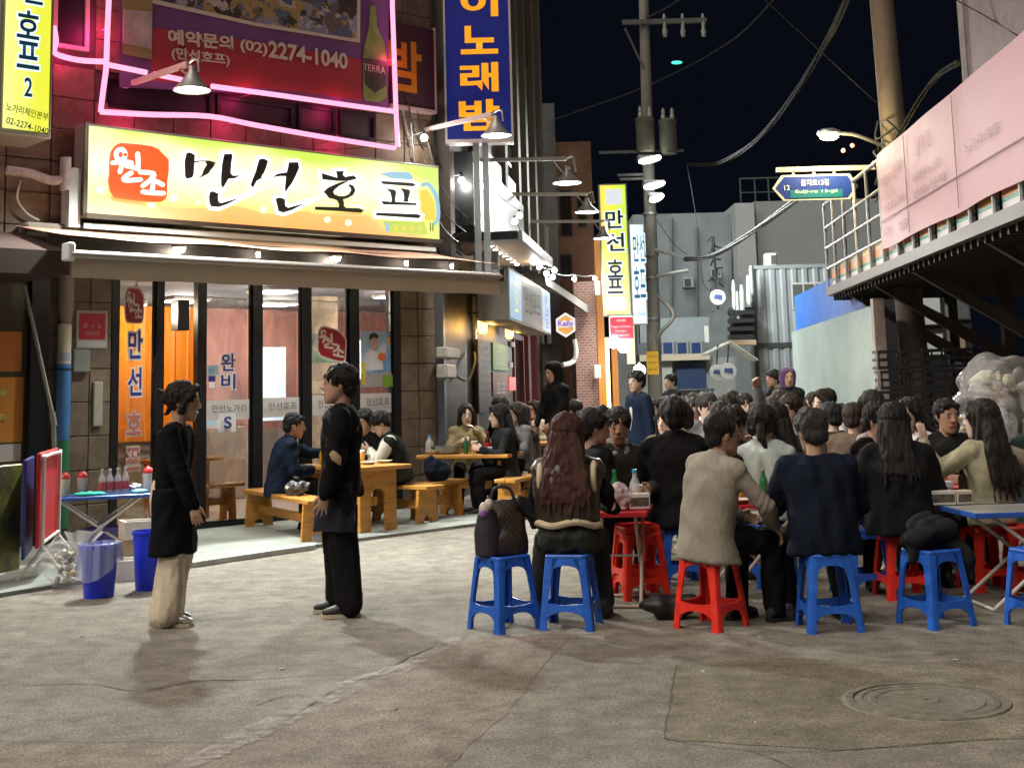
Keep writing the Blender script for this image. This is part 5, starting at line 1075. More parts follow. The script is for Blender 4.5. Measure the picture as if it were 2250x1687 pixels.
# stair landing and hanging frame
ld = thing('stair_landing', 'dark metal stair landing with bracket frame beside the container', 'stairs', AY(1630, 760, 35.5))
for k in range(4): fb('step', 1602, 682+k*18, 1658, 690+k*18, 35.4+.05*k, .3, mat('step_dark', (.02, .02, .022), .5), ld)
fb('back_panel', 1601, 676, 1660, 745, 35.9, .05, mat('panel_dark', (.03, .032, .034), .5), ld)
fb('landing', 1600, 748, 1662, 757, 35.2, .8, mat('landing_wood', (.45, .32, .22), .6), ld)
m = MB(); P0_ = AY(1548, 770, 34.); P1_ = AY(1605, 752, 34.)
for k in range(4):
    o_ = Vector((0, k*.4, 0)); m.tube([P1_+o_, AY(1665, 792, 34.)+o_], .035, 5); m.tube([P1_+o_, AY(1555, 778, 34.)+o_], .03, 5)
m.build('bracket_frame', mat('frame_pale', (.32, .33, .30), .5), ld, True, True)
m = MB()
for u, v, r_ in ((1612, 640, .06), (1630, 650, .07), (1645, 630, .08), (1620, 665, .05), (1650, 608, .06)): m.lathe([(r_*.4, -.5), (r_, -.4), (r_*.8, .1), (r_*.5, .3)], AY(u, v, 35.5), 8)
m.build('white_canister', mat('canister_white', (.58, .62, .60), .5), ld, True, True)
for k, (u, v, y, r_) in enumerate(((1577, 653, 34.6, 17), (1576, 818, 34.2, 17), (1600, 815, 34.0, 18))):
    P = AY(u, v, y); R_ = r_*y/FPX; t = thing('disc_sign', 'round white disc sign with blue mark, %s' % ('hanging high before the grey wall', 'left one of the lower pair', 'right one of the lower pair')[k], 'sign', P, 0, 'round disc signs')
    m = MB(); m.prism([(P.x+R_*cos(q*pi/12), P.z+R_*sin(q*pi/12)) for q in range(24)], y-.03, y+.03, 'y'); m.build('disc', mat('disc_white', (.55, .58, .60), .5), t, False, True)
    m = MB(); m.prism([(P.x-R_*.55, P.z-R_*.1), (P.x+R_*.5, P.z-R_*.35), (P.x+R_*.55, P.z+R_*.3), (P.x-R_*.4, P.z+R_*.35)], y-.042, y-.032, 'y'); m.build('mark', mat('disc_blue', (.05, .09, .25), .5), t, False, True)
    m = MB(); m.tube([P+Vector((0, .02, R_)), P+Vector((.05, .02, R_+.5))], .02, 5); m.build('hanger', M_cable, t, True, True)
tr_ = MB()
for k in range(22):
    p = AY(1568+random.uniform(-5, 8), 520+k*7, 38)
    tr_.tube([p, p+Vector((random.uniform(-.18, .2), random.uniform(-.1, .1), random.uniform(-.3, .1)))], .025, 4)
tr_.tube([AY(1567, 520, 38), AY(1572, 600, 38), AY(1578, 680, 38)], .04, 6)
o = tr_.build('cable_knot', M_cable, None, True); tag(o, 'black knot of cables hanging before the grey wall', 'cables')
# translucent fence and blue sheet
e0, e1 = G(1930, 1, 0) if False else AY(1932, 900, 19.5), AY(1750, 900, 28.9)
fe = thing('sheet_fence', 'pale translucent corrugated sheet fence along the alley', 'fence', (e0.x, e0.y, 0))
corrugated('sheet', (e1.x, e1.y, 0), (e0.x, e0.y, 0), .15, 2.62, mat('fence_sheet', (.42, .52, .50), .4, var=.10, scale=1.2), fe, pitch=.10, amp=.018)
m = MB(); m.box((e0.x-.02, e0.y-.10, 0), (e0.x+.14, e0.y+.04, 2.72)); m.build('end_post', mat('post_rust', (.34, .27, .23), .7, var=.3, scale=5), fe, False, True)
m = MB()
for k in range(5):
    p = Vector((e1.x, e1.y, 0)).lerp(Vector((e0.x, e0.y, 0)), k/4); m.tube([p+Vector((.08, .06, 0)), p+Vector((.08, .06, 2.6))], .03, 6)
m.build('fence_post', M_steel, fe, True, True)
bs0, bs1 = AY(1895, 700, 21.5), AY(1748, 700, 29.3)
bt_ = thing('blue_sheet', 'bright blue corrugated sheet above the pale fence', 'panel', (bs0.x, bs0.y, 2.6))
m = MB(); dd_ = Vector((bs0.x, bs0.y, 0))-Vector((bs1.x, bs1.y, 0)); pr = []
for i in range(60): p = Vector((bs1.x, bs1.y, 0))+dd_*(i/59); pr.append(p+Vector((.02*(i % 2), 0, 0)))
m.loft([[p+Vector((0, 0, 2.5)) for p in pr], [p+Vector((0, 0, 3.42-.35*0)) for p in pr]], cap=False, closed=False); m.build('sheet', mat('sheet_blue', (.03, .14, .50), .5, var=.15, scale=2), bt_, False, True)
m = MB(); m.tube([pr[0]+Vector((0, .05, 2.6)), pr[-1]+Vector((0, .05, 2.6))], .03, 6); m.build('batten', M_steel, bt_, True, True)
# ================================================================== steel platform with pink banner on the right
def RX(y, off=0.): return 4.73+.0644*(y-12.3)+off
pf_ = thing('steel_platform', 'raised steel platform with grid railing beside the alley', 'platform', (RX(17), 17, 0))
def RP(y, off, z): return Vector((RX(y, off), y, z))
Ya, Yb = 10.5, 22.7
def rbar(m, A, B, r): m.tube([A, B], r, 6)
M_rail = mat('rail_grey', (.36, .35, .34), .5, metal=.2, var=.2); M_beam = mat('beam_brown', (.05, .036, .032), .6, var=.3); M_deck = mat('deck_dark', (.03, .025, .024), .7)
m = MB(); m.loft([[RP(y, o, z) for o, z in ((-.04, 2.98), (.06, 2.98), (.06, 3.12), (-.04, 3.12))] for y in (Ya, Yb)]); m.build('edge_beam', mat('beam_edge', (.13, .11, .10), .55, var=.2), pf_, False, True)
m = MB(); m.loft([[RP(y, o, z) for o, z in ((.065, 2.995), (4., 2.995), (4., 3.06), (.065, 3.06))] for y in (Ya, Yb)]); m.build('deck', M_deck, pf_, False, True)
for k in range(46):
    y = Ya+.15+k*.265; m = MB(); m.loft([[RP(yy, o, z) for o, z in ((.07, 2.90), (3.9, 2.90), (3.9, 2.993), (.07, 2.993))] for yy in (y, y+.06)]); m.build('joist', M_deck, pf_, False, True)
ys_ = [Yb-.03, 21.85, 20.9, 19.95, 19.0, 18.1] + [17.2-.85*k for k in range(8)]
for y in ys_: m = MB(); m.tube([RP(y, .0, 3.12), RP(y, .0, 4.56)], .026, 6); m.build('railing_post', M_rail, pf_, True, True)
for z in (4.55, 4.15, 3.8, 3.45): m = MB(); m.tube([RP(Ya, .0, z), RP(Yb, .0, z)], .022 if z < 4.5 else .03, 6); m.build('railing_bar', M_rail, pf_, True, True)
# striped fascia boards between the posts
for k in range(len(ys_)-1):
    y1_, y0_ = ys_[k]-.10, ys_[k+1]+.10
    fa = None
    for z0, z1_, cl in ((3.125, 3.22, (.62, .60, .56)), (3.222, 3.262, (.03, .30, .18)), (3.264, 3.38, (.75, .30, .10)), (3.382, 3.46, (.70, .62, .45))):
        m = MB(); m.loft([[RP(y, o, z) for o, z in ((.05, z0), (.08, z0), (.08, z1_), (.05, z1_))] for y in (y0_, y1_)]); fa = m.build('fascia_board' if fa is None else 'fascia_stripe', mat('fascia_%d' % int(z0*1000), cl, .5), pf_, False, True)
m = MB(); m.loft([[RP(y, o, z) for o, z in ((.5, 4.85), (.6, 4.85), (.6, 6.4), (.5, 6.4))] for y in (9.5, 15.2)]); m.build('upper_parapet', mat('parapet_mauve', (.22, .16, .18), .7, var=.25, scale=4), pf_, False, True)
m = MB(); m.tube([RP(15.3, .5, 4.5), RP(15.3, .5, 6.1)], .05, 8); m.build('parapet_post', M_rail, pf_, True, True)
for y, off in ((21.6, .2), (19.6, .2), (17.2, .2), (13.8, .2)):
    m = MB(); A, B = RP(y, .05, 2.98), RP(y-.3, 1.9, 1.75); m.loft([[A+Vector((0, -.05, 0)), A+Vector((0, .05, 0)), A+Vector((.18, .05, 0)), A+Vector((.18, -.05, 0))], [B+Vector((0, -.05, -.02)), B+Vector((0, .05, -.02)), B+Vector((.18, .05, .1)), B+Vector((.18, -.05, .1))]]); m.build('brace', M_beam, pf_, False, True)
for y in (22.3, 19.3, 16.9, 13.4): m = MB(); m.box((RX(y, 1.9), y-.08, 0), (RX(y, 2.06), y+.08, 2.98)); m.build('column', M_beam, pf_, False, True)
m = MB(); m.loft([[RP(y, 1.92, z) for z in (1.66, 1.80)] + [RP(y, 2.04, z) for z in (1.80, 1.66)] for y in (12., 22.3)]); m.build('tie_beam', M_beam, pf_, False, True)
pk = thing('pink_banner', 'large pale pink information banner with grey print on the platform railing', 'banner', RP(15, -.05, 3.3))
m = MB(); n = 24
bt0 = lambda y: 3.295+.012*sin(y*2.1); tp0 = lambda y: 4.60+.005*sin(y*3.)
yy = [17.95-(17.95-9.5)*i/n for i in range(n+1)]
for dx in (-.045, -.038): m.loft([[RP(y, dx+.008*sin(y*3.7), bt0(y)) for y in yy], [RP(y, dx+.010*sin(y*2.9+1), (bt0(y)+tp0(y))/2) for y in yy], [RP(y, dx, tp0(y)) for y in yy]], cap=False, closed=False)
m.build('cloth', mat('banner_pink', (.62, .375, .415), .7, var=.04, scale=1.), pk, True, True)
RT = Vector((-.0644, -1, 0)).normalized()      # reading direction, towards the viewer
M_pgrey = mat('print_mauve', (.30, .185, .21), .7); M_pline = mat('print_line', (.24, .15, .17), .7); M_prose = mat('print_rose', (.52, .20, .28), .7)
for y0_, y1_, z0, z1_ in ((17.93, 9.6, 3.655, 3.67), (16.3, 16.285, 3.33, 4.56), (14.0, 13.985, 3.33, 4.56)):
    m = MB(); m.loft([[RP(y, o, z) for o, z in ((-.068, z0), (-.062, z0), (-.062, z1_), (-.068, z1_))] for y in (y1_, y0_)]); m.build('print_line', M_pline, pk, False, True)
def ptext(body, y, z, w_, h_, ink): lettering(body, plane_m(RP(y, -.072, z), RT, (0, 0, 1)), .1, ink, pk, wfit=w_, hfit=h_)
ptext('예약문의', 17.45, 4.17, .62, .14, M_pgrey); ptext('본부', 16.75, 4.22, .55, .20, M_prose)
ptext('만선호프 노가리', 17.1, 3.80, 1.35, .11, M_pgrey); ptext('노가리', 17.3, 3.98, .5, .10, mat('print_lav', (.56, .42, .48), .7)); ptext('호프', 16.6, 3.48, .5, .12, M_pgrey); ptext('02-2274', 17.55, 3.5, .4, .1, M_pgrey)
ptext('예약문의 노가리', 15.3, 3.95, 1.3, .11, M_pgrey); ptext('본부 문의', 15.2, 3.75, 1.5, .11, M_pgrey); ptext('을지로', 15.4, 4.3, .7, .22, M_prose); ptext('노가리 호프', 13.0, 3.9, 1.2, .12, M_pgrey)
# things behind the platform
rc = thing('storage_container', 'grey-brown ribbed container wall under the platform', 'container', RP(13, 2.2, 0))
corrugated('ribbed_wall', RP(18.3, 2.3, 0), RP(9.5, 2.3, 0), 0, 2.98, mat('container_mauve', (.30, .26, .26), .55, var=.2, scale=1.), rc, pitch=.22, amp=.04)
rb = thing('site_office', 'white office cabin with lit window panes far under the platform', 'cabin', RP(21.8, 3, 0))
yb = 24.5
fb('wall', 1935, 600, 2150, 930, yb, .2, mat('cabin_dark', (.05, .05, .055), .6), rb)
for u0, v0, u1, v1, cl in ((2024, 650, 2068, 712, (.50, .54, .52)), (2022, 735, 2074, 778, (.52, .56, .52)), (2090, 640, 2130, 700, (.10, .11, .11)), (2095, 722, 2122, 775, (.30, .24, .17)), (1975, 640, 2012, 690, (.10, .12, .16))):
    w_ = fb('window', u0-3, v0-3, u1+3, v1+3, yb-.06, .05, mat('cabin_frame', (.12, .12, .12), .5), rb); fb('pane', u0, v0, u1, v1, yb-.075, .012, mat('cabin_pane_%d' % u0, cl, .3, emit=cl, estr=.25), w_)
fb('yellow_bar', 1972, 752, 2018, 757, 22.6, .05, mat('bar_yellow', (.55, .45, .03), .5), rb)
# ================================================================== people
def remesh(mb, voxel, smooth=3, keep=None):
    me = mb.mesh('shape', []) if False else bpy.data.meshes.new('shape')
    me.from_pydata([tuple(p) for p in mb.v], [], mb.f)
    bm = bmesh.new(); bm.from_mesh(me); bmesh.ops.recalc_face_normals(bm, faces=bm.faces); bm.to_mesh(me); bm.free()
    ob = bpy.data.objects.new('shape', me); TMP.collection.objects.link(ob)
    r = ob.modifiers.new('r', 'REMESH'); r.mode = 'VOXEL'; r.voxel_size = voxel; r.use_smooth_shade = True
    if smooth: s = ob.modifiers.new('s', 'SMOOTH'); s.iterations = smooth; s.factor = .5
    with bpy.context.temp_override(scene=TMP, view_layer=TMP.view_layers[0]):
        out = bpy.data.meshes.new_from_object(ob.evaluated_get(bpy.context.evaluated_depsgraph_get()))
    bpy.data.objects.remove(ob); bpy.data.meshes.remove(me)
    out.polygons.foreach_set('use_smooth', [True]*len(out.polygons))
    return out
def ripple(me, amp, freq, seed, stretch=(1, 1, 1), warp=1.):
    """cloth folds / hair strands: pushes vertices along their normals by a sum of warped waves"""
    n = len(me.vertices)
    if not n: return
    co = np.empty(n*3); me.vertices.foreach_get('co', co); co = co.reshape(-1, 3)
    no = np.empty(n*3); me.vertex_normals.foreach_get('vector', no); no = no.reshape(-1, 3)
    rs = np.random.RandomState(seed); p = co*np.array(stretch); d = np.zeros(n)
    w = np.sin(p @ rs.normal(0, 1, (3, 3))*freq*.5 + rs.uniform(0, 6, 3))*warp
    for k in range(6):
        v = rs.normal(0, 1, 3); v /= np.linalg.norm(v); f = freq*rs.uniform(.5, 2.2)
        d += np.sin((p @ v)*f + w @ rs.normal(0, 1, 3) + rs.uniform(0, 6.3))/(1+.5*k)
    d = np.sign(d)*np.abs(d)**.8
    me.vertices.foreach_set('co', (co + no*(d*amp)[:, None]).ravel()); me.update()
def crease(me, J, seed):
    """tight ring folds where sleeves and trouser legs bend"""
    n = len(me.vertices); co = np.empty(n*3); me.vertices.foreach_get('co', co); co = co.reshape(-1, 3); no = np.empty(n*3); me.vertex_normals.foreach_get('vector', no); no = no.reshape(-1, 3); d = np.zeros(n)
    for j, (a, b, c) in enumerate([(J.sh[s], J.el[s], J.wr[s]) for s in (1, -1)]+[(J.hip[s], J.kn[s], J.an[s]) for s in (1, -1)]):
        ax = np.array((Vector(c)-Vector(a)).normalized()); r = co-np.array(b); w = np.exp(-(r**2).sum(1)/(.115**2)); d += w*np.sin((r @ ax)*88+4*np.sin(r[:, 0]*26+r[:, 1]*19+j)+seed+j)
        r2 = co-np.array(c); w2 = np.exp(-(r2**2).sum(1)/(.09**2)); d += w2*np.sin((r2 @ ax)*95+3*np.sin(r2[:, 1]*30+r2[:, 0]*17)+seed)*.9
        r3 = co-np.array(a); w3 = np.exp(-(r3**2).sum(1)/(.10**2)); d += w3*np.sin((r3 @ ax)*70+2*np.sin(r3[:, 1]*25)+seed)*.5
    me.vertices.foreach_set('co', (co+no*(d*.0040)[:, None]).ravel()); me.update()
def cap(mb, a, b, ra, rb, n=12, rx=None):        # tapered limb piece with round ends
    a, b = Vector(a), Vector(b); t = b-a
    if t.length < 1e-5: t = Vector((0, 0, 1e-4))
    t.normalize(); u = t.orthogonal().normalized(); w = t.cross(u); rings = []
    for k in range(5): ph = pi/2*(1-k/4); rings.append((a-t*ra*sin(ph), max(ra*cos(ph), .0005)))
    for k in range(5): ph = pi/2*(k/4); rings.append((b+t*rb*sin(ph), max(rb*cos(ph), .0005)))
    mb.loft([[c+(u*cos(2*pi*j/n)+w*sin(2*pi*j/n))*r for j in range(n)] for c, r in rings])
def oval(mb, rings, n=20):                        # rings: (centre, x axis half, y axis half)
    mb.loft([[Vector(c)+Vector(ax)*cos(2*pi*j/n)+Vector(ay)*sin(2*pi*j/n) for j in range(n)] for c, ax, ay in rings])
def chain(mb, pts, rad):
    for i in range(len(pts)-1): cap(mb, pts[i], pts[i+1], rad[i], rad[i+1])
SKIN = {}
def skin(k):
    c = {'a': (.56, .36, .25), 'b': (.50, .30, .20), 'c': (.64, .44, .34), 'd': (.42, .23, .15)}[k]
    return mat('skin_'+k, c, .5, var=.08, scale=20, sss=.08)
def cloth(name, col, rough=.85, var=.18, scale=9, bump=.25, bscale=220): return mat('cloth_'+name, col, rough, var=var, scale=scale, bump=bump, bscale=bscale, spec=.15)
def hairmat(name, col):
    if 'hair_'+name in MATS: return MATS['hair_'+name]
    m = mat('hair_'+name, col, .55, var=.5, scale=14, bump=.9, bscale=70, stretch=(5, 5, .4), spec=.35); return m
H_BLACK = hairmat('black', (.010, .008, .008)); H_BROWN = hairmat('auburn', (.060, .020, .013)); H_DARK = hairmat('darkbrown', (.020, .013, .010))
M_eye = mat('eye_dark', (.01, .008, .007), .2); M_eyew = mat('eye_white', (.6, .57, .53), .3); M_lip = mat('lip', (.36, .10, .085), .45)
def ik(S, T, l1, l2, pole):
    S, T = Vector(S), Vector(T); d = T-S; L = min(d.length, (l1+l2)*.995); d = d.normalized(); T = S+d*L
    a = (l1*l1-l2*l2+L*L)/(2*L); h = math.sqrt(max(0, l1*l1-a*a)); p = Vector(pole); p = p-d*p.dot(d)
    if p.length < 1e-4: p = d.orthogonal()
    return S+d*a+p.normalized()*h, T
def hand(mb, wrist, direction, palm, side, curl=.35, spread=.10, fr=.0085, k=1.):
    """palm and five fingers; palm = direction the palm faces, side = +1 right hand, -1 left"""
    d = Vector(direction).normalized(); pn = Vector(palm); pn = (pn-d*pn.dot(d)).normalized(); x = d.cross(pn)*side   # x towards the thumb
    w = Vector(wrist); c = w+d*.048*k
    oval(mb, [(w-d*.005, x*.024*k, pn*.017*k), (w+d*.03*k, x*.034*k, pn*.016*k), (w+d*.065*k, x*.040*k, pn*.014*k), (w+d*.092*k, x*.038*k, pn*.011*k)], 12)
    for i, (off, ln) in enumerate(((.029, .068), (.0098, .078), (-.0098, .073), (-.028, .056))):
        b = w+d*.085*k+x*off*k; ang = spread*(1.5-i); f = (d*cos(ang)+x*sin(ang)).normalized(); pts = [b]; cur = 0.
        for s_, seg in enumerate((.45, .31, .24)):
            cur += curl*(1.1, 1.2, .8)[s_]; pts.append(pts[-1]+(f*cos(cur)+pn*sin(cur))*ln*seg*k)
        chain(mb, pts, [fr, fr*.95, fr*.88, fr*.75])
    b = w+d*.022*k+x*.026*k; f = (d*.72+x*.60+pn*.25).normalized(); f2 = (d*.9+x*.2+pn*.35).normalized()
    chain(mb, [b, b+f*.042*k, b+f*.042*k+f2*.032*k, b+f*.042*k+f2*.032*k+(f2+pn*.3).normalized()*.024*k], [.014*k, .0115*k, .0095, .008])
class Pose: pass
def solve(sit=False, seat=.46, lean=0., side=0., twist=0., hy=0., hp=0., hr=0., legs=None, hands=None, poles=None, build=1., hipy=0.):
    """joint positions in the person's own frame: x to the right, y forwards, z up"""
    J = Pose(); J.sit = sit; J.build = build
    J.pel = Vector((0, hipy, seat+.105 if sit else .94))
    def rot(v, f, s, t): return Matrix.Rotation(t, 3, 'Z') @ Matrix.Rotation(s, 3, 'Y') @ Matrix.Rotation(-f, 3, 'X') @ Vector(v)
    pts = [J.pel.copy()]; n = 6; L = .50 if not sit else .49
    for k in range(n):
        f = lean*(.45+1.0*k/(n-1)*.75); pts.append(pts[-1]+rot((0, 0, L/n), f, side*(.5+.7*k/n), 0))
    J.spine = pts; J.lean = lean; J.side = side; J.twist = twist
    J.xa = [rot((1, 0, 0), lean*(.45+.75*k/n), side*(.5+.7*k/n), twist*k/n) for k in range(n+1)]
    J.ya = [rot((0, 1, 0), lean*(.45+.75*k/n), side*(.5+.7*k/n), twist*k/n) for k in range(n+1)]
    J.neck = pts[-1]; up = (pts[-1]-pts[-2]).normalized(); fw = J.ya[-1]
    up2 = (up*.75+Vector((0, 0, 1))*.5).normalized()
    J.hc = J.neck+up2*.152+Vector((fw.x, fw.y, 0)).normalized()*.02
    J.HM = 1.12 * Matrix.Rotation(twist+hy, 3, 'Z') @ Matrix.Rotation(side*.4+hr, 3, 'Y') @ Matrix.Rotation(-(lean*.35+hp), 3, 'X')
    k = 5; J.sh = {s: pts[k]+J.xa[k]*(.172*s*build)+(pts[k+1]-pts[k])*.15 for s in (1, -1)}
    l1, l2 = .285, .255; J.el = {}; J.wr = {}
    for s in (1, -1):
        T = (hands or {}).get(s); 
        if T is None: T = Vector((.24*s, .06, .72)) if not sit else Vector((.16*s, .30, seat+.20))
        J.el[s], J.wr[s] = ik(J.sh[s], T, l1, l2, (poles or {}).get(s, (.5*s, -.6, -.5)))
    J.hip = {s: J.pel+Vector((.088*s, 0, -.02)) for s in (1, -1)}; J.kn = {}; J.an = {}
    for s in (1, -1):
        lg = (legs or {}).get(s)
        if lg is None: lg = ((.105*s, .015, .50), (.11*s, -.03, .085)) if not sit else ((.14*s, .40+hipy, seat+.055), (.15*s, .36+hipy, .085))
        J.kn[s], J.an[s] = Vector(lg[0]), Vector(lg[1])
    return J
def torso(mb, J, fat=0., hem=0., flare=0., neckr=.062, top=True, wide=0., start=0):
    prof = [(.160, .108), (.152, .104), (.150, .104), (.158, .108), (.168, .110), (.160, .098), (.075, .070)]
    R = []
    if hem > 0:
        base, xa, ya = J.spine[0], J.xa[0], J.ya[0]
        for f in (1., .5): R.append((base-Vector((0, 0, hem*f)), xa*(.168+fat+flare*f+wide)*J.build, ya*(.115+fat+flare*f)))
    else: R.append((J.spine[0]-Vector((0, 0, .07)), J.xa[0]*(.13+fat), J.ya[0]*(.09+fat)))
    if start: R = []
    for k in range(start, 7):
        w, d = prof[k]; f = fat if k < 6 else fat*.4
        R.append((J.spine[k], J.xa[k]*(w+f+wide*(k < 5))*J.build, J.ya[k]*(d+f)))
    oval(mb, R, 24)
    for s in (1, -1): cap(mb, J.spine[5]+J.xa[5]*.07*s+(J.spine[6]-J.spine[5])*.35, J.sh[s], .062+fat*.5, .056+fat*.6)
def sleeves(mb, J, r=(.060, .052, .043), sides=(1, -1), to=1.):
    for s in sides: cap(mb, J.sh[s], J.el[s], r[0], r[1]); cap(mb, J.el[s], J.el[s].lerp(J.wr[s], to), r[1], r[2])
def head_mesh(mb, J):
    H = lambda x, y, z: J.hc+J.HM @ Vector((x, y, z))
    prof = [(-.120, .016, .045, .078), (-.110, .034, .018, .090), (-.085, .050, -.030, .094), (-.055, .059, -.062, .095), (-.02, .067, -.084, .096), (.02, .071, -.094, .095), (.055, .072, -.096, .092), (.085, .064, -.086, .078), (.105, .046, -.062, .056), (.118, .018, -.028, .020)]
    oval(mb, [(H(0, (a+b)/2, z), J.HM @ Vector((w, 0, 0)), J.HM @ Vector((0, (b-a)/2, 0))) for z, w, a, b in prof], 20)
    cap(mb, H(0, .092, .022), H(0, .112, -.020), .009, .0135); cap(mb, H(.010, .100, -.024), H(-.010, .100, -.024), .010, .010)
    cap(mb, H(.020, .090, -.058), H(-.020, .090, -.058), .009, .009); cap(mb, H(.035, .082, .030), H(-.035, .082, .030), .012, .012)
    for s in (1, -1):
        oval(mb, [(H(.071*s, -.012, -.032), J.HM @ Vector((.006, 0, 0)), J.HM @ Vector((0, .010, 0))), (H(.076*s, -.014, 0), J.HM @ Vector((.009, 0, 0)), J.HM @ Vector((0, .017, 0))), (H(.076*s, -.016, .026), J.HM @ Vector((.007, 0, 0)), J.HM @ Vector((0, .014, 0)))], 10)
    cap(mb, J.neck-Vector((0, 0, .04)), J.hc+J.HM @ Vector((0, -.025, -.06)), .058, .052)
def features(J, glasses=False):
    m = MB(); H = lambda x, y, z: J.hc+J.HM @ Vector((x, y, z)); mm = [M_eyew, M_eye, M_lip]
    for s in (1, -1):
        m.cur = 0; cap(m, H(.024*s, .0885, .012), H(.040*s, .0845, .012), .0065, .0055, 8)
        m.cur = 1; cap(m, H(.031*s, .0905, .012), H(.033*s, .0902, .012), .0058, .0058, 8)
        cap(m, H(.018*s, .0925, .033), H(.047*s, .082, .036), .0045, .0032, 6); cap(m, H(.021*s, .0925, .0185), H(.044*s, .0865, .018), .0022, .0022, 5)
    m.cur = 2; cap(m, H(.020, .0965, -.058), H(-.020, .0965, -.058), .0062, .0062, 8)
    if glasses:
        m.cur = 1
        for s in (1, -1):
            c = [H(.033*s+.024*cos(t*pi/6), .101-.004*abs(cos(t*pi/6)), .008+.019*sin(t*pi/6)) for t in range(13)]; m.tube(c, .0018, 5); m.tube([H(.057*s, .097, .012), H(.077*s, -.01, .01)], .0018, 5)
        m.tube([H(-.010, .103, .01), H(.010, .103, .01)], .0018, 5)
    return m.mesh('face_features', mm, True)
def hair(J, style, seed=1):
    m = MB(); H = lambda x, y, z: J.hc+J.HM @ Vector((x, y, z)); X = lambda a: J.HM @ Vector((a, 0, 0)); Yv = lambda a: J.HM @ Vector((0, a, 0)); rd = random.Random(seed)
    def blob(c, r, n=14):
        oval(m, [(H(c[0], c[1], c[2]+r[2]*sin(t)), X(r[0]*max(cos(t), .02)), Yv(r[1]*max(cos(t), .02))) for t in [(-pi/2)*(.98)+pi*.98*k/8 for k in range(9)]], n)
    if style in ('short', 'bangs', 'crop'):
        g = .010 if style == 'crop' else .017
        blob((0, -.020, .046), (.077+g, .100+g*.6, .082+g)); blob((0, -.062, -.018), (.060+g, .040+g, .062)); 
        for s in (1, -1): cap(m, H(.074*s, .018, .052), H(.075*s, .012, -.005), .014+g*.5, .006)
        if style != 'crop':
            for k in range(11):
                x = -.062+.0124*k; drop = (.050 if style == 'bangs' else .068)+rd.uniform(-.008, .008)
                cap(m, H(x*.9, .045, .108-abs(x)*.5), H(x+rd.uniform(-.012, .012), .098-abs(x)*.45, drop), .021, .008, 8)
            for k in range(16):
                t = rd.uniform(0, 2*pi); cap(m, H(.05*cos(t), -.02+.06*sin(t), .10), H(.082*cos(t+.5), -.02+.09*sin(t+.5), .085+rd.uniform(-.02, .03)), .022, .007, 8)
        else:
            cap(m, H(-.045, .066, .086), H(.045, .066, .086), .026, .026)
    else:
        blob((0, -.024, .042), (.096, .116, .104))
        for s in (1, -1):
            cap(m, H(.02*s, .066, .100), H(.078*s, .052, .030), .028, .024); cap(m, H(.078*s, .045, .04), H(.082*s, .012, -.06), .020, .024)
        if style in ('long', 'verylong', 'bob'):
            ln = {'long': .30, 'verylong': .37, 'bob': .10}[style]; up = (J.spine[-1]-J.spine[-3]).normalized(); R = []
            bk = -J.ya[-1]
            for k in range(8):
                f = k/7; ph = H(0, -.045, .03-.10*f); pt_ = J.neck+bk*(.115+.02*(1-f))-up*(ln-.06)
                c = ph.lerp(pt_, f**1.1)+bk*(.02*sin(f*pi)); xa = X(1).lerp(J.xa[5], f).normalized(); R.append((c, xa*(.088+(.095 if style == 'verylong' else .055)*sin(f*2.2)-.05*f*f), bk*(.080-.030*f)))
            oval(m, R, 18)
            for s in (1, -1):
                for q in range(2 if style != 'bob' else 1): cap(m, H(.080*s, .012-.03*q, .02), J.neck+J.xa[5]*(.105+.02*q)*s-bk*(.045-.05*q)-up*(ln*.55 if style != 'bob' else -.02), .026, .020)
            cap(m, H(0, -.075, -.02), J.neck+bk*.12-up*.10, .085, .06); cap(m, H(-.03, -.07, -.02), J.neck+bk*.115-J.xa[5]*.06-up*.14, .07, .05); cap(m, H(.03, -.07, -.02), J.neck+bk*.115+J.xa[5]*.06-up*.14, .07, .05)
            if style == 'bob': cap(m, H(-.06, -.06, -.05), H(.06, -.06, -.05), .05, .05)
            for k in range(22 if style != 'bob' else 0):
                sp_ = .30 if style == 'verylong' else .22
                x = -sp_/2+sp_*k/21; a = J.neck+J.xa[5]*x*.85+bk*(.125+rd.uniform(0, .025))-up*(ln*.35); mid_ = J.neck+J.xa[5]*(x+rd.uniform(-.03, .03))+bk*(.135+rd.uniform(0, .03))-up*(ln*.72); cap(m, a, mid_, .024, .018, 7)
                cap(m, mid_, J.neck+J.xa[5]*(x+rd.uniform(-.04, .04))+bk*(.132+rd.uniform(0, .025))-up*(ln+rd.uniform(-.05, .07)), .018, .004, 7)
        if style == 'bun':
            blob((0, -.118, .02), (.045, .04, .045))
            for k in range(10): t = rd.uniform(-1.4, 1.4); cap(m, H(.02*sin(t), -.12, .02+.02*cos(t)), H(.07*sin(t), -.165-.03*rd.random(), .02+.055*cos(t)), .014, .003, 7)
            for k in range(6): cap(m, H(rd.uniform(-.05, .05), -.08, -.04), H(rd.uniform(-.05, .05), -.11, -.09), .014, .004, 6)
            for s in (1, -1): cap(m, H(.074*s, .03, .03), H(.076*s, .035, -.07), .010, .004)
        if style == 'ponytail':
            a = H(0, -.105, -.01); cap(m, a, a+J.HM @ Vector((.01, -.03, -.09)), .036, .034); cap(m, a+J.HM @ Vector((.01, -.03, -.09)), a+J.HM @ Vector((.035, -.02, -.17)), .034, .012)
            cap(m, H(-.05, -.06, -.03), H(.05, -.06, -.03), .045, .045)
    return m
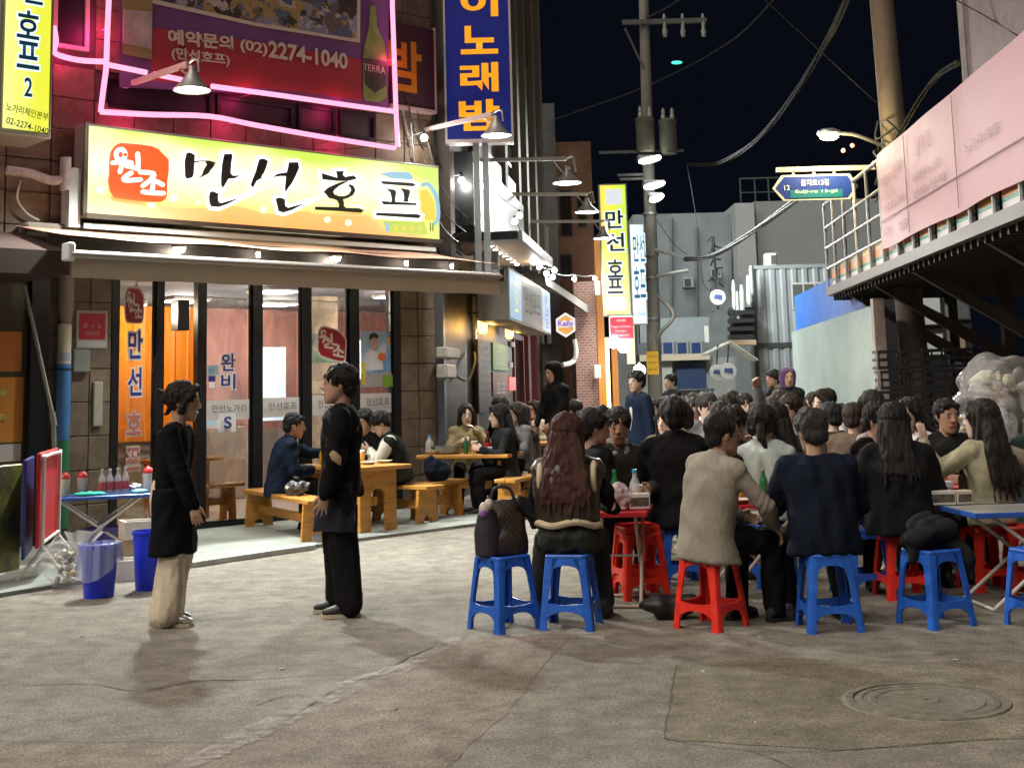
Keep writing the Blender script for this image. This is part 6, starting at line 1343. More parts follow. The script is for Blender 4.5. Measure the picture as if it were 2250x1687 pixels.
def shoe(J, s, sole, upper, parent, yaw=0., k=1.):
    a = J.an[s]; F = Matrix.Rotation(yaw, 3, 'Z'); z0 = a.z-.085
    def ring(y, w, h, base=.0): return [Vector((a.x, a.y, z0))+F @ Vector((w*cos(2*pi*j/14), y, base+h/2+h/2*sin(2*pi*j/14))) for j in range(14)]
    m = MB(); m.loft([ring(-.075, .028, .07, .022), ring(-.06, .036, .10, .02), ring(.0, .038, .105, .02), ring(.06, .043, .078, .02), ring(.12, .046, .058, .02), ring(.165, .038, .044, .02), ring(.185, .018, .028, .022)])
    u = m.build('shoe', upper, parent, True)
    m = MB(); pts = [(-.082, .026), (-.06, .038), (0, .040), (.07, .046), (.125, .048), (.17, .038), (.192, .016)]
    out = [(w, y) for y, w in pts]+[(-w, y) for y, w in reversed(pts)]
    vs = [Vector((a.x, a.y, z0))+F @ Vector((x, y, z)) for z in (0.002, .026) for x, y in out]; n = len(out)
    m.add(vs, [tuple(reversed(range(n))), tuple(range(n, 2*n))]+[(i, (i+1) % n, n+(i+1) % n, n+i) for i in range(n)]); m.build('sole', sole, u, False)
PSEED = [100]
def person(label, loc, yaw, J, sk='a', hairstyle='short', hm=None, garments=(), q=.008, face=True, glasses=False, curl=(.35, .35), spread=.10, hdir=None, hpalm=None, shoes=None, group=None, fat=0., bare_hand=(1, -1)):
    PSEED[0] += 1; sd = PSEED[0]
    m = MB(); head_mesh(m, J)
    R = [(J.spine[k], J.xa[k]*w, J.ya[k]*w*.7) for k, w in enumerate((.10, .095, .095, .10, .11, .10, .055))]; oval(m, R, 14)
    for s in (1, -1):
        cap(m, J.spine[5], J.sh[s], .05, .042, 10); cap(m, J.sh[s], J.el[s], .040, .034, 10); cap(m, J.el[s], J.wr[s], .034, .026, 10)
        cap(m, J.spine[0], J.hip[s], .08, .06, 10); cap(m, J.hip[s], J.kn[s], .058, .045, 10); cap(m, J.kn[s], J.an[s], .042, .03, 10)
        if s in bare_hand:
            d = (hdir or {}).get(s) or (J.wr[s]-J.el[s]); pn = (hpalm or {}).get(s) or (-s, 0, -.2)
            hand(m, J.wr[s], d, pn, s, curl[0 if s == 1 else 1], spread, max(.0085, q*1.05))
    me = remesh(m, q, 2); me.materials.append(skin(sk)); me.name = 'person'
    p = link('person', me); p.location = loc; p.rotation_euler = (0, 0, yaw); tag(p, label, 'person', group)
    if face: link('face_features', features(J, glasses), p)
    if hairstyle:
        hmsh = remesh(hair(J, hairstyle, sd), max(.006, q*.95), 1); ripple(hmsh, .0036, 150, sd, (1, 1, .12), 1.2); ripple(hmsh, .0024, 45, sd+7, (1, 1, .3), 2.); hmsh.materials.append(hm or H_BLACK); link('hair', hmsh, p)
    for g in garments:
        kind, nm, mt = g[0], g[1], g[2]; o = g[3] if len(g) > 3 else {}
        gq = max(.011, q*1.45); m = MB()
        if kind == 'top':
            torso(m, J, .018+fat+o.get('fat', 0), o.get('hem', .10), o.get('flare', .0), wide=o.get('wide', 0.), start=o.get('start', 0))
            if o.get('sleeves', True): r = o.get('r', (.064, .056, .046)); sleeves(m, J, r, o.get('sides', (1, -1)), o.get('to', .97))
            if o.get('collar'): oval(m, [(J.spine[6]-(J.spine[6]-J.spine[5])*.25, J.xa[5]*.085, J.ya[5]*.078), (J.neck+(J.hc-J.neck)*.30, J.xa[5]*.072, J.ya[5]*.070)], 18)
            if o.get('hood'): cap(m, J.neck+J.xa[5]*.07-J.ya[5]*.07, J.neck-J.xa[5]*.07-J.ya[5]*.07, .055, .055); cap(m, J.neck+J.xa[5]*.08-J.ya[5]*.05, J.neck+J.xa[5]*.05+J.ya[5]*.075-Vector((0, 0, .03)), .04, .03); cap(m, J.neck-J.xa[5]*.08-J.ya[5]*.05, J.neck-J.xa[5]*.05+J.ya[5]*.075-Vector((0, 0, .03)), .04, .03)
        elif kind == 'hood':
            b_ = lambda x, y, z: J.hc+J.HM @ Vector((x, y, z))
            oval(m, [(b_(0, -.02, .145), J.HM @ Vector((.035, 0, 0)), J.HM @ Vector((0, .04, 0))), (b_(0, -.022, .125), J.HM @ Vector((.075, 0, 0)), J.HM @ Vector((0, .085, 0))), (b_(0, -.025, .085), J.HM @ Vector((.10, 0, 0)), J.HM @ Vector((0, .112, 0))), (b_(0, -.035, 0), J.HM @ Vector((.112, 0, 0)), J.HM @ Vector((0, .10, 0))), (b_(0, -.035, -.09), J.HM @ Vector((.105, 0, 0)), J.HM @ Vector((0, .085, 0))), (J.neck, J.xa[5]*.12, J.ya[5]*.09)], 20)
        elif kind == 'hoodie_collar':
            cap(m, J.neck+J.xa[5]*.07-J.ya[5]*.06, J.neck-J.xa[5]*.07-J.ya[5]*.06, .05, .05); cap(m, J.neck+J.xa[5]*.085-J.ya[5]*.05, J.neck+J.xa[5]*.035+J.ya[5]*.085-Vector((0, 0, .05)), .042, .026); cap(m, J.neck-J.xa[5]*.085-J.ya[5]*.05, J.neck-J.xa[5]*.035+J.ya[5]*.085-Vector((0, 0, .05)), .042, .026)
        elif kind == 'arms':
            sleeves(m, J, o.get('r', (.068, .060, .046)), o.get('sides', (1, -1)), .97)
        elif kind == 'pants':
            w = o.get('w', (.090, .072, .062)); zc = o.get('to', .96); hf = o.get('hip', 0.)
            oval(m, [(J.pel+Vector((0, 0, .10)), Vector((.142*J.build, 0, 0)), Vector((0, .105, 0))), (J.pel, Vector((.168*J.build+hf, 0, 0)), Vector((0, .122+hf*.8, 0))), (J.pel-Vector((0, 0, .09)), Vector((.150*J.build, 0, 0)), Vector((0, .105, 0)))], 18)
            for s in (1, -1): cap(m, J.hip[s]+Vector((0, 0, -.01)), J.kn[s], w[0], w[1]); cap(m, J.kn[s], J.kn[s].lerp(J.an[s], zc), w[1], w[2])
        elif kind == 'apron':
            z0, z1, r0 = o.get('z', (1.0, .56, .02)); R = []
            for f in (0, .2, .5, .8, 1.):
                z = z0+(z1-z0)*f; R.append([(J.pel.x+(.172+r0+.02*f)*sin(t), J.pel.y+(.132+r0+.035*f)*cos(t), z) for t in [-2.1+4.2*k/16 for k in range(17)]]+[(J.pel.x+(.150+r0+.02*f)*sin(t), J.pel.y+(.112+r0+.035*f)*cos(t), z) for t in [2.1-4.2*k/16 for k in range(17)]])
            m.loft(R)
        gm_ = remesh(m, gq, 2); ripple(gm_, o.get('fold', .0055)*1.25, o.get('ff', 26), sd*3+len(nm), (1, 1, .55)); ripple(gm_, .0009, 60, sd+5, (1, 1, .6), 2.); crease(gm_, J, sd); gm_.materials.append(mt); link(nm, gm_, p)
    if shoes:
        for s in (1, -1): shoe(J, s, shoes[1], shoes[0], p, shoes[2] if len(shoes) > 2 else 0.)
    return p
def ground_at(u, v): P = G(u, v); return Vector((P.x, P.y, 0))
C_black = cloth('black', (.0055, .0052, .0055)); C_black2 = cloth('softblack', (.0085, .008, .009)); C_navy = cloth('navy', (.006, .009, .020)); C_coat = cloth('navycoat', (.008, .016, .036)); C_beige = cloth('beige', (.66, .57, .43)); C_tweed = cloth('tweed', (.27, .238, .19), var=.12, scale=40)
C_mint = cloth('mint', (.42, .48, .44)); C_knit = cloth('knit', (.36, .33, .22), bump=.5, bscale=120); C_char = cloth('charcoal', (.016, .017, .018)); C_denim = cloth('denim', (.009, .012, .018)); C_olive = cloth('olive', (.036, .034, .028)); C_taupe = cloth('taupe', (.12, .105, .09)); C_white = cloth('white', (.60, .60, .58)); C_cream = cloth('cream', (.56, .48, .36)); C_grey = cloth('grey', (.16, .16, .165)); C_brownc = cloth('browncoat', (.13, .09, .065)); C_camel = cloth('camel', (.26, .20, .10))
C_leather = mat('leather_brown', (.040, .030, .020), .36, var=.25, scale=6, bump=.25, bscale=35); C_fleece = cloth('fleece', (.60, .50, .34), bump=.8, bscale=90)
M_soleW = mat('sole_cream', (.55, .48, .34), .6); M_shoeB = mat('shoe_black', (.03, .03, .032), .5, var=.3, scale=30); M_shoeS = mat('shoe_silver', (.50, .50, .50), .3, metal=.5, var=.3, scale=40); M_soleK = mat('sole_black', (.012, .012, .012), .6)
# ---- the two staff members standing before the restaurant
J = solve(lean=.14, hp=.06, hands={1: Vector((.20, .30, .66)), -1: Vector((-.17, -.12, .88))}, poles={1: (.4, -.8, -.2), -1: (-.5, -1, .1)}, legs={1: ((.10, .05, .49), (.11, .02, .085)), -1: ((-.10, .03, .49), (-.11, -.06, .085))})
w1 = person('woman with tied-back hair, black top, apron and beige wide trousers standing by the restaurant', ground_at(372, 1371), -pi/2-.05, J, 'b', 'bun', H_DARK, [('top', 'sweater', C_black, {'hem': .16, 'fat': .008, 'r': (.070, .064, .052)}), ('pants', 'trousers', C_beige, {'w': (.105, .110, .122), 'to': .98, 'fold': .008, 'ff': 20}), ('apron', 'apron', cloth('apron', (.006, .007, .011)), {'z': (.97, .50, .03), 'fold': .004})], .0065, curl=(.25, .3), hdir={1: (.1, .25, -1)}, hpalm={1: (-.9, -.2, 0)}, shoes=(M_shoeS, M_soleW))
w1.scale = (.945,)*3
J = solve(lean=-.02, hands={-1: Vector((-.255, .10, .83)), 1: Vector((.22, .10, .82))}, poles={-1: (-.8, -.6, -.1), 1: (.8, -.6, -.1)}, legs={1: ((.10, .03, .50), (.12, .02, .085)), -1: ((-.10, .0, .50), (-.12, -.05, .085))}, hp=-.05)
m1 = person('young man in black sweatshirt with tan elbow patch and wide black trousers standing', ground_at(752, 1350), pi/2+.10, J, 'b', 'bangs', H_BLACK, [('top', 'sweatshirt', C_black, {'hem': .12, 'fat': .016, 'wide': .006, 'r': (.078, .074, .054)}), ('pants', 'trousers', C_black2, {'w': (.112, .108, .105), 'to': .97, 'fold': .008, 'ff': 20}), ('apron', 'apron', cloth('apron2', (.020, .022, .030)), {'z': (.93, .58, .035)})], .0065, curl=(.3, .10), spread=.24, hdir={-1: (.10, .35, -1)}, hpalm={-1: (1, .1, .1)}, shoes=(M_shoeB, M_soleW))
m1.scale = (1.0,)*3
mm = MB(); e = J.el[-1]; w_ = J.wr[-1]
oval(mm, [(e.lerp(w_, .05)+Vector((-.074, .0, .06)), Vector((.008, .0, 0)), Vector((0, .012, .006))), (e.lerp(w_, .05)+Vector((-.082, -.005, .03)), Vector((.008, 0, 0)), Vector((0, .042, .012))), (e.lerp(w_, .05)+Vector((-.079, -.012, -.01)), Vector((.008, 0, 0)), Vector((0, .035, .012))), (e.lerp(w_, .05)+Vector((-.070, -.03, -.035)), Vector((.008, 0, 0)), Vector((0, .012, .006)))], 14)
mm.build('elbow_patch', cloth('patch', (.42, .30, .20)), m1, True)
mm = MB(); oval(mm, [(J.neck+Vector((0, .0, -.03)), Vector((.10, 0, 0)), Vector((0, .095, 0))), (J.neck+Vector((0, .0, .012)), Vector((.082, 0, 0)), Vector((0, .08, 0)))], 20); mm.build('collar_band', cloth('collar_olive', (.16, .14, .11)), m1, True)
# ================================================================== stools
def make_stool():
    t = bpy.data.objects.new('plastic_stool', None); COL.objects.link(t)
    Ht = .455
    wz = lambda z: .135+.045*(1-z/Ht)
    def panel(name, poly, k, th=.013, material=None):
        n_ = Matrix.Rotation(k*pi/2, 3, 'Z'); vs = []
        for inn in (0, th):
            for x, z in poly: vs.append(n_ @ Vector((x*(1-inn/wz(z)), wz(z)-inn, z)))
        n = len(poly); m = MB(); m.add(vs, [tuple(range(n)), tuple(reversed(range(n, 2*n)))]+[(i, (i+1) % n, n+(i+1) % n, n+i) for i in range(n)])
        return m.build(name, M_blue, t, False)
    m = MB(); R = []
    for z, w, r in ((Ht-.012, .1365, .03), (Ht+.002, .139, .032), (Ht+.012, .132, .034), (Ht+.013, .122, .03), (Ht+.005, .112, .028)):
        ring = []
        for q in range(4):
            for j in range(5):
                a = q*pi/2+j*pi/8; cx_ = (w-r)*(1 if q in (0, 3) else -1); cy_ = (w-r)*(1 if q in (0, 1) else -1); ring.append((cx_+r*cos(a), cy_+r*sin(a), z))
        R.append(ring)
    m.loft(R); m.build('seat', M_blue, t, 35)
    legs = []
    for k in range(4):                      # one corner leg of two flanges
        m = MB(); a = wz(0); b = wz(.36)
        n0, n1 = Matrix.Rotation(k*pi/2, 3, 'Z'), Matrix.Rotation((k+1)*pi/2, 3, 'Z')
        lw = .056
        R = []
        for z, g in ((0, lw), (.06, lw-.006), (.2, lw-.008), (.34, lw-.002), (.40, lw+.010), (.443, lw+.03)):
            w = wz(z); e = .018; th = .014
            loc = [(-w+e, w), (-w+.006, w-.006), (-w, w-e), (-w, w-g), (-w+th, w-g), (-w+th, w-th), (-w+g, w-th), (-w+g, w)]
            R.append([n0 @ Vector((x, y, z)) for x, y in loc])
        m.loft(R); m.build('leg', M_blue, t, 30)
    for k in range(4):
        w = wz(.13); g = .048
        top = [(-(wz(.165)-g), .168), (wz(.165)-g, .168)]
        arch = [((wz(.06)-g)*cos(pi*j/10), .062+.055*sin(pi*j/10)) for j in range(11)]
        panel('rung', [top[0]]+[(x*.5, .158) for x in (-.1, .1)]+[top[1]]+arch, k, .012)
        arch = [((wz(.35)-.050)*cos(pi*j/10), .355+.045*sin(pi*j/10)) for j in range(11)]
        panel('skirt', [(-(wz(.443)-.05), .443), ((wz(.443)-.05), .443)]+arch, k, .012)
    return t
stool0 = make_stool(); tag(stool0, 'x', 'stool', 'plastic stools')
M_REDM = {'blue_plastic': M_red}
used_stool = [False]
def stool(label, loc, rot, red=False):
    if not used_stool[0]:
        used_stool[0] = True; s = stool0; s.location = loc; s.rotation_euler = (0, 0, rot); s['label'] = label; return s
    return dup(stool0, loc, rot, label, 'plastic stools', M_REDM if red else None)
def SX(u, y): return AY(u, 860, y).x
S = {}
def put_stool(key, label, u, y, rot, red=False, z=0.):
    S[key] = Vector((SX(u, y), y, z)); return stool(label, S[key], rot, red)
put_stool('bag', 'blue plastic stool carrying the checked handbag', 1095, 8.86, radians(38))
put_stool('vest', 'blue plastic stool under the woman in the brown vest', 1240, 8.86, radians(-14))
put_stool('tweed', 'red plastic stool under the man in the tweed jacket', 1540, 8.72, radians(47), True)
put_stool('navy', 'blue plastic stool under the man in the dark navy sweater', 1793, 8.55, radians(2))
put_stool('coat', 'blue plastic stool with a dark coat lying on it', 2022, 8.60, radians(24))
put_stool('edge', 'blue plastic stool cut by the right picture edge', 2256, 8.45, radians(18))
put_stool('stackA', 'red plastic stool behind the folding table legs, lower of the stacked pair', 1392, 10.0, radians(12), True)
o = stool('red plastic stool stacked on top of the lower red one', S['stackA']+Vector((-.01, .02, .055)), radians(14), True)
put_stool('stackB', 'red plastic stool standing behind the stacked red pair', 1368, 10.45, radians(-6), True)
put_stool('black', 'blue plastic stool under the man in the long black coat', 1478, 10.6, radians(8))
put_stool('mint', 'blue plastic stool under the woman in the mint sweater', 1668, 10.4, radians(20))
put_stool('woman', 'red plastic stool under the woman in the black sweater', 1958, 9.7, radians(5), True)
put_stool('beige', 'red plastic stool behind the white crossed table legs', 2142, 9.95, radians(10), True)
put_stool('beige2', 'red plastic stool right of the white crossed table legs', 2232, 9.75, radians(-10), True)
put_stool('back1', 'blue plastic stool in shade behind the navy sweater man', 1868, 9.9, radians(15))
# ================================================================== folding tables
def folding_table(label, loc, rot, w, d, h, top_m, leg_m, rim_m=None, tri=False):
    t = thing('folding_table', label, 'table', loc, rot, 'folding tables')
    m = MB(); m.box((-w/2, -d/2, h-.022), (w/2, d/2, h), .006); m.build('table_top', top_m, t)
    m = MB(); m.loft([[(x*(w/2+o), y*(d/2+o), z) for x, y in ((-1, -1), (1, -1), (1, 1), (-1, 1))] for z, o in ((h-.034, .004), (h-.03, .010), (h-.002, .010), (h+.003, .004))], cap=False); m.build('table_rim', rim_m or top_m, t)
    for y in (-d/2+.06, d/2-.06):
        for sx, off in ((1, 0), (-1, .018)):
            m = MB(); m.tube([(-sx*w*.40, y+off, .012), (sx*w*.36, y+off, h-.03)], .013, 8); m.build('leg', leg_m, t, True)
    for sx in (1, -1):
        m = MB(); m.tube([(sx*w*.40, -d/2+.05, .014), (sx*w*.40, d/2-.05, .014)], .012, 8); m.build('crossbar', leg_m, t, True)
    m = MB(); m.tube([(0, -d/2+.06, h*.5), (0, d/2-.04, h*.5)], .009, 8); m.build('pivot_bar', M_steel, t, True)
    return t
M_legw = mat('leg_white', (.62, .60, .54), .4); M_legb = mat('leg_beige', (.55, .44, .33), .4); M_bluetop = mat('table_blue', (.03, .10, .42), .35, var=.12, scale=3); M_redtop = mat('table_red', (.50, .02, .025), .35)
M_silver = mat('table_silver', (.55, .56, .55), .3, metal=.4)
TBL = folding_table('blue-rimmed folding table with white crossed legs at the right', (SX(2150, 9.25)+.28, 9.25, 0), radians(3), .98, .62, .64, M_silver, M_legw, M_bluetop)
TA = folding_table('red folding table with beige crossed legs beside the woman in the vest', (SX(1352, 9.75), 9.75, 0), radians(80), .62, .42, .66, M_redtop, M_legb)
TB = folding_table('red folding table between the tweed jacket man and the mint sweater woman', (SX(1640, 9.72), 9.75, 0), radians(10), .8, .5, .68, M_redtop, M_legb)
TC = folding_table('red folding table in front of the man with glasses', (SX(2020, 10.3), 10.35, 0), radians(5), .9, .55, .68, M_redtop, M_legb)
TL = folding_table('blue folding table with sauce bottles against the tiled pier', (SX(222, 13.2), 13.2, 0), radians(20), 1.05, .55, .62, mat('table_blue2', (.05, .12, .40), .35), M_legw, M_bluetop)
for k, (u, y) in enumerate(((1560, 12.6), (1760, 12.4), (1690, 15.2), (1580, 17.), (1420, 13.2))):
    folding_table('folding table hidden among the crowd, %s' % ('near the man with the hoodie', 'before the pale fence', 'middle of the rear rows', 'in the rearmost row', 'beside the suited man')[k], (SX(u, y), y, 0), radians(10*k), .9, .6, .68, M_redtop if k % 2 else M_silver, M_legb)
# ================================================================== wooden trestle tables and benches
def plank_leg(m, w, h, aw_, ah, th, x, splay=.0):
    hw, ha = w/2, aw_/2; poly = [(-hw-splay, 0), (-ha, 0)]+[(-ha*cos(pi*j/8), ah-ha*.9+ha*.9*sin(pi*j/8)) for j in range(9)]+[(ha, 0), (hw+splay, 0), (hw, h), (-hw, h)]
    n = len(poly); vs = [(x-th/2, p[0], p[1]) for p in poly]+[(x+th/2, p[0], p[1]) for p in poly]
    # faces split left/right of the arch so that every face stays simple
    lft = [0]+list(range(1, 7))+[n-1]; rgt = list(range(6, 11))+[n-4+0]+[n-3, n-2, n-1, 6]
    lft = [0, 1, 2, 3, 4, 5, 6, n-1]; rgt = [6, 7, 8, 9, 10, 11, 12, 13, n-1] if n == 15 else [6, 7, 8, 9, 10, n-4, n-3, n-2, n-1]
    fs = [tuple(lft), tuple(rgt), tuple(i+n for i in reversed(lft)), tuple(i+n for i in reversed(rgt))]+[(i, (i+1) % n, n+(i+1) % n, n+i) for i in range(n)]
    m.add(vs, fs)
def trestle(name, label, cat, loc, rot, L, W, h, leg_w, arch_h, group, splay=.03):
    t = thing(name, label, cat, loc, rot, group)
    for k in range(2):
        m = MB(); m.box((-L/2, -W/2+k*W/2+.002, h-.045), (L/2, k*W/2-.002, h), .006); m.build('plank', M_wood, t)
    for s in (-1, 1):
        m = MB(); plank_leg(m, leg_w, h-.047, leg_w*.42, arch_h, .045, s*(L/2-.16), splay); m.build('leg', M_wood, t)
    m = MB(); m.box((-L/2+.185, -.02, h*.42), (L/2-.185, .02, h*.42+.09)); m.build('stretcher', M_wood, t)
    return t
FR = math.atan2(FN.y, FN.x)
def GZ(u, v, z): P = G(u, v, z); return Vector((P.x, P.y, 0))
b1a, b1b = GZ(560, 1072, .46), GZ(706, 1098, .46); d_ = b1b-b1a
trestle('bench', 'wooden bench under the man in the navy coat', 'bench', (b1a+b1b)/2, math.atan2(d_.y, d_.x), d_.length, .30, .46, .28, .12, 'wooden benches')
trestle('bench', 'wooden bench under the man in the varsity jacket', 'bench', ground_at(880, 1158)+Vector((.02, .35, 0)), FR+.1, 1.05, .30, .46, .28, .12, 'wooden benches')
t1c = Vector((SX(772, 15.15), 15.15, 0))
trestle('wooden_table', 'wooden table between the navy coat man and the varsity jacket man', 'table', t1c, FR, 1.25, .72, .745, .5, .5, 'wooden tables', 0)
t2c = Vector((SX(1030, 16.95), 17.05, 0))
trestle('wooden_table', 'wooden table with arched legs before the woman in the olive coat', 'table', t2c, radians(-16), 1.20, .72, .745, .42, .52, 'wooden tables', 0)
trestle('bench', 'wooden bench left of the arched table', 'bench', Vector((SX(955, 16.2), 16.3, 0)), radians(60), .95, .28, .46, .27, .12, 'wooden benches')
trestle('bench', 'wooden bench right of the arched table', 'bench', Vector((SX(1135, 16.7), 16.75, 0)), radians(70), 1.0, .28, .46, .27, .12, 'wooden benches')
t3c = Vector((SX(1178, 20.), 20.2, 0))
trestle('wooden_table', 'wooden table farther along the shop row with a plate of snacks', 'table', t3c, radians(-10), 1.2, .72, .745, .42, .52, 'wooden tables', 0)
trestle('wooden_table', 'wooden table seen inside through the restaurant glass', 'table', FW(-.35, -1.25, .05), FR+pi/2, .95, .6, .745, .42, .52, 'wooden tables', 0)
trestle('bench', 'wooden bench seen inside through the restaurant glass', 'bench', FW(-.3, -.6, .05), FR+pi/2, .9, .28, .44, .27, .12, 'wooden benches')
# ================================================================== table ware
M_clear = mat('plastic_clear', (.60, .58, .56), .15, alpha=.55); M_glassg = mat('bottle_green', (.02, .16, .05), .12, coat=.4, alpha=.85); M_capblue = mat('cap_blue', (.04, .28, .55), .4); M_cream2 = mat('ceramic_cream', (.62, .58, .5), .3)
def bottle(label, P, h, r, m_, capm, labelm=None, cat='bottle', group=None):
    t = thing('bottle', label, cat, P, 0, group); P = (0, 0, 0)
    m = MB(); m.lathe([(r*.85, 0), (r, .01), (r, h*.55), (r*.9, h*.64), (r*.42, h*.8), (r*.38, h*.93)], P, 14); m.build('glass', m_, t, True)
    m = MB(); m.lathe([(r*.45, h*.925), (r*.45, h), (r*.3, h+.002)], P, 12); m.build('cap', capm, t, True)
    if labelm: m = MB(); m.lathe([(r*1.02, h*.16), (r*1.02, h*.48)], P, 14, cap=False); m.build('label_wrap', labelm, t, True)
    return t
def onto(u, v, z): P = G(u, v, z); return P
Zl = .625
bl_l = Matrix.Translation((SX(222, 13.2), 13.2, 0)) @ Matrix.Rotation(radians(20), 4, 'Z')
def TP(M_, x, y, z): return M_ @ Vector((x, y, z))
def cup(label, P, r, h, body, lid, straw=None, name='sauce_cup'):
    t = thing(name, label, 'container', P)
    m = MB(); m.lathe([(r*.75, 0), (r*.82, .01), (r, h*.72)], (0, 0, 0), 14); m.build('body', body, t, True)
    m = MB(); m.lathe([(r*1.03, h*.72), (r*1.03, h*.78), (r*.8, h*.9), (r*.25, h*.97), (r*.22, h), (.01, h+.005)], (0, 0, 0), 14); m.build('lid', lid, t, True)
    return t
cup('squeeze bottle with cream top and red foot on the blue table', TP(bl_l, -.33, -.1, Zl), .055, .23, mat('sauce_cream', (.60, .54, .36), .4), mat('sauce_red', (.55, .03, .03), .35))
cup('pinkish squeeze bottle with red tip on the blue table', TP(bl_l, -.16, -.02, Zl), .05, .23, mat('sauce_pink', (.50, .36, .36), .4), mat('sauce_red'))
cup('white squeeze bottle with red top nearest the woman', TP(bl_l, .46, .0, Zl), .055, .25, M_cream2, mat('sauce_red'))
for k in range(4): bottle('clear water bottle with red label, %s of the row of four' % ('first', 'second', 'third', 'last')[k], TP(bl_l, .02+.075*k, -.08+.02*k, Zl), .24, .034, M_clear, M_silver, mat('label_red', (.45, .06, .06), .4), group='clear bottles on the blue table')
def lump(name, label, cat, P, r, m_, seed, vox=.012, fold=.008, ff=40, blobs=6, flat=1.):
    rd = random.Random(seed); mb = MB()
    for k in range(blobs): a = rd.uniform(0, 6.28); q = rd.uniform(0, .55); mb.sphere((r[0]*q*cos(a), r[1]*q*sin(a), r[2]*rd.uniform(.35, .62)), (r[0]*rd.uniform(.5, .75), r[1]*rd.uniform(.5, .75), r[2]*rd.uniform(.36, .5)*flat), 14, 10)
    mb.box((-r[0]*.5, -r[1]*.5, 0.004), (r[0]*.5, r[1]*.5, r[2]*.4))
    me = remesh(mb, vox, 3); ripple(me, fold, ff, seed); co = np.empty(len(me.vertices)*3); me.vertices.foreach_get('co', co); co = co.reshape(-1, 3); co[:, 2] = np.maximum(co[:, 2], .002); me.vertices.foreach_set('co', co.ravel())
    me.materials.append(m_); o = link(name, me); o.location = P; return tag(o, label, cat)
lump('cloth', 'crumpled teal cloth on the blue table', 'cloth', TP(bl_l, -.1, -.18, Zl), (.16, .08, .035), cloth('teal', (.05, .42, .34)), 3, .006, .004, 60)
lump('cloth', 'crumpled mint rag at the end of the blue table', 'cloth', TP(bl_l, .36, -.16, Zl), (.10, .07, .04), cloth('rag', (.22, .5, .42)), 4, .006, .004, 60)
lump('foil', 'ball of silver foil on the blue table', 'foil', TP(bl_l, .35, .05, Zl), (.08, .07, .08), mat('foil', (.6, .6, .62), .25, metal=.9), 5, .006, .006, 70)
def beer(label, P, k=1.):
    t = thing('beer_mug', label, 'beer mug', P, 0, 'beer mugs'); m = MB(); m.lathe([(.036, 0), (.040, .006), (.042, .12)], (0, 0, 0), 14); m.build('beer', mat('beer_amber', (.75, .42, .05), .15, coat=.5), t, True); m = MB(); m.lathe([(.043, .118), (.044, .145), (.03, .152), (.005, .153)], (0, 0, 0), 14); m.build('foam', mat('beer_foam', (.75, .70, .60), .8), t, True); m = MB(); m.tube(smooth_path([(.042, 0, .105), (.075, 0, .10), (.078, 0, .04), (.041, 0, .03)], 5), .007, 7); m.build('handle', M_clear, t, True)
def tissue(label, P, rot=0.):
    t = thing('tissue_box', label, 'tissue box', P, rot); m = MB(); m.box((-.10, -.055, 0), (.10, .055, .075), .004); m.build('box', mat('tissue_card', (.5, .55, .58), .6, var=.2, scale=14), t); mb = MB(); cap(mb, (0, 0, .07), (.01, 0, .115), .028, .01); me = remesh(mb, .006, 1); ripple(me, .004, 70, 5); me.materials.append(M_cream2); link('tissue', me, t)
# things on the right tables
def carton(label, P, rot, w, d, h, col, name='carton'):
    t = thing(name, label, 'box', P, rot); m = MB(); m.box((-w/2, -d/2, 0), (w/2, d/2, h), .004); m.build('box', mat('carton_%s' % label[:14], col, .6, var=.06), t); m = MB(); m.box((-w/2+.01, -d/2-.002, h*.2), (w/2-.01, -d/2-.0005, h*.75)); m.build('print', mat('print_dark', (.10, .08, .07), .6, var=.8, scale=40), t); return t
carton('white printed carton on the right folding table', onto(2068, 1108, .645), 0, .18, .12, .10, (.62, .58, .52)); carton('cream printed carton beside the white one', onto(2098, 1108, .645)+Vector((.06, .03, 0)), .2, .12, .10, .095, (.58, .50, .40))
bottle('dark bottle beside the cartons on the right table', onto(2118, 1100, .645), .26, .033, mat('bottle_dark', (.03, .015, .012), .15), mat('cap_red', (.5, .03, .03), .4))
carton('small white card box printed in black on the red table', TP(WM(TA), -.10, -.15, .665), radians(5), .15, .08, .11, (.66, .64, .6))
bottle('green bottle standing in the crinkled bag', TP(WM(TA), .02, .03, .665), .27, .033, M_glassg, mat('cap_green', (.03, .22, .06), .4))
bottle('clear bottle with bright blue cap on the red table', TP(WM(TA), -.02, -.12, .665), .27, .042, M_clear, M_capblue)
lump('plastic_bag', 'pinkish crinkled plastic bag on the red table', 'bag', TP(WM(TA), -.14, .02, .665), (.14, .13, .19), mat('bag_pinkish', (.55, .42, .42), .25, var=.3, scale=12, alpha=.85), 8, .008, .008, 55)
lump('dish_food', 'plate of snacks on the far wooden table', 'food', t3c+Vector((-.1, -.1, .75)), (.16, .14, .07), mat('fries', (.62, .40, .10), .5, var=.3, scale=40), 9, .008, .006, 80)
for k, (x, y, lb) in enumerate(((-.45, -.2, 'white side dish nearest the bench end of the arched table'), (-.2, .05, 'white soup bowl in the middle of the arched table'), (.42, -.1, 'white paper cup tray at the arched table edge'))):
    P = t2c+Matrix.Rotation(radians(-16), 3, 'Z') @ Vector((x, y, .746)); t = thing('bowl', lb, 'bowl', P); m = MB(); m.lathe([(.04, 0), (.05, .01), (.085, .05), (.08, .05), (.045, .015)], (0, 0, 0), 16); m.build('dish', M_cream2, t, True)
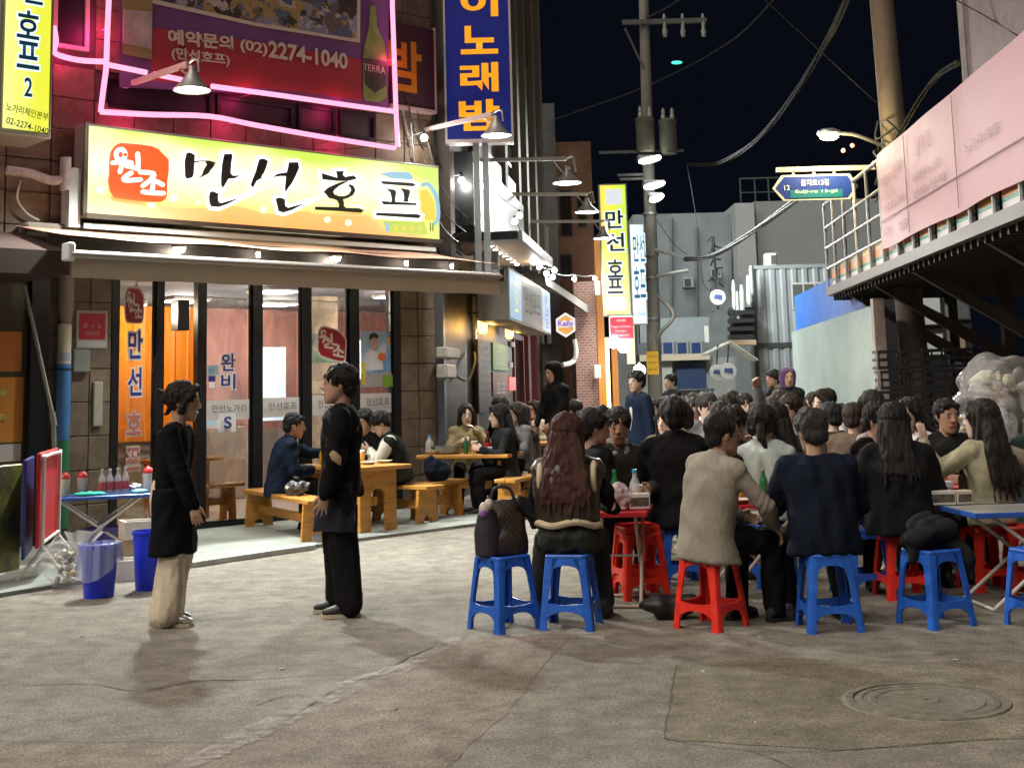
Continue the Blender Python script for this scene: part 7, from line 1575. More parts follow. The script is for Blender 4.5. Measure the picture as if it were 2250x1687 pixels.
P = t2c+Vector((-.28, .02, .746)); t = thing('hot_pot', 'wide steel pot on the arched wooden table', 'pot', P); m = MB(); m.lathe([(.14, 0), (.17, .02), (.175, .10), (.165, .10), (.155, .03)], (0, 0, 0), 20); m.build('pot', mat('pot_steel', (.4, .39, .37), .3, metal=.7), t, True); m = MB(); [m.tube([(s*.17, 0, .08), (s*.22, .03, .085), (s*.22, -.03, .085), (s*.17, -.01, .08)], .008, 6) for s in (1, -1)]; m.build('handles', M_black, t, True)
bottle('clear water jug with blue lid on the arched table', t2c+Vector((-.52, .05, .746)), .24, .055, M_clear, M_capblue); bottle('red-labelled cola bottle on the arched table', t2c+Vector((.22, .15, .746)), .26, .036, mat('cola', (.05, .02, .02), .15), mat('cap_red'), mat('cola_label', (.55, .02, .03), .4))
bottle('green soju bottle on the arched table', t2c+Vector((-.05, -.12, .746)), .22, .032, M_glassg, M_silver); bottle('yellow sauce bottle on the table by the navy coat man', t1c+Vector((-.35, .1, .746)), .20, .035, mat('mustard', (.75, .40, .02), .4), mat('mustard_cap', (.7, .2, .02), .4))
for k, (dx, dy) in enumerate(((-.1, -.1), (.2, -.15), (.35, .1))):
    t = thing('bowl', 'white dish on the table by the navy coat man, %s' % ('nearest his hand', 'in the middle', 'before the varsity jacket man')[k], 'bowl', t1c+Vector((dx, dy, .746))); m = MB(); m.lathe([(.05, 0), (.06, .008), (.10, .03), (.095, .03), (.055, .012)], (0, 0, 0), 16); m.build('dish', M_cream2, t, True)
for k, (u, y, c_) in enumerate(((1560, 12.6, 0), (1640, 9.75, 1), (1760, 12.4, 0), (2020, 10.35, 1), (1690, 15.2, 0))):
    P = Vector((SX(u, y), y, .685)); bottle(('green soju bottle in the crowd near the hoodie man', 'green soju bottle beside the mint sweater woman', 'green soju bottle before the pale fence', 'green soju bottle before the man with glasses', 'green soju bottle in the rear rows')[k], P+Vector((.1, .05, 0)), .23, .032, M_glassg, M_silver)
    t = thing('bowl', ('white plate in the crowd near the hoodie man', 'white plate under the black sleeve', 'white plate before the pale fence', 'white plate before the man with glasses', 'white plate in the rear rows')[k], 'bowl', P+Vector((-.1, -.08, 0))); m = MB(); m.lathe([(.06, 0), (.07, .008), (.115, .028), (.11, .028), (.065, .012)], (0, 0, 0), 16); m.build('dish', M_cream2, t, True)
for lb, M4, x, y in (('beer mug beside the green bottle on the red table', WM(TA), .2, -.12), ('beer mug at the near corner of the red table', WM(TA), .22, .1), ('beer mug between the tweed jacket and the mint sweater', WM(TB), .22, -.05), ('beer mug near the black sleeve on the red table', WM(TB), -.05, .12), ('beer mug before the man with glasses', WM(TC), -.22, .0), ('beer mug before the man in the dark grey shirt', WM(TC), .2, .12)): beer(lb, M4 @ Vector((x, y, .645 if M4 == WM(TBL) else .663 if M4 == WM(TA) else .683)))
beer('beer mug near the navy coat sleeve on the wooden table', t1c+Vector((-.2, .12, .746))); beer('beer mug before the varsity jacket man', t1c+Vector((.1, .05, .746))); beer('beer mug before the woman in the olive coat', t2c+Vector((.05, .1, .746))); beer('beer mug at the end of the arched table', t2c+Vector((.4, -.2, .746)))
tissue('tissue box on the red table beside the vest', TP(WM(TA), .12, .12, .665), 1.); tissue('tissue box on the arched table', t2c+Vector((.33, -.02, .746)), .3); tissue('tissue box on the table of the man with glasses', TP(WM(TC), .05, -.16, .685))
t = thing('tray', 'round red tray on the table of the man with glasses', 'tray', Vector((SX(2075, 10.2), 10.25, .685))); m = MB(); m.lathe([(.13, 0), (.15, .004), (.16, .03), (.15, .03), (.14, .01)], (0, 0, 0), 18); m.build('dish', M_redtop, t, True)
# ================================================================== bags and coats lying about
hb = thing('handbag', 'brown checked tote handbag with scarf and charm on the blue stool', 'handbag', S['bag']+Vector((0, 0, .468)), radians(12))
mb = MB(); R = []
for z, w, d in ((0, .17, .085), (.10, .175, .09), (.22, .15, .07), (.30, .115, .045), (.345, .08, .02)): R.append((Vector((.01*z*3, 0, z)), Vector((w, 0, 0)), Vector((0, d, 0))))
oval(mb, R, 24); me = remesh(mb, .010, 2); ripple(me, .004, 28, 5)
def checker():
    m = bpy.data.materials.new('bag_check'); m.use_nodes = True; n, l = nodes(m); b = n['Principled BSDF']; tc = n.new('ShaderNodeTexCoord'); ck = n.new('ShaderNodeTexChecker'); ck.inputs['Scale'].default_value = 60; ck.inputs[1].default_value = (.055, .035, .022, 1); ck.inputs[2].default_value = (.018, .012, .009, 1); l.new(tc.outputs['Object'], ck.inputs[0]); l.new(ck.outputs[0], b.inputs['Base Color']); b.inputs['Roughness'].default_value = .5; return m
me.materials.append(checker()); link('bag_body', me, hb)
mb = MB(); oval(mb, [(Vector((-.10, -.03, z)), Vector((w, 0, 0)), Vector((0, .085, 0))) for z, w in ((.0, .085), (.15, .09), (.27, .06), (.30, .03))], 18); me = remesh(mb, .010, 2); me.materials.append(mat('bag_trim', (.03, .028, .035), .5)); link('bag_side', me, hb)
m = MB(); m.tube(smooth_path([(-.08, -.02, .30), (-.05, -.03, .42), (.05, -.03, .42), (.09, -.02, .32)], 6), .011, 8); m.build('handle', mat('bag_trim'), hb, True)
m = MB(); m.sphere((-.13, -.09, .30), (.035, .03, .045), 10, 8); m.sphere((-.10, -.10, .33), (.03, .03, .035), 10, 8); m.build('charm', mat('charm_cream', (.6, .52, .45), .6, var=.3, scale=30), hb, True)
m = MB(); m.sphere((-.14, -.105, .275), (.028, .022, .03), 10, 8); m.build('charm_ribbon', mat('charm_purple', (.25, .14, .38), .5), hb, True)
mb = MB(); oval(mb, [(Vector((.10+.12*f, .01, .33-.12*f*f)), Vector((.02, 0, .05)), Vector((0, .06, 0))) for f in (0, .3, .6, .9, 1.1)], 14); me = remesh(mb, .010, 2); ripple(me, .006, 35, 8); me.materials.append(C_char); link('scarf', me, hb)
mb = MB(); c_ = S['coat']
for A_, B_, r0, r1 in (((-.13, .0, .05), (.12, .03, .06), .06, .07), ((-.10, -.08, .09), (.10, -.02, .13), .07, .06), ((-.02, .05, .12), (.13, .08, .10), .08, .06), ((-.05, -.05, .16), (.06, .02, .18), .05, .04), ((.10, .02, .06), (.21, -.02, -.03), .05, .05), ((.21, -.02, -.03), (.235, -.03, -.16), .05, .035), ((.02, .08, .2), (-.09, .06, .13), .045, .05), ((-.12, -.06, .03), (-.155, -.08, -.05), .045, .03)): cap(mb, A_, B_, r0, r1)
me = remesh(mb, .011, 2); ripple(me, .008, 30, 77, (1, 1, .7)); me.materials.append(C_char); o = link('coat', me); o.location = (c_.x, c_.y, .455); tag(o, 'dark coat heaped on the blue stool', 'coat')
lump('backpack', 'black bag lying on the ground beside the red stool', 'bag', Vector((SX(1455, 9.0), 9.05, 0)), (.20, .11, .17), mat('bag_black', (.012, .012, .014), .5), 22, .012, .008, 22, flat=.8)
lump('plastic_bag', 'black plastic bag on the bench beside the navy coat', 'bag', (b1a*.35+b1b*.65)+Vector((.0, -.02, .462)), (.16, .13, .15), mat('bag_shiny', (.06, .065, .075), .22, var=.4, scale=10), 23, .010, .010, 45)
lump('jacket', 'dark jacket bundled on the bench behind the varsity jacket man', 'jacket', Vector((SX(955, 16.2), 16.3, .462)), (.16, .15, .28), C_navy, 24, .012, .01, 26)
lump('cushion', 'pink cushion bag held at the far wooden table', 'cushion', Vector((SX(1216, 19.8), 19.8, .80)), (.17, .12, .20), cloth('pink', (.50, .28, .34)), 25, .014, .008, 24)
# ================================================================== clutter by the tiled pier
def bucket(label, P, h, r, liner):
    t = thing('bucket', label, 'bucket', P, 0, 'blue buckets'); m = MB(); m.lathe([(r*.78, 0), (r*.80, .012), (r, h), (r*1.06, h), (r*1.06, h-.025), (r*1.0, h-.03)], (0, 0, 0), 24, cap=False); m.lathe([(r*.78, 0.004), (r*.4, .006)], (0, 0, 0), 24); m.build('tub', mat('bucket_blue', (.010, .03, .62), .38), t, True)
    if liner:
        mb = MB(); n = 40; rd = random.Random(4)
        mb.loft([[((r*k+.012*sin(j*1.7+k*9)+rd.uniform(-.004, .004))*cos(2*pi*j/n), (r*k+.012*sin(j*1.7+k*9))*sin(2*pi*j/n), h+dz-(.14*max(0, cos(2*pi*j/n+1.9)) if dz < -.05 else 0)) for j in range(n)] for k, dz in ((.9, -.03), (1.0, .02), (1.10, .015), (1.14, -.05), (1.18, -.13))], cap=False)
        mb.build('bin_liner', mat('liner_film', (.45, .50, .75), .2, alpha=.45), t, True)
    m = MB(); m.lathe([(r*.96, h*.8), (.01, h*.84)], (0, 0, 0), 20); m.build('contents', mat('rubbish', (.45, .45, .44), .7, var=.5, scale=25), t, True)
    return t
bucket('blue bucket with a clear liner beside the rubbish bag', ground_at(217, 1311), .40, .145, True); bucket('tall blue bucket behind the woman in beige trousers', ground_at(326, 1295), .47, .13, False)
def film(name, col, al):
    m = mat(name, col, .12, bump=.6, bscale=9, coat=.5, alpha=al); return m
def litter_bag(label, P, r, seed, n, cols, al, vox):
    o = lump('rubbish_bag', label, 'rubbish bag', P, r, film('film_%d' % seed, (.62, .60, .60), al), seed, vox, r[0]*.045, 9/r[0], 9); rd = random.Random(seed)
    for k in range(n):
        m = MB(); s_ = r[0]*rd.uniform(.10, .24); a_ = rd.uniform(0, 6.28); q = rd.uniform(0, .62); c = Vector((r[0]*q*cos(a_), r[1]*q*sin(a_), r[2]*rd.uniform(.12, .78)))
        m.m = Matrix.Translation(c) @ Matrix.Rotation(rd.uniform(0, 3), 4, Vector((rd.random(), rd.random(), rd.random()+.1)).normalized())
        if k % 3 == 0: m.box((-s_, -s_*.6, -s_*.25), (s_, s_*.6, s_*.25), s_*.1)
        elif k % 3 == 1: m.lathe([(s_*.5, -s_), (s_*.6, s_*.4), (s_*.25, s_)], (0, 0, 0), 10)
        else: m.sphere((0, 0, 0), (s_, s_*.7, s_*.5), 10, 7)
        m.build('litter', mat('litter_%d' % (k % len(cols)), cols[k % len(cols)], .6, var=.3, scale=20), o, True)
    return o
litter_bag('clear rubbish bag full of litter by the red board', ground_at(150, 1290), (.21, .20, .36), 31, 34, [(.45, .36, .24), (.55, .52, .46), (.30, .20, .12), (.60, .55, .40), (.16, .15, .14), (.50, .42, .10)], .30, .012)
mb = MB(); rd = random.Random(5)
for k in range(5): a = k*1.25; mb.loft([[(.03*cos(a)+.02*q, .03*sin(a), 0), (.03*cos(a+.9)+.02*q, .03*sin(a+.9), 0)] for q in (0,)]+[[(.16*cos(a)+.05, .10*sin(a), .16), (.17*cos(a+.9)+.05, .10*sin(a+.9), .14+.05*rd.random())]], cap=False, closed=False)
o = mb.build('bag_mouth', mat('liner_white', (.55, .55, .56), .3, alpha=.6), None, True); o.location = ground_at(165, 1290)+Vector((.02, 0, .28)); tag(o, 'open mouth of a clear bag above the litter', 'bag')
def foam_box(label, P, rot, w, d, h, lid):
    t = thing('foam_box', label, 'box', P, rot, 'white foam boxes'); M_foam = mat('foam_white', (.62, .60, .54), .8, var=.05); th = .025
    m = MB(); m.box((-w/2, -d/2, 0), (w/2, -d/2+th, h)); m.box((-w/2, d/2-th, 0), (w/2, d/2, h)); m.box((-w/2, -d/2+th, 0), (-w/2+th, d/2-th, h)); m.box((w/2-th, -d/2+th, 0), (w/2, d/2-th, h)); m.box((-w/2+th, -d/2+th, 0), (w/2-th, d/2-th, th)); m.build('tub', M_foam, t)
    if lid: m = MB(); m.box((-w/2, -d/2, h+.004), (w/2, d/2, h+.03), .005); m.build('lid', M_foam, t)
    return t
foam_box('white foam box on the ground behind the buckets', ground_at(282, 1272), .3, .34, .26, .17, False); foam_box('open white foam box stacked beside the tall bucket', ground_at(312, 1255)+Vector((-.05, .15, .28)), .5, .36, .26, .16, False)
m = MB(); m.box((-.2, -.15, 0), (.2, .15, .28), .01); o = m.build('crate', mat('crate_cardboard', (.36, .27, .17), .8, var=.1)); o.location = ground_at(312, 1255)+Vector((-.05, .15, 0)); tag(o, 'brown cardboard carton under the open foam box', 'box')
t = thing('plastic_tub', 'dark blue plastic tub under the blue folding table', 'tub', Vector((SX(240, 13.2), 13.25, 0))); m = MB(); m.lathe([(.17, 0), (.22, .30), (.24, .30), (.24, .28)], (0, 0, 0), 20); m.build('tub', mat('tub_violet', (.05, .05, .26), .4), t, True); m = MB(); m.lathe([(.205, .24), (.02, .27)], (0, 0, 0), 16); m.build('contents', mat('tub_stuff', (.10, .09, .20), .5, var=.4), t, True)
def barrier(label, P0, P1, h0, h1, col, frame=True, thick=.03):
    P0, P1 = Vector(P0), Vector(P1); t = thing('board_stand', label, 'board', (P0+P1)/2, math.atan2((P1-P0).y, (P1-P0).x), 'standing boards'); L = (P1-P0).length
    m = MB(); m.box((-L/2, -thick/2, h0), (L/2, thick/2, h1), .01); m.build('panel', mat('board_%s' % label[:12], col, .4, var=.12 if col[1] < .1 else .7, scale=4, var2=None if col[1] < .1 else (.40, .36, .05)), t)
    if frame:
        m = MB(); m.tube(smooth_path([(-L/2+.06, -.04, .28), (-L/2+.06, -.04, h1-.10), (-L/2+.10, -.04, h1-.04), (L/2-.16, -.04, h1-.04), (L/2-.10, -.04, h1-.10), (L/2-.10, -.04, .28)], 5), .016, 8); m.build('tube_frame', M_legw, t, True)
        for s in (-1, 1):
            for q in (-1, 1): m = MB(); m.tube([(s*(L/2-.08), -.04, .30), (s*(L/2-.08)+.02*q, -.04+.22*q, .01)], .015, 8); m.build('leg', M_legw, t, True)
        m = MB(); m.tube([(-L/2+.06, -.04, .34), (L/2-.1, -.04, .34)], .014, 8); m.build('rail', M_legw, t, True)
    return t
barrier('red board with white tube frame and splayed feet', ground_at(78, 1286), ground_at(120, 1246), .30, 1.10, (.42, .012, .02))
barrier('dark blue board behind the red one', ground_at(48, 1290), ground_at(66, 1262), .22, 1.05, (.012, .03, .16), False)
barrier('yellow-green poster board at the far left edge', ground_at(-60, 1300), ground_at(40, 1276), .10, 1.0, (.10, .15, .17), False)
# crates and rubbish under the platform
def crate(label, P, rot=0.):
    t = thing('bottle_crate', label, 'crate', P, rot, 'black bottle crates'); w, d, h = .42, .30, .26; M_cr = mat('crate_black', (.018, .018, .02), .5)
    for z in (0.0, .11, .22):
        m = MB(); m.box((-w/2, -d/2, z), (w/2, -d/2+.02, z+.04)); m.box((-w/2, d/2-.02, z), (w/2, d/2, z+.04)); m.box((-w/2, -d/2+.02, z), (-w/2+.02, d/2-.02, z+.04)); m.box((w/2-.02, -d/2+.02, z), (w/2, d/2-.02, z+.04)); m.build('band', M_cr, t)
    for x in (-w/2+.02, -.07, .07, w/2-.02):
        m = MB(); m.box((x-.012, -d/2+.004, .04), (x+.012, -d/2+.018, .22)); m.build('slat', M_cr, t)
    m = MB(); m.box((-w/2+.02, -d/2+.02, .01), (w/2-.02, d/2-.02, .02)); m.build('floor', M_cr, t); return t
c0 = None
names_c = ('leftmost', 'second', 'third', 'rightmost'); rows_c = ('bottom', 'second', 'third', 'fourth', 'fifth', 'sixth', 'top')
for i in range(4):
    for j in range(7):
        P = Vector((SX(1960+i*46, 18.6)+.02*(j % 2), 18.6-.05*i, .28*j)); lb = 'black bottle crate, %s column of the stack, %s row' % (names_c[i], rows_c[j])
        if c0 is None: c0 = crate(lb, P)
        else: dup(c0, P, 0, lb)
litter_bag('big pale translucent rubbish bag heaped under the platform', Vector((SX(2200, 13.5), 13.5, .95)), (.55, .45, .80), 41, 40, [(.10, .16, .10), (.30, .29, .27), (.14, .14, .13), (.40, .36, .34), (.08, .10, .09)], .30, .022)
litter_bag('smaller pale rubbish bag in front of the big one', Vector((SX(2140, 13.2), 13.0, .85)), (.34, .3, .42), 42, 22, [(.40, .38, .35), (.14, .18, .13), (.22, .2, .2)], .34, .018)
m = MB(); m.box((SX(2120, 13.4), 13.1, 0), (SX(2330, 13.4), 14.2, .93), .02); o = m.build('rubbish_skip', mat('skip_green', (.03, .06, .05), .6, var=.3)); tag(o, 'dark green bin carrying the rubbish bags', 'bin')
# manhole cover
MC = (G(1872, 1542)+G(2203, 1540))/2; mh = thing('manhole_cover', 'round cast iron manhole cover in the asphalt', 'manhole cover', (MC.x, MC.y, 0))
M_iron = mat('cast_iron', (.18, .16, .125), .75, metal=.1, var=.4, scale=18, bump=.4, bscale=60)
for nm, prof in (('frame_ring', [(.385, .003), (.38, .012), (.345, .013), (.342, .004)]), ('cover', [(.335, .004), (.332, .009), (.318, .012), (.30, .012), (.295, .007), (.27, .007), (.265, .011), (.235, .011), (.23, .007), (.06, .007), (.055, .011), (.01, .011)])):
    m = MB(); m.lathe(prof, (0, 0, 0), 48, cap=False); m.build(nm, M_iron, mh, 20)
m = MB(); m.lathe([(.36, .0022), (.385, .0030), (.40, .0022)], (0, 0, 0), 40, cap=False); m.build('mortar_ring', mat('mortar_dusty', (.26, .235, .17), .9, var=.3, scale=14), mh, True)

# litter on the asphalt
rl = random.Random(9)
for k, (u, v, wh) in enumerate(((1545, 1476, 'inside the patched asphalt'), (870, 1560, 'beside the long diagonal crack'), (620, 1470, 'below the standing staff'), (1000, 1620, 'at the bottom of the dusty streak'), (470, 1310, 'beside the curb'), (1660, 1590, 'left of the manhole cover'), (2100, 1450, 'above the manhole cover'), (180, 1400, 'in front of the buckets'))):
    P = G(u, v); m = MB(); a_ = rl.uniform(0, 3); m.m = Matrix.Translation((P.x, P.y, 0)) @ Matrix.Rotation(a_, 4, 'Z')
    if k % 2 == 0: m.box((-.016, -.010, .003), (.016, .010, .006), .001); nm, lb, cl = 'paper_scrap', 'tiny pale scrap of paper ', (.5, .52, .46)
    else: m.tube([(-.014, 0, .006), (.014, 0, .006)], .004, 6); nm, lb, cl = 'cigarette_butt', 'cigarette butt lying ', (.5, .42, .32)
    o = m.build(nm, mat('m_'+nm, cl, .8)); tag(o, lb+wh, 'litter', 'scraps on the asphalt')
# ================================================================== seated guests
def at(key): p = S[key]; return Vector((p.x, p.y, 0))
def A2(u, y, dz=0.): return Vector((SX(u, y), y, dz))
dark_sh = (M_shoeB, M_soleK)
# woman in leather vest
J = solve(True, .47, lean=.20, hy=-.35, hr=.12, hands={1: Vector((.20, .36, .74)), -1: Vector((-.20, .34, .62))}, legs={1: ((.17, .38, .52), (.20, .34, .09)), -1: ((-.20, .36, .50), (-.26, .40, .09))}, build=1.0)
p = person('woman with long auburn hair in a brown leather vest, seen from behind on the stool', at('vest'), -.12, J, 'c', 'verylong', H_BROWN, [('top', 'sweater', C_black, {'hem': .02, 'fat': -.006, 'r': (.058, .05, .042)}), ('top', 'vest', C_leather, {'sleeves': False, 'start': 1, 'fat': .030, 'wide': .022, 'fold': .007, 'ff': 22}), ('pants', 'jeans', cloth('greyjeans', (.035, .037, .034)), {'w': (.115, .08, .066), 'hip': .035})], .008, shoes=dark_sh)
m = MB(); f = .052
hemr = [J.spine[1]-Vector((0, 0, .012))+J.xa[1]*(.205*cos(t*pi/16))+J.ya[1]*(.155*sin(t*pi/16))+Vector((0, 0, .012*sin(t*.8))) for t in range(33)]; m.tube(hemr, .022, 8)
for s in (1, -1): m.tube([J.sh[s]+J.xa[5]*(.004*s)+(J.spine[6]-J.spine[5]).normalized()*(.105*cos(t*pi/9)-.06)+J.ya[5]*(.105*sin(t*pi/9)) for t in range(19)], .020, 8)
m.tube([J.neck+J.xa[5]*(.10*cos(t*pi/10))+J.ya[5]*(.09*sin(t*pi/10)-.01)-Vector((0, 0, .02)) for t in range(21)], .02, 8)
m.build('fleece_trim', C_fleece, p, True)
# man in tweed jacket
J = solve(True, .47, lean=.26, side=.06, hy=-.25, hp=-.02, hands={1: Vector((.20, .40, .62)), -1: Vector((-.1, .38, .66))}, poles={1: (.9, -.3, -.2)}, legs={1: ((.14, .42, .52), (.15, .44, .085)), -1: ((-.12, .40, .53), (-.08, .30, .085))}, build=1.08)
p = person('man in a grey tweed jacket with short dark hair leaning forward on the red stool', at('tweed'), -.95, J, 'b', 'crop', H_BLACK, [('top', 'jacket', C_tweed, {'hem': .17, 'flare': .025, 'fat': .018, 'collar': True, 'fold': .006, 'ff': 18}), ('pants', 'trousers', C_black2, {'w': (.10, .082, .072)})], .008, shoes=dark_sh, hdir={1: (.1, .5, -.8)}, hpalm={1: (-.2, -.6, -.6)}, curl=(.35, .4))
# man in navy sweater
J = solve(True, .47, lean=.30, hp=.10, hy=.1, hands={1: Vector((.18, .42, .72)), -1: Vector((-.18, .42, .72))}, build=1.14, legs={1: ((.17, .40, .52), (.18, .36, .085)), -1: ((-.17, .40, .52), (-.18, .36, .085))})
person('broad man in a dark navy sweater seen from behind on the blue stool', at('navy'), .03, J, 'b', 'short', hairmat('grey', (.035, .03, .028)), [('top', 'sweater', C_navy, {'hem': .13, 'fat': .022, 'r': (.078, .068, .05), 'fold': .005}), ('pants', 'trousers', C_black, {})], .008, shoes=dark_sh)
# woman in black sweater
J = solve(True, .47, lean=.16, hy=-.3, hands={-1: Vector((-.30, .20, .58)), 1: Vector((.16, .34, .72))}, build=1.06, legs={1: ((.16, .42, .52), (.2, .40, .09)), -1: ((-.18, .38, .52), (-.2, .36, .09))})
person('woman with long black hair in a loose black sweater seen from behind', at('woman')+Vector((-.02, -.12, 0)), -.2, J, 'b', 'long', H_BLACK, [('top', 'sweater', C_black2, {'hem': .14, 'fat': .030, 'wide': .02, 'r': (.080, .074, .052)}), ('pants', 'trousers', C_black, {})], .0085, hdir={-1: (-.05, .15, -1)}, hpalm={-1: (.6, -.6, 0)}, shoes=dark_sh)
# woman in beige knit, hand raised
J = solve(True, .47, lean=.05, hy=.35, hands={-1: Vector((-.34, .30, 1.06)), 1: Vector((.46, .12, .92))}, poles={-1: (-.6, -.2, -1), 1: (.2, -.9, -.4)})
person('woman with long dark hair in a beige knit sweater raising one hand', at('beige')+Vector((.03, -.10, 0)), .55, J, 'c', 'verylong', H_DARK, [('top', 'sweater', C_knit, {'hem': .10, 'fat': .016, 'r': (.068, .064, .05)}), ('pants', 'trousers', C_char, {})], .008, hdir={-1: (.05, .1, 1)}, hpalm={-1: (.1, 1, 0)}, curl=(.35, .18), shoes=dark_sh)
# man in hoodie facing the camera
J = solve(True, .47, lean=.12, hp=.10, hy=-.15, hands={1: Vector((.2, .32, .74)), -1: Vector((-.2, .34, .74))}, build=1.08)
person('man in an olive jacket over a pale hoodie facing us across the red table', A2(1352, 10.75), pi+.08, J, 'd', 'bangs', H_BLACK, [('top', 'jacket', C_olive, {'hem': .10, 'fat': .022, 'r': (.074, .066, .05)}), ('hoodie_collar', 'hood', cloth('greyhood', (.30, .28, .25)), {}), ('pants', 'trousers', C_black, {})], .009)
J = solve(True, .47, lean=.1, hy=-.3, build=1.04); person('black-haired person in black beside the auburn-haired woman', A2(1285, 10.35), -1.0, J, 'b', 'short', H_BLACK, [('top', 'jacket', C_black, {'hem': .1, 'fat': .02}), ('pants', 'trousers', C_black, {})], .011, face=True)
J = solve(True, .47, lean=.05, build=1.05); person('dark-haired guest behind the hoodie man, only the head showing', A2(1322, 11.9), .35, J, 'c', 'short', H_BLACK, [('top', 'jacket', C_char, {'hem': .1, 'fat': .02}), ('pants', 'trousers', C_black, {})], .011)
# man in long black coat
J = solve(True, .47, lean=.04, hy=.1, hands={1: Vector((.2, .36, .72)), -1: Vector((-.2, .36, .72))}, build=1.10)
p = person('man in a long black coat seen from behind on the blue stool', at('black')+Vector((0, -.02, 0)), .12, J, 'b', 'short', H_BLACK, [('top', 'coat', C_black2, {'hem': .16, 'flare': .02, 'fat': .028, 'collar': True, 'r': (.076, .068, .052)}), ('pants', 'trousers', C_black, {})], .009, shoes=dark_sh); p.scale = (1.05,)*3
J = solve(True, .47, lean=.15, hy=.2); person('short-haired man in a taupe coat turned left behind the black coat', A2(1512, 12.2), 1.25, J, 'c', 'bangs', H_BLACK, [('top', 'coat', C_taupe, {'hem': .12, 'fat': .02}), ('pants', 'trousers', C_black, {})], .010)
J = solve(True, .47, lean=.18, hy=-.1, hands={1: Vector((.18, .44, .72)), -1: Vector((-.18, .30, .72))}); person('guest in a black jacket reaching over the red table beside the tweed jacket', A2(1592, 10.55), -.75, J, 'b', 'short', H_DARK, [('top', 'jacket', C_black, {'hem': .1, 'fat': .024}), ('pants', 'trousers', C_black, {})], .009)
J = solve(True, .47, lean=.12, hy=-.2, hands={1: Vector((.2, .36, .74)), -1: Vector((-.2, .36, .74))}, build=.96); person('woman with a low ponytail in a pale mint sweater seen from behind', at('mint')+Vector((.02, 0, 0)), -.15, J, 'c', 'ponytail', H_BLACK, [('top', 'sweater', C_mint, {'hem': .09, 'fat': .016}), ('pants', 'trousers', C_black, {})], .009, shoes=dark_sh)
J = solve(True, .47, lean=.12, hy=.1, hands={1: Vector((.05, .26, .98)), -1: Vector((-.1, .3, .9))}); person('woman with long straight black hair turned left, hands raised', A2(1712, 11.3), 1.15, J, 'c', 'long', H_BLACK, [('top', 'jacket', C_black, {'hem': .1, 'fat': .018}), ('pants', 'trousers', C_black, {})], .010)
J = solve(True, .47, lean=.25, hp=.15, hy=.1, hands={1: Vector((.18, .36, .74)), -1: Vector((-.18, .36, .74))}, build=1.05); person('man with glasses in a black jacket over a grey hood looking down', A2(1890, 10.75), -2.35, J, 'b', 'bangs', H_BLACK, [('top', 'jacket', C_black, {'hem': .1, 'fat': .022}), ('hoodie_collar', 'hood', cloth('palehood', (.34, .30, .31)), {}), ('pants', 'trousers', C_black, {})], .009, glasses=True)
J = solve(True, .47, lean=.1, hp=.05, hands={1: Vector((.2, .36, .74)), -1: Vector((-.2, .36, .74))}, build=1.10); person('man in a dark grey shirt facing us behind the raised hand', A2(2068, 11.1), pi+.15, J, 'd', 'crop', H_BLACK, [('top', 'shirt', C_char, {'hem': .1, 'fat': .022}), ('pants', 'trousers', C_black, {})], .009)
J = solve(True, .47, lean=.1, hp=.0, hy=.2); person('woman in a white sweater with dark hair beside the crates', A2(2003, 11.8), 2.3, J, 'c', 'long', H_BLACK, [('top', 'sweater', C_white, {'hem': .1, 'fat': .018}), ('pants', 'trousers', C_black, {})], .010)
# ---- at the wooden tables
J = solve(True, .46, lean=.30, hp=.05, hands={1: Vector((.12, .34, .70)), -1: Vector((-.05, .62, .84))}, poles={-1: (-.3, -.2, -1)}, legs={1: ((.14, .40, .52), (.16, .44, .085)), -1: ((-.14, .40, .52), (-.14, .30, .085))}, build=1.08)
bc = b1a*.60+b1b*.40
person('middle-aged man in a dark navy coat reaching across the wooden table', Vector((bc.x, bc.y, 0)), -pi/2+.30, J, 'd', 'crop', H_BLACK, [('top', 'coat', C_coat, {'hem': .16, 'flare': .02, 'fat': .024, 'collar': True, 'r': (.074, .064, .05)}), ('pants', 'trousers', C_black, {})], .009, hdir={-1: (.1, 1, -.1)}, hpalm={-1: (0, 0, -1)}, shoes=dark_sh)
J = solve(True, .46, lean=.42, hp=.45, hands={1: Vector((.04, .36, .86)), -1: Vector((-.05, .36, .86))}, poles={1: (.8, -.1, -.8), -1: (-.8, -.1, -.8)}, legs={1: ((.15, .40, .50), (.17, .50, .085)), -1: ((-.15, .42, .52), (-.13, .62, .085))}, build=1.08)
p = person('young man in a black and white varsity jacket bent over a phone', ground_at(880, 1158)+Vector((-.02, .35, 0)), pi/2+.1, J, 'c', 'bangs', H_BLACK, [('top', 'jacket', cloth('varsity', (.012, .014, .012)), {'sleeves': False, 'hem': .07, 'fat': .026, 'collar': True}), ('arms', 'sleeves', mat('sleeve_cream', (.60, .57, .49), .5, var=.08), {'r': (.078, .074, .05)}), ('pants', 'jeans', C_denim, {'w': (.09, .075, .07)})], .009, hdir={1: (0, .6, .3), -1: (0, .6, .3)}, hpalm={1: (-.8, 0, .4), -1: (.8, 0, .4)}, curl=(.6, .6), shoes=(M_shoeB, M_soleW))
m = MB(); c = (J.wr[1]+J.wr[-1])/2+Vector((0, .10, .05)); m.box((c.x-.036, c.y-.006, c.z-.07), (c.x+.036, c.y+.004, c.z+.07), .004); ph = m.build('phone', mat('phone_black', (.02, .02, .022), .2)); ph.matrix_world = Matrix.Translation(p.location) @ Matrix.Rotation(pi/2+.1, 4, 'Z'); tag(ph, 'dark smartphone in the hands of the varsity jacket man', 'phone')
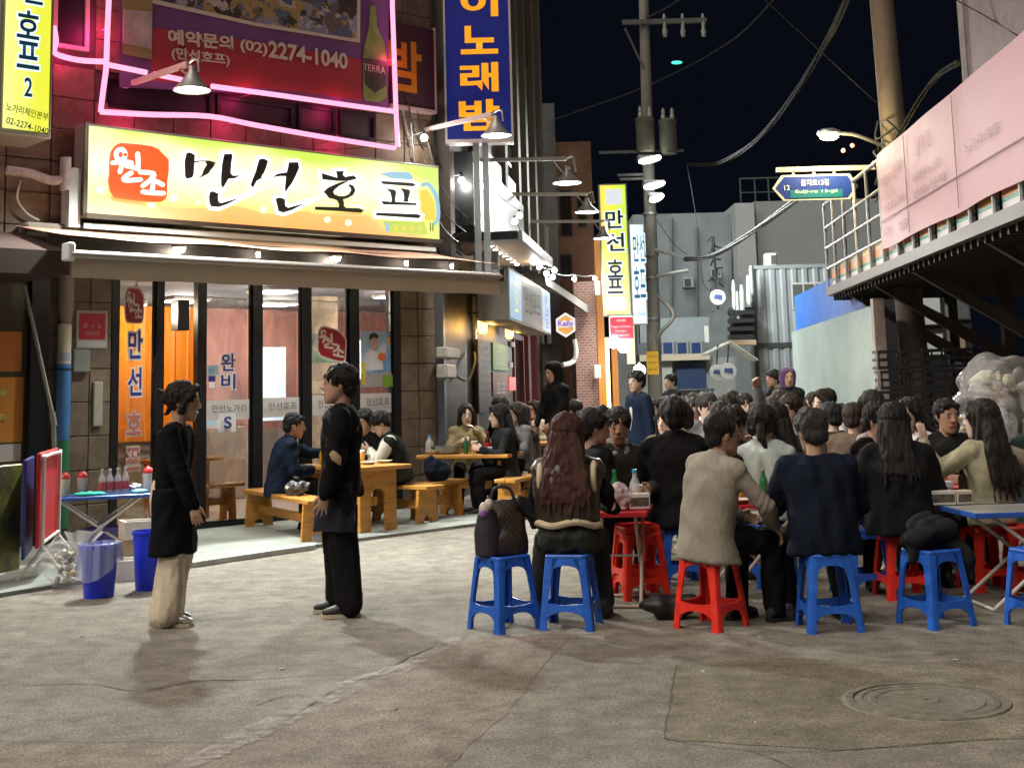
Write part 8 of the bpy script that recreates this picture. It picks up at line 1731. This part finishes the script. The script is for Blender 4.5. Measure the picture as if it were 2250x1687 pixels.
J = solve(True, .46, lean=.2, hp=.1, hands={1: Vector((.15, .36, .8)), -1: Vector((-.15, .36, .8))}); person('guest in dark clothes facing us behind the varsity jacket man', A2(812, 16.05), pi-.5, J, 'c', 'short', H_BLACK, [('top', 'jacket', C_black, {'hem': .1, 'fat': .02}), ('pants', 'trousers', C_black, {})], .011)
J = solve(True, .46, lean=.12, hp=.0, hands={1: Vector((.12, .34, .86)), -1: Vector((-.10, .30, 1.0))}); person('woman with long hair in an olive coat facing us at the arched table', A2(1022, 17.95), pi+.15, J, 'c', 'long', H_DARK, [('top', 'coat', C_camel, {'hem': .1, 'fat': .026}), ('pants', 'trousers', C_black, {})], .011)
J = solve(True, .46, lean=.14, hp=.05, hands={1: Vector((.12, .34, .8)), -1: Vector((-.12, .34, .8))}); person('woman with black hair in a dark grey coat in profile at the arched table', A2(1110, 16.9), pi/2+.25, J, 'c', 'long', H_BLACK, [('top', 'coat', C_char, {'hem': .25, 'flare': .04, 'fat': .026}), ('pants', 'trousers', C_black, {})], .010, shoes=dark_sh)
J = solve(True, .46, lean=.1, hp=.1, hands={1: Vector((.12, .3, .95)), -1: Vector((-.15, .34, .8))}); person('woman in dark clothes with one hand at her chin behind the grey coat', A2(1142, 18.3), pi/2+.6, J, 'c', 'long', H_DARK, [('top', 'coat', C_grey, {'hem': .1, 'fat': .02}), ('pants', 'trousers', C_black, {})], .012)
J = solve(True, .46, lean=.05, hands={1: Vector((.15, .3, .8)), -1: Vector((-.15, .3, .8))}); person('woman with tied hair in a cream coat at the far wooden table', A2(1172, 20.9), pi-.5, J, 'c', 'bun', H_DARK, [('top', 'coat', C_cream, {'hem': .1, 'fat': .024}), ('pants', 'trousers', C_black, {})], .012)
J = solve(True, .46, lean=.05, hands={1: Vector((.15, .3, .8)), -1: Vector((-.15, .3, .8))}); person('woman with long hair in a dark green coat beside the pink cushion', A2(1238, 20.6), pi+.3, J, 'c', 'long', H_BLACK, [('top', 'coat', cloth('greencoat', (.01, .025, .027)), {'hem': .1, 'fat': .024}), ('pants', 'trousers', C_black, {})], .012)
J = solve(True, .46, lean=.1, hands={1: Vector((.15, .3, .8)), -1: Vector((-.15, .3, .8))}); person('guest in a white jacket seen from behind at the far wooden table', A2(1268, 20.0), .6, J, 'c', 'short', H_BLACK, [('top', 'jacket', C_white, {'hem': .1, 'fat': .024}), ('pants', 'trousers', C_black, {})], .013)
# ---- standing in the background
J = solve(lean=0., hy=.15, hands={1: Vector((.24, .0, .74)), -1: Vector((-.24, .0, .74))}); p = person('standing man in a dark navy jacket and white shirt turned left', A2(1402, 17.2), pi/2+.55, J, 'c', 'bangs', H_BLACK, [('top', 'jacket', C_coat, {'hem': .16, 'fat': .012, 'r': (.076, .068, .052)}), ('pants', 'trousers', C_black, {})], .011, shoes=dark_sh)
m = MB(); oval(m, [(J.spine[k]+J.ya[k]*(d-.012)-(Vector((0, 0, .06)) if k == 0 else Vector()), J.xa[k]*w, J.ya[k]*.05) for k, (w, d) in enumerate(((.05, .105), (.045, .10), (.045, .10), (.05, .105), (.06, .105), (.06, .085)))], 16); me = remesh(m, .012, 2); me.materials.append(C_white); link('shirt', me, p)
J = solve(lean=.05, hp=.2, hands={1: Vector((.15, .25, .9)), -1: Vector((-.15, .25, .9))}); p = person('hooded figure in black standing by the dark doorway', A2(1222, 19.2, .1), pi-.9, J, 'd', None, None, [('top', 'jacket', C_black, {'hem': .14, 'fat': .03}), ('hood', 'hood', C_black, {}), ('pants', 'trousers', C_black, {})], .013); p.scale = (1.04,)*3
m = MB(); m.box((SX(1222, 19.2)-.5, 18.8, 0), (SX(1222, 19.2)+.4, 20.0, .10)); o = m.build('door_step', M_concrete); tag(o, 'low concrete step under the hooded figure', 'step')
J = solve(lean=0.); person('distant standing man in a dark cap and jacket by the blue shutter', A2(1476, 24.), pi/2+.5, J, 'c', 'short', H_BLACK, [('top', 'jacket', C_char, {'hem': .12, 'fat': .03}), ('pants', 'trousers', C_black, {})], .015)
J = solve(lean=.0, hy=.2); person('distant standing man in dark clothes with his head turned near the container', A2(1702, 21.), pi/2+.3, J, 'b', 'short', H_BLACK, [('top', 'jacket', C_black, {'hem': .12, 'fat': .03}), ('pants', 'trousers', C_black, {})], .015)
J = solve(lean=.0); p = person('distant standing person in a purple knitted hat near the pale fence', A2(1733, 20.), pi, J, 'b', None, None, [('top', 'jacket', C_char, {'hem': .12, 'fat': .03}), ('hood', 'hat', cloth('hatpurple', (.12, .07, .16)), {}), ('pants', 'trousers', C_black, {})], .015)
# ---- the seated crowd behind, built from a few figures and told apart by clothes
arch = {}
def archetype(key, J, hs, face, q=.013):
    p = person('x', Vector(), 0, J, 'c', hs, H_BLACK, [('top', 'jacket', C_grey, {'hem': .1, 'fat': .024}), ('pants', 'trousers', C_black, {})], q, face=face); arch[key] = [p, False]
archetype('m', solve(True, .47, lean=.14, hp=.05, hands={1: Vector((.17, .34, .76)), -1: Vector((-.17, .34, .76))}, build=1.05), 'short', True)
archetype('b', solve(True, .47, lean=.22, hp=.1, hy=.3, hands={1: Vector((.12, .30, .9)), -1: Vector((-.17, .34, .76))}, build=1.08), 'bangs', True)
archetype('w', solve(True, .47, lean=.10, hy=-.2, hands={1: Vector((.17, .34, .76)), -1: Vector((-.12, .30, .92))}, build=.95), 'long', True)
archetype('r', solve(True, .47, lean=.05, hy=.3, hands={1: Vector((.20, .28, 1.42)), -1: Vector((-.17, .34, .76))}, poles={1: (.8, -.2, -.6), -1: (-.5, -.6, -.5)}, build=1.0), 'short', True)
crowd = [('m', 1586, 13.2, 2.8, C_grey, 'grey', 'behind the tweed jacket man'), ('b', 1616, 14.6, 2.2, C_taupe, 'taupe', 'left of the white-jacketed guest'), ('w', 1657, 13.6, pi, C_white, 'white', 'beyond the mint sweater woman'), ('r', 1742, 13.4, 2.0, C_grey, 'grey', 'with an arm raised'), ('m', 1702, 14.4, 2.6, C_cream, 'cream', 'behind the raised arm'),
 ('m', 1776, 13.0, 2.7, C_black2, 'soft black', 'before the pale fence'), ('w', 1808, 14.2, 2.6, C_white, 'white', 'before the pale fence'), ('b', 1838, 12.6, .4, C_olive, 'olive', 'before the pale fence'), ('m', 1866, 12.2, -.6, C_brownc, 'brown', 'beside the man with glasses'), ('b', 1548, 14.4, pi, C_grey, 'grey', 'behind the taupe coat'),
 ('w', 1462, 14.0, 2.8, C_brownc, 'brown', 'near the suited man'), ('m', 1525, 16.2, 2.9, C_navy, 'navy', 'in the rear rows'), ('b', 1635, 17.0, 3.0, C_olive, 'olive', 'in the rear rows'), ('m', 1590, 18.5, 2.5, C_char, 'charcoal', 'in the rear rows'), ('w', 1555, 19.5, 2.0, C_cream, 'cream', 'in the rear rows'), ('m', 1680, 18.2, 2.5, C_black, 'black', 'in the rear rows'), ('b', 1770, 16.5, 2.3, C_navy, 'navy', 'by the fence foot'), ('m', 1815, 16.0, -.4, C_grey, 'grey', 'by the fence foot'), ('w', 1500, 20.5, 2.4, C_grey, 'grey', 'rearmost, by the railing'), ('m', 1430, 20., pi, C_brownc, 'brown', 'rearmost, by the pole'), ('b', 1930, 12.8, .3, C_black2, 'soft black', 'in front of the crates'), ('m', 1648, 20.5, 2.9, C_taupe, 'taupe', 'rearmost, by the container'),
 ('m', 1470, 17.2, .5, C_char, 'charcoal', 'behind the suited man'), ('b', 1490, 18.6, 2.6, C_cream, 'cream', 'two rows behind the suited man'), ('w', 1532, 18.0, 3.3, C_navy, 'navy', 'in the middle rows'), ('m', 1562, 16.6, 2.4, C_white, 'white', 'in the middle rows'), ('b', 1604, 16.0, -.3, C_black, 'black', 'in the middle rows'), ('w', 1664, 16.2, .1, C_brownc, 'brown', 'in the middle rows'), ('m', 1716, 16.4, 2.8, C_grey, 'grey', 'in the middle rows'), ('b', 1738, 18.4, 3.1, C_taupe, 'taupe', 'left of the fence end'), ('w', 1702, 20.2, 2.7, C_white, 'white', 'near the container foot'), ('m', 1612, 21.5, .3, C_cream, 'cream', 'below the hanging discs'), ('b', 1575, 22.5, 2.9, C_navy, 'navy', 'below the hanging discs'), ('w', 1528, 22.0, .4, C_black, 'black', 'before the far railing'), ('m', 1792, 18.2, 2.4, C_brownc, 'brown', 'against the fence foot'), ('b', 1846, 14.6, 2.9, C_cream, 'cream', 'near the fence post'),
 ('m', 1108, 19.4, 2.2, C_black2, 'soft black', 'behind the arched table'), ('w', 1200, 21.6, pi, C_char, 'charcoal', 'among the far wooden table women'), ('b', 1160, 19.3, .8, C_brownc, 'brown', 'before the far wooden table')]
for i, (k, u, y, yw, c_, cn_, where) in enumerate(crowd):
    a, usedk = arch[k]; lb = 'seated guest in a %s jacket %s%s' % (cn_, {'m': '', 'b': 'with a fringe ', 'w': 'with long hair ', 'r': ''}[k], where)
    if not usedk:
        arch[k][1] = True; p = a; p.location = A2(u, y); p.rotation_euler = (0, 0, yw); p['label'] = lb; p['group'] = 'seated crowd in the rear'
        for ch in p.children:
            if ch.name.startswith('jacket'):
                ch.material_slots[0].link = 'OBJECT'; ch.material_slots[0].material = c_
    else:
        p = dup(a, A2(u, y), yw, lb, 'seated crowd in the rear')
        for ch in p.children:
            if ch.name.startswith('jacket'): ch.material_slots[0].link = 'OBJECT'; ch.material_slots[0].material = c_
    hm_ = (H_BLACK, H_DARK, H_BLACK, hairmat('chestnut', (.035, .02, .014)), hairmat('grey', (.035, .03, .028)))[i % 5]
    for ch in p.children:
        if ch.name.startswith('hair'): ch.material_slots[0].link = 'OBJECT'; ch.material_slots[0].material = hm_
    p.scale = (1.0+.06*sin(i*2.3),)*3
bpy.data.scenes.remove(TMP)
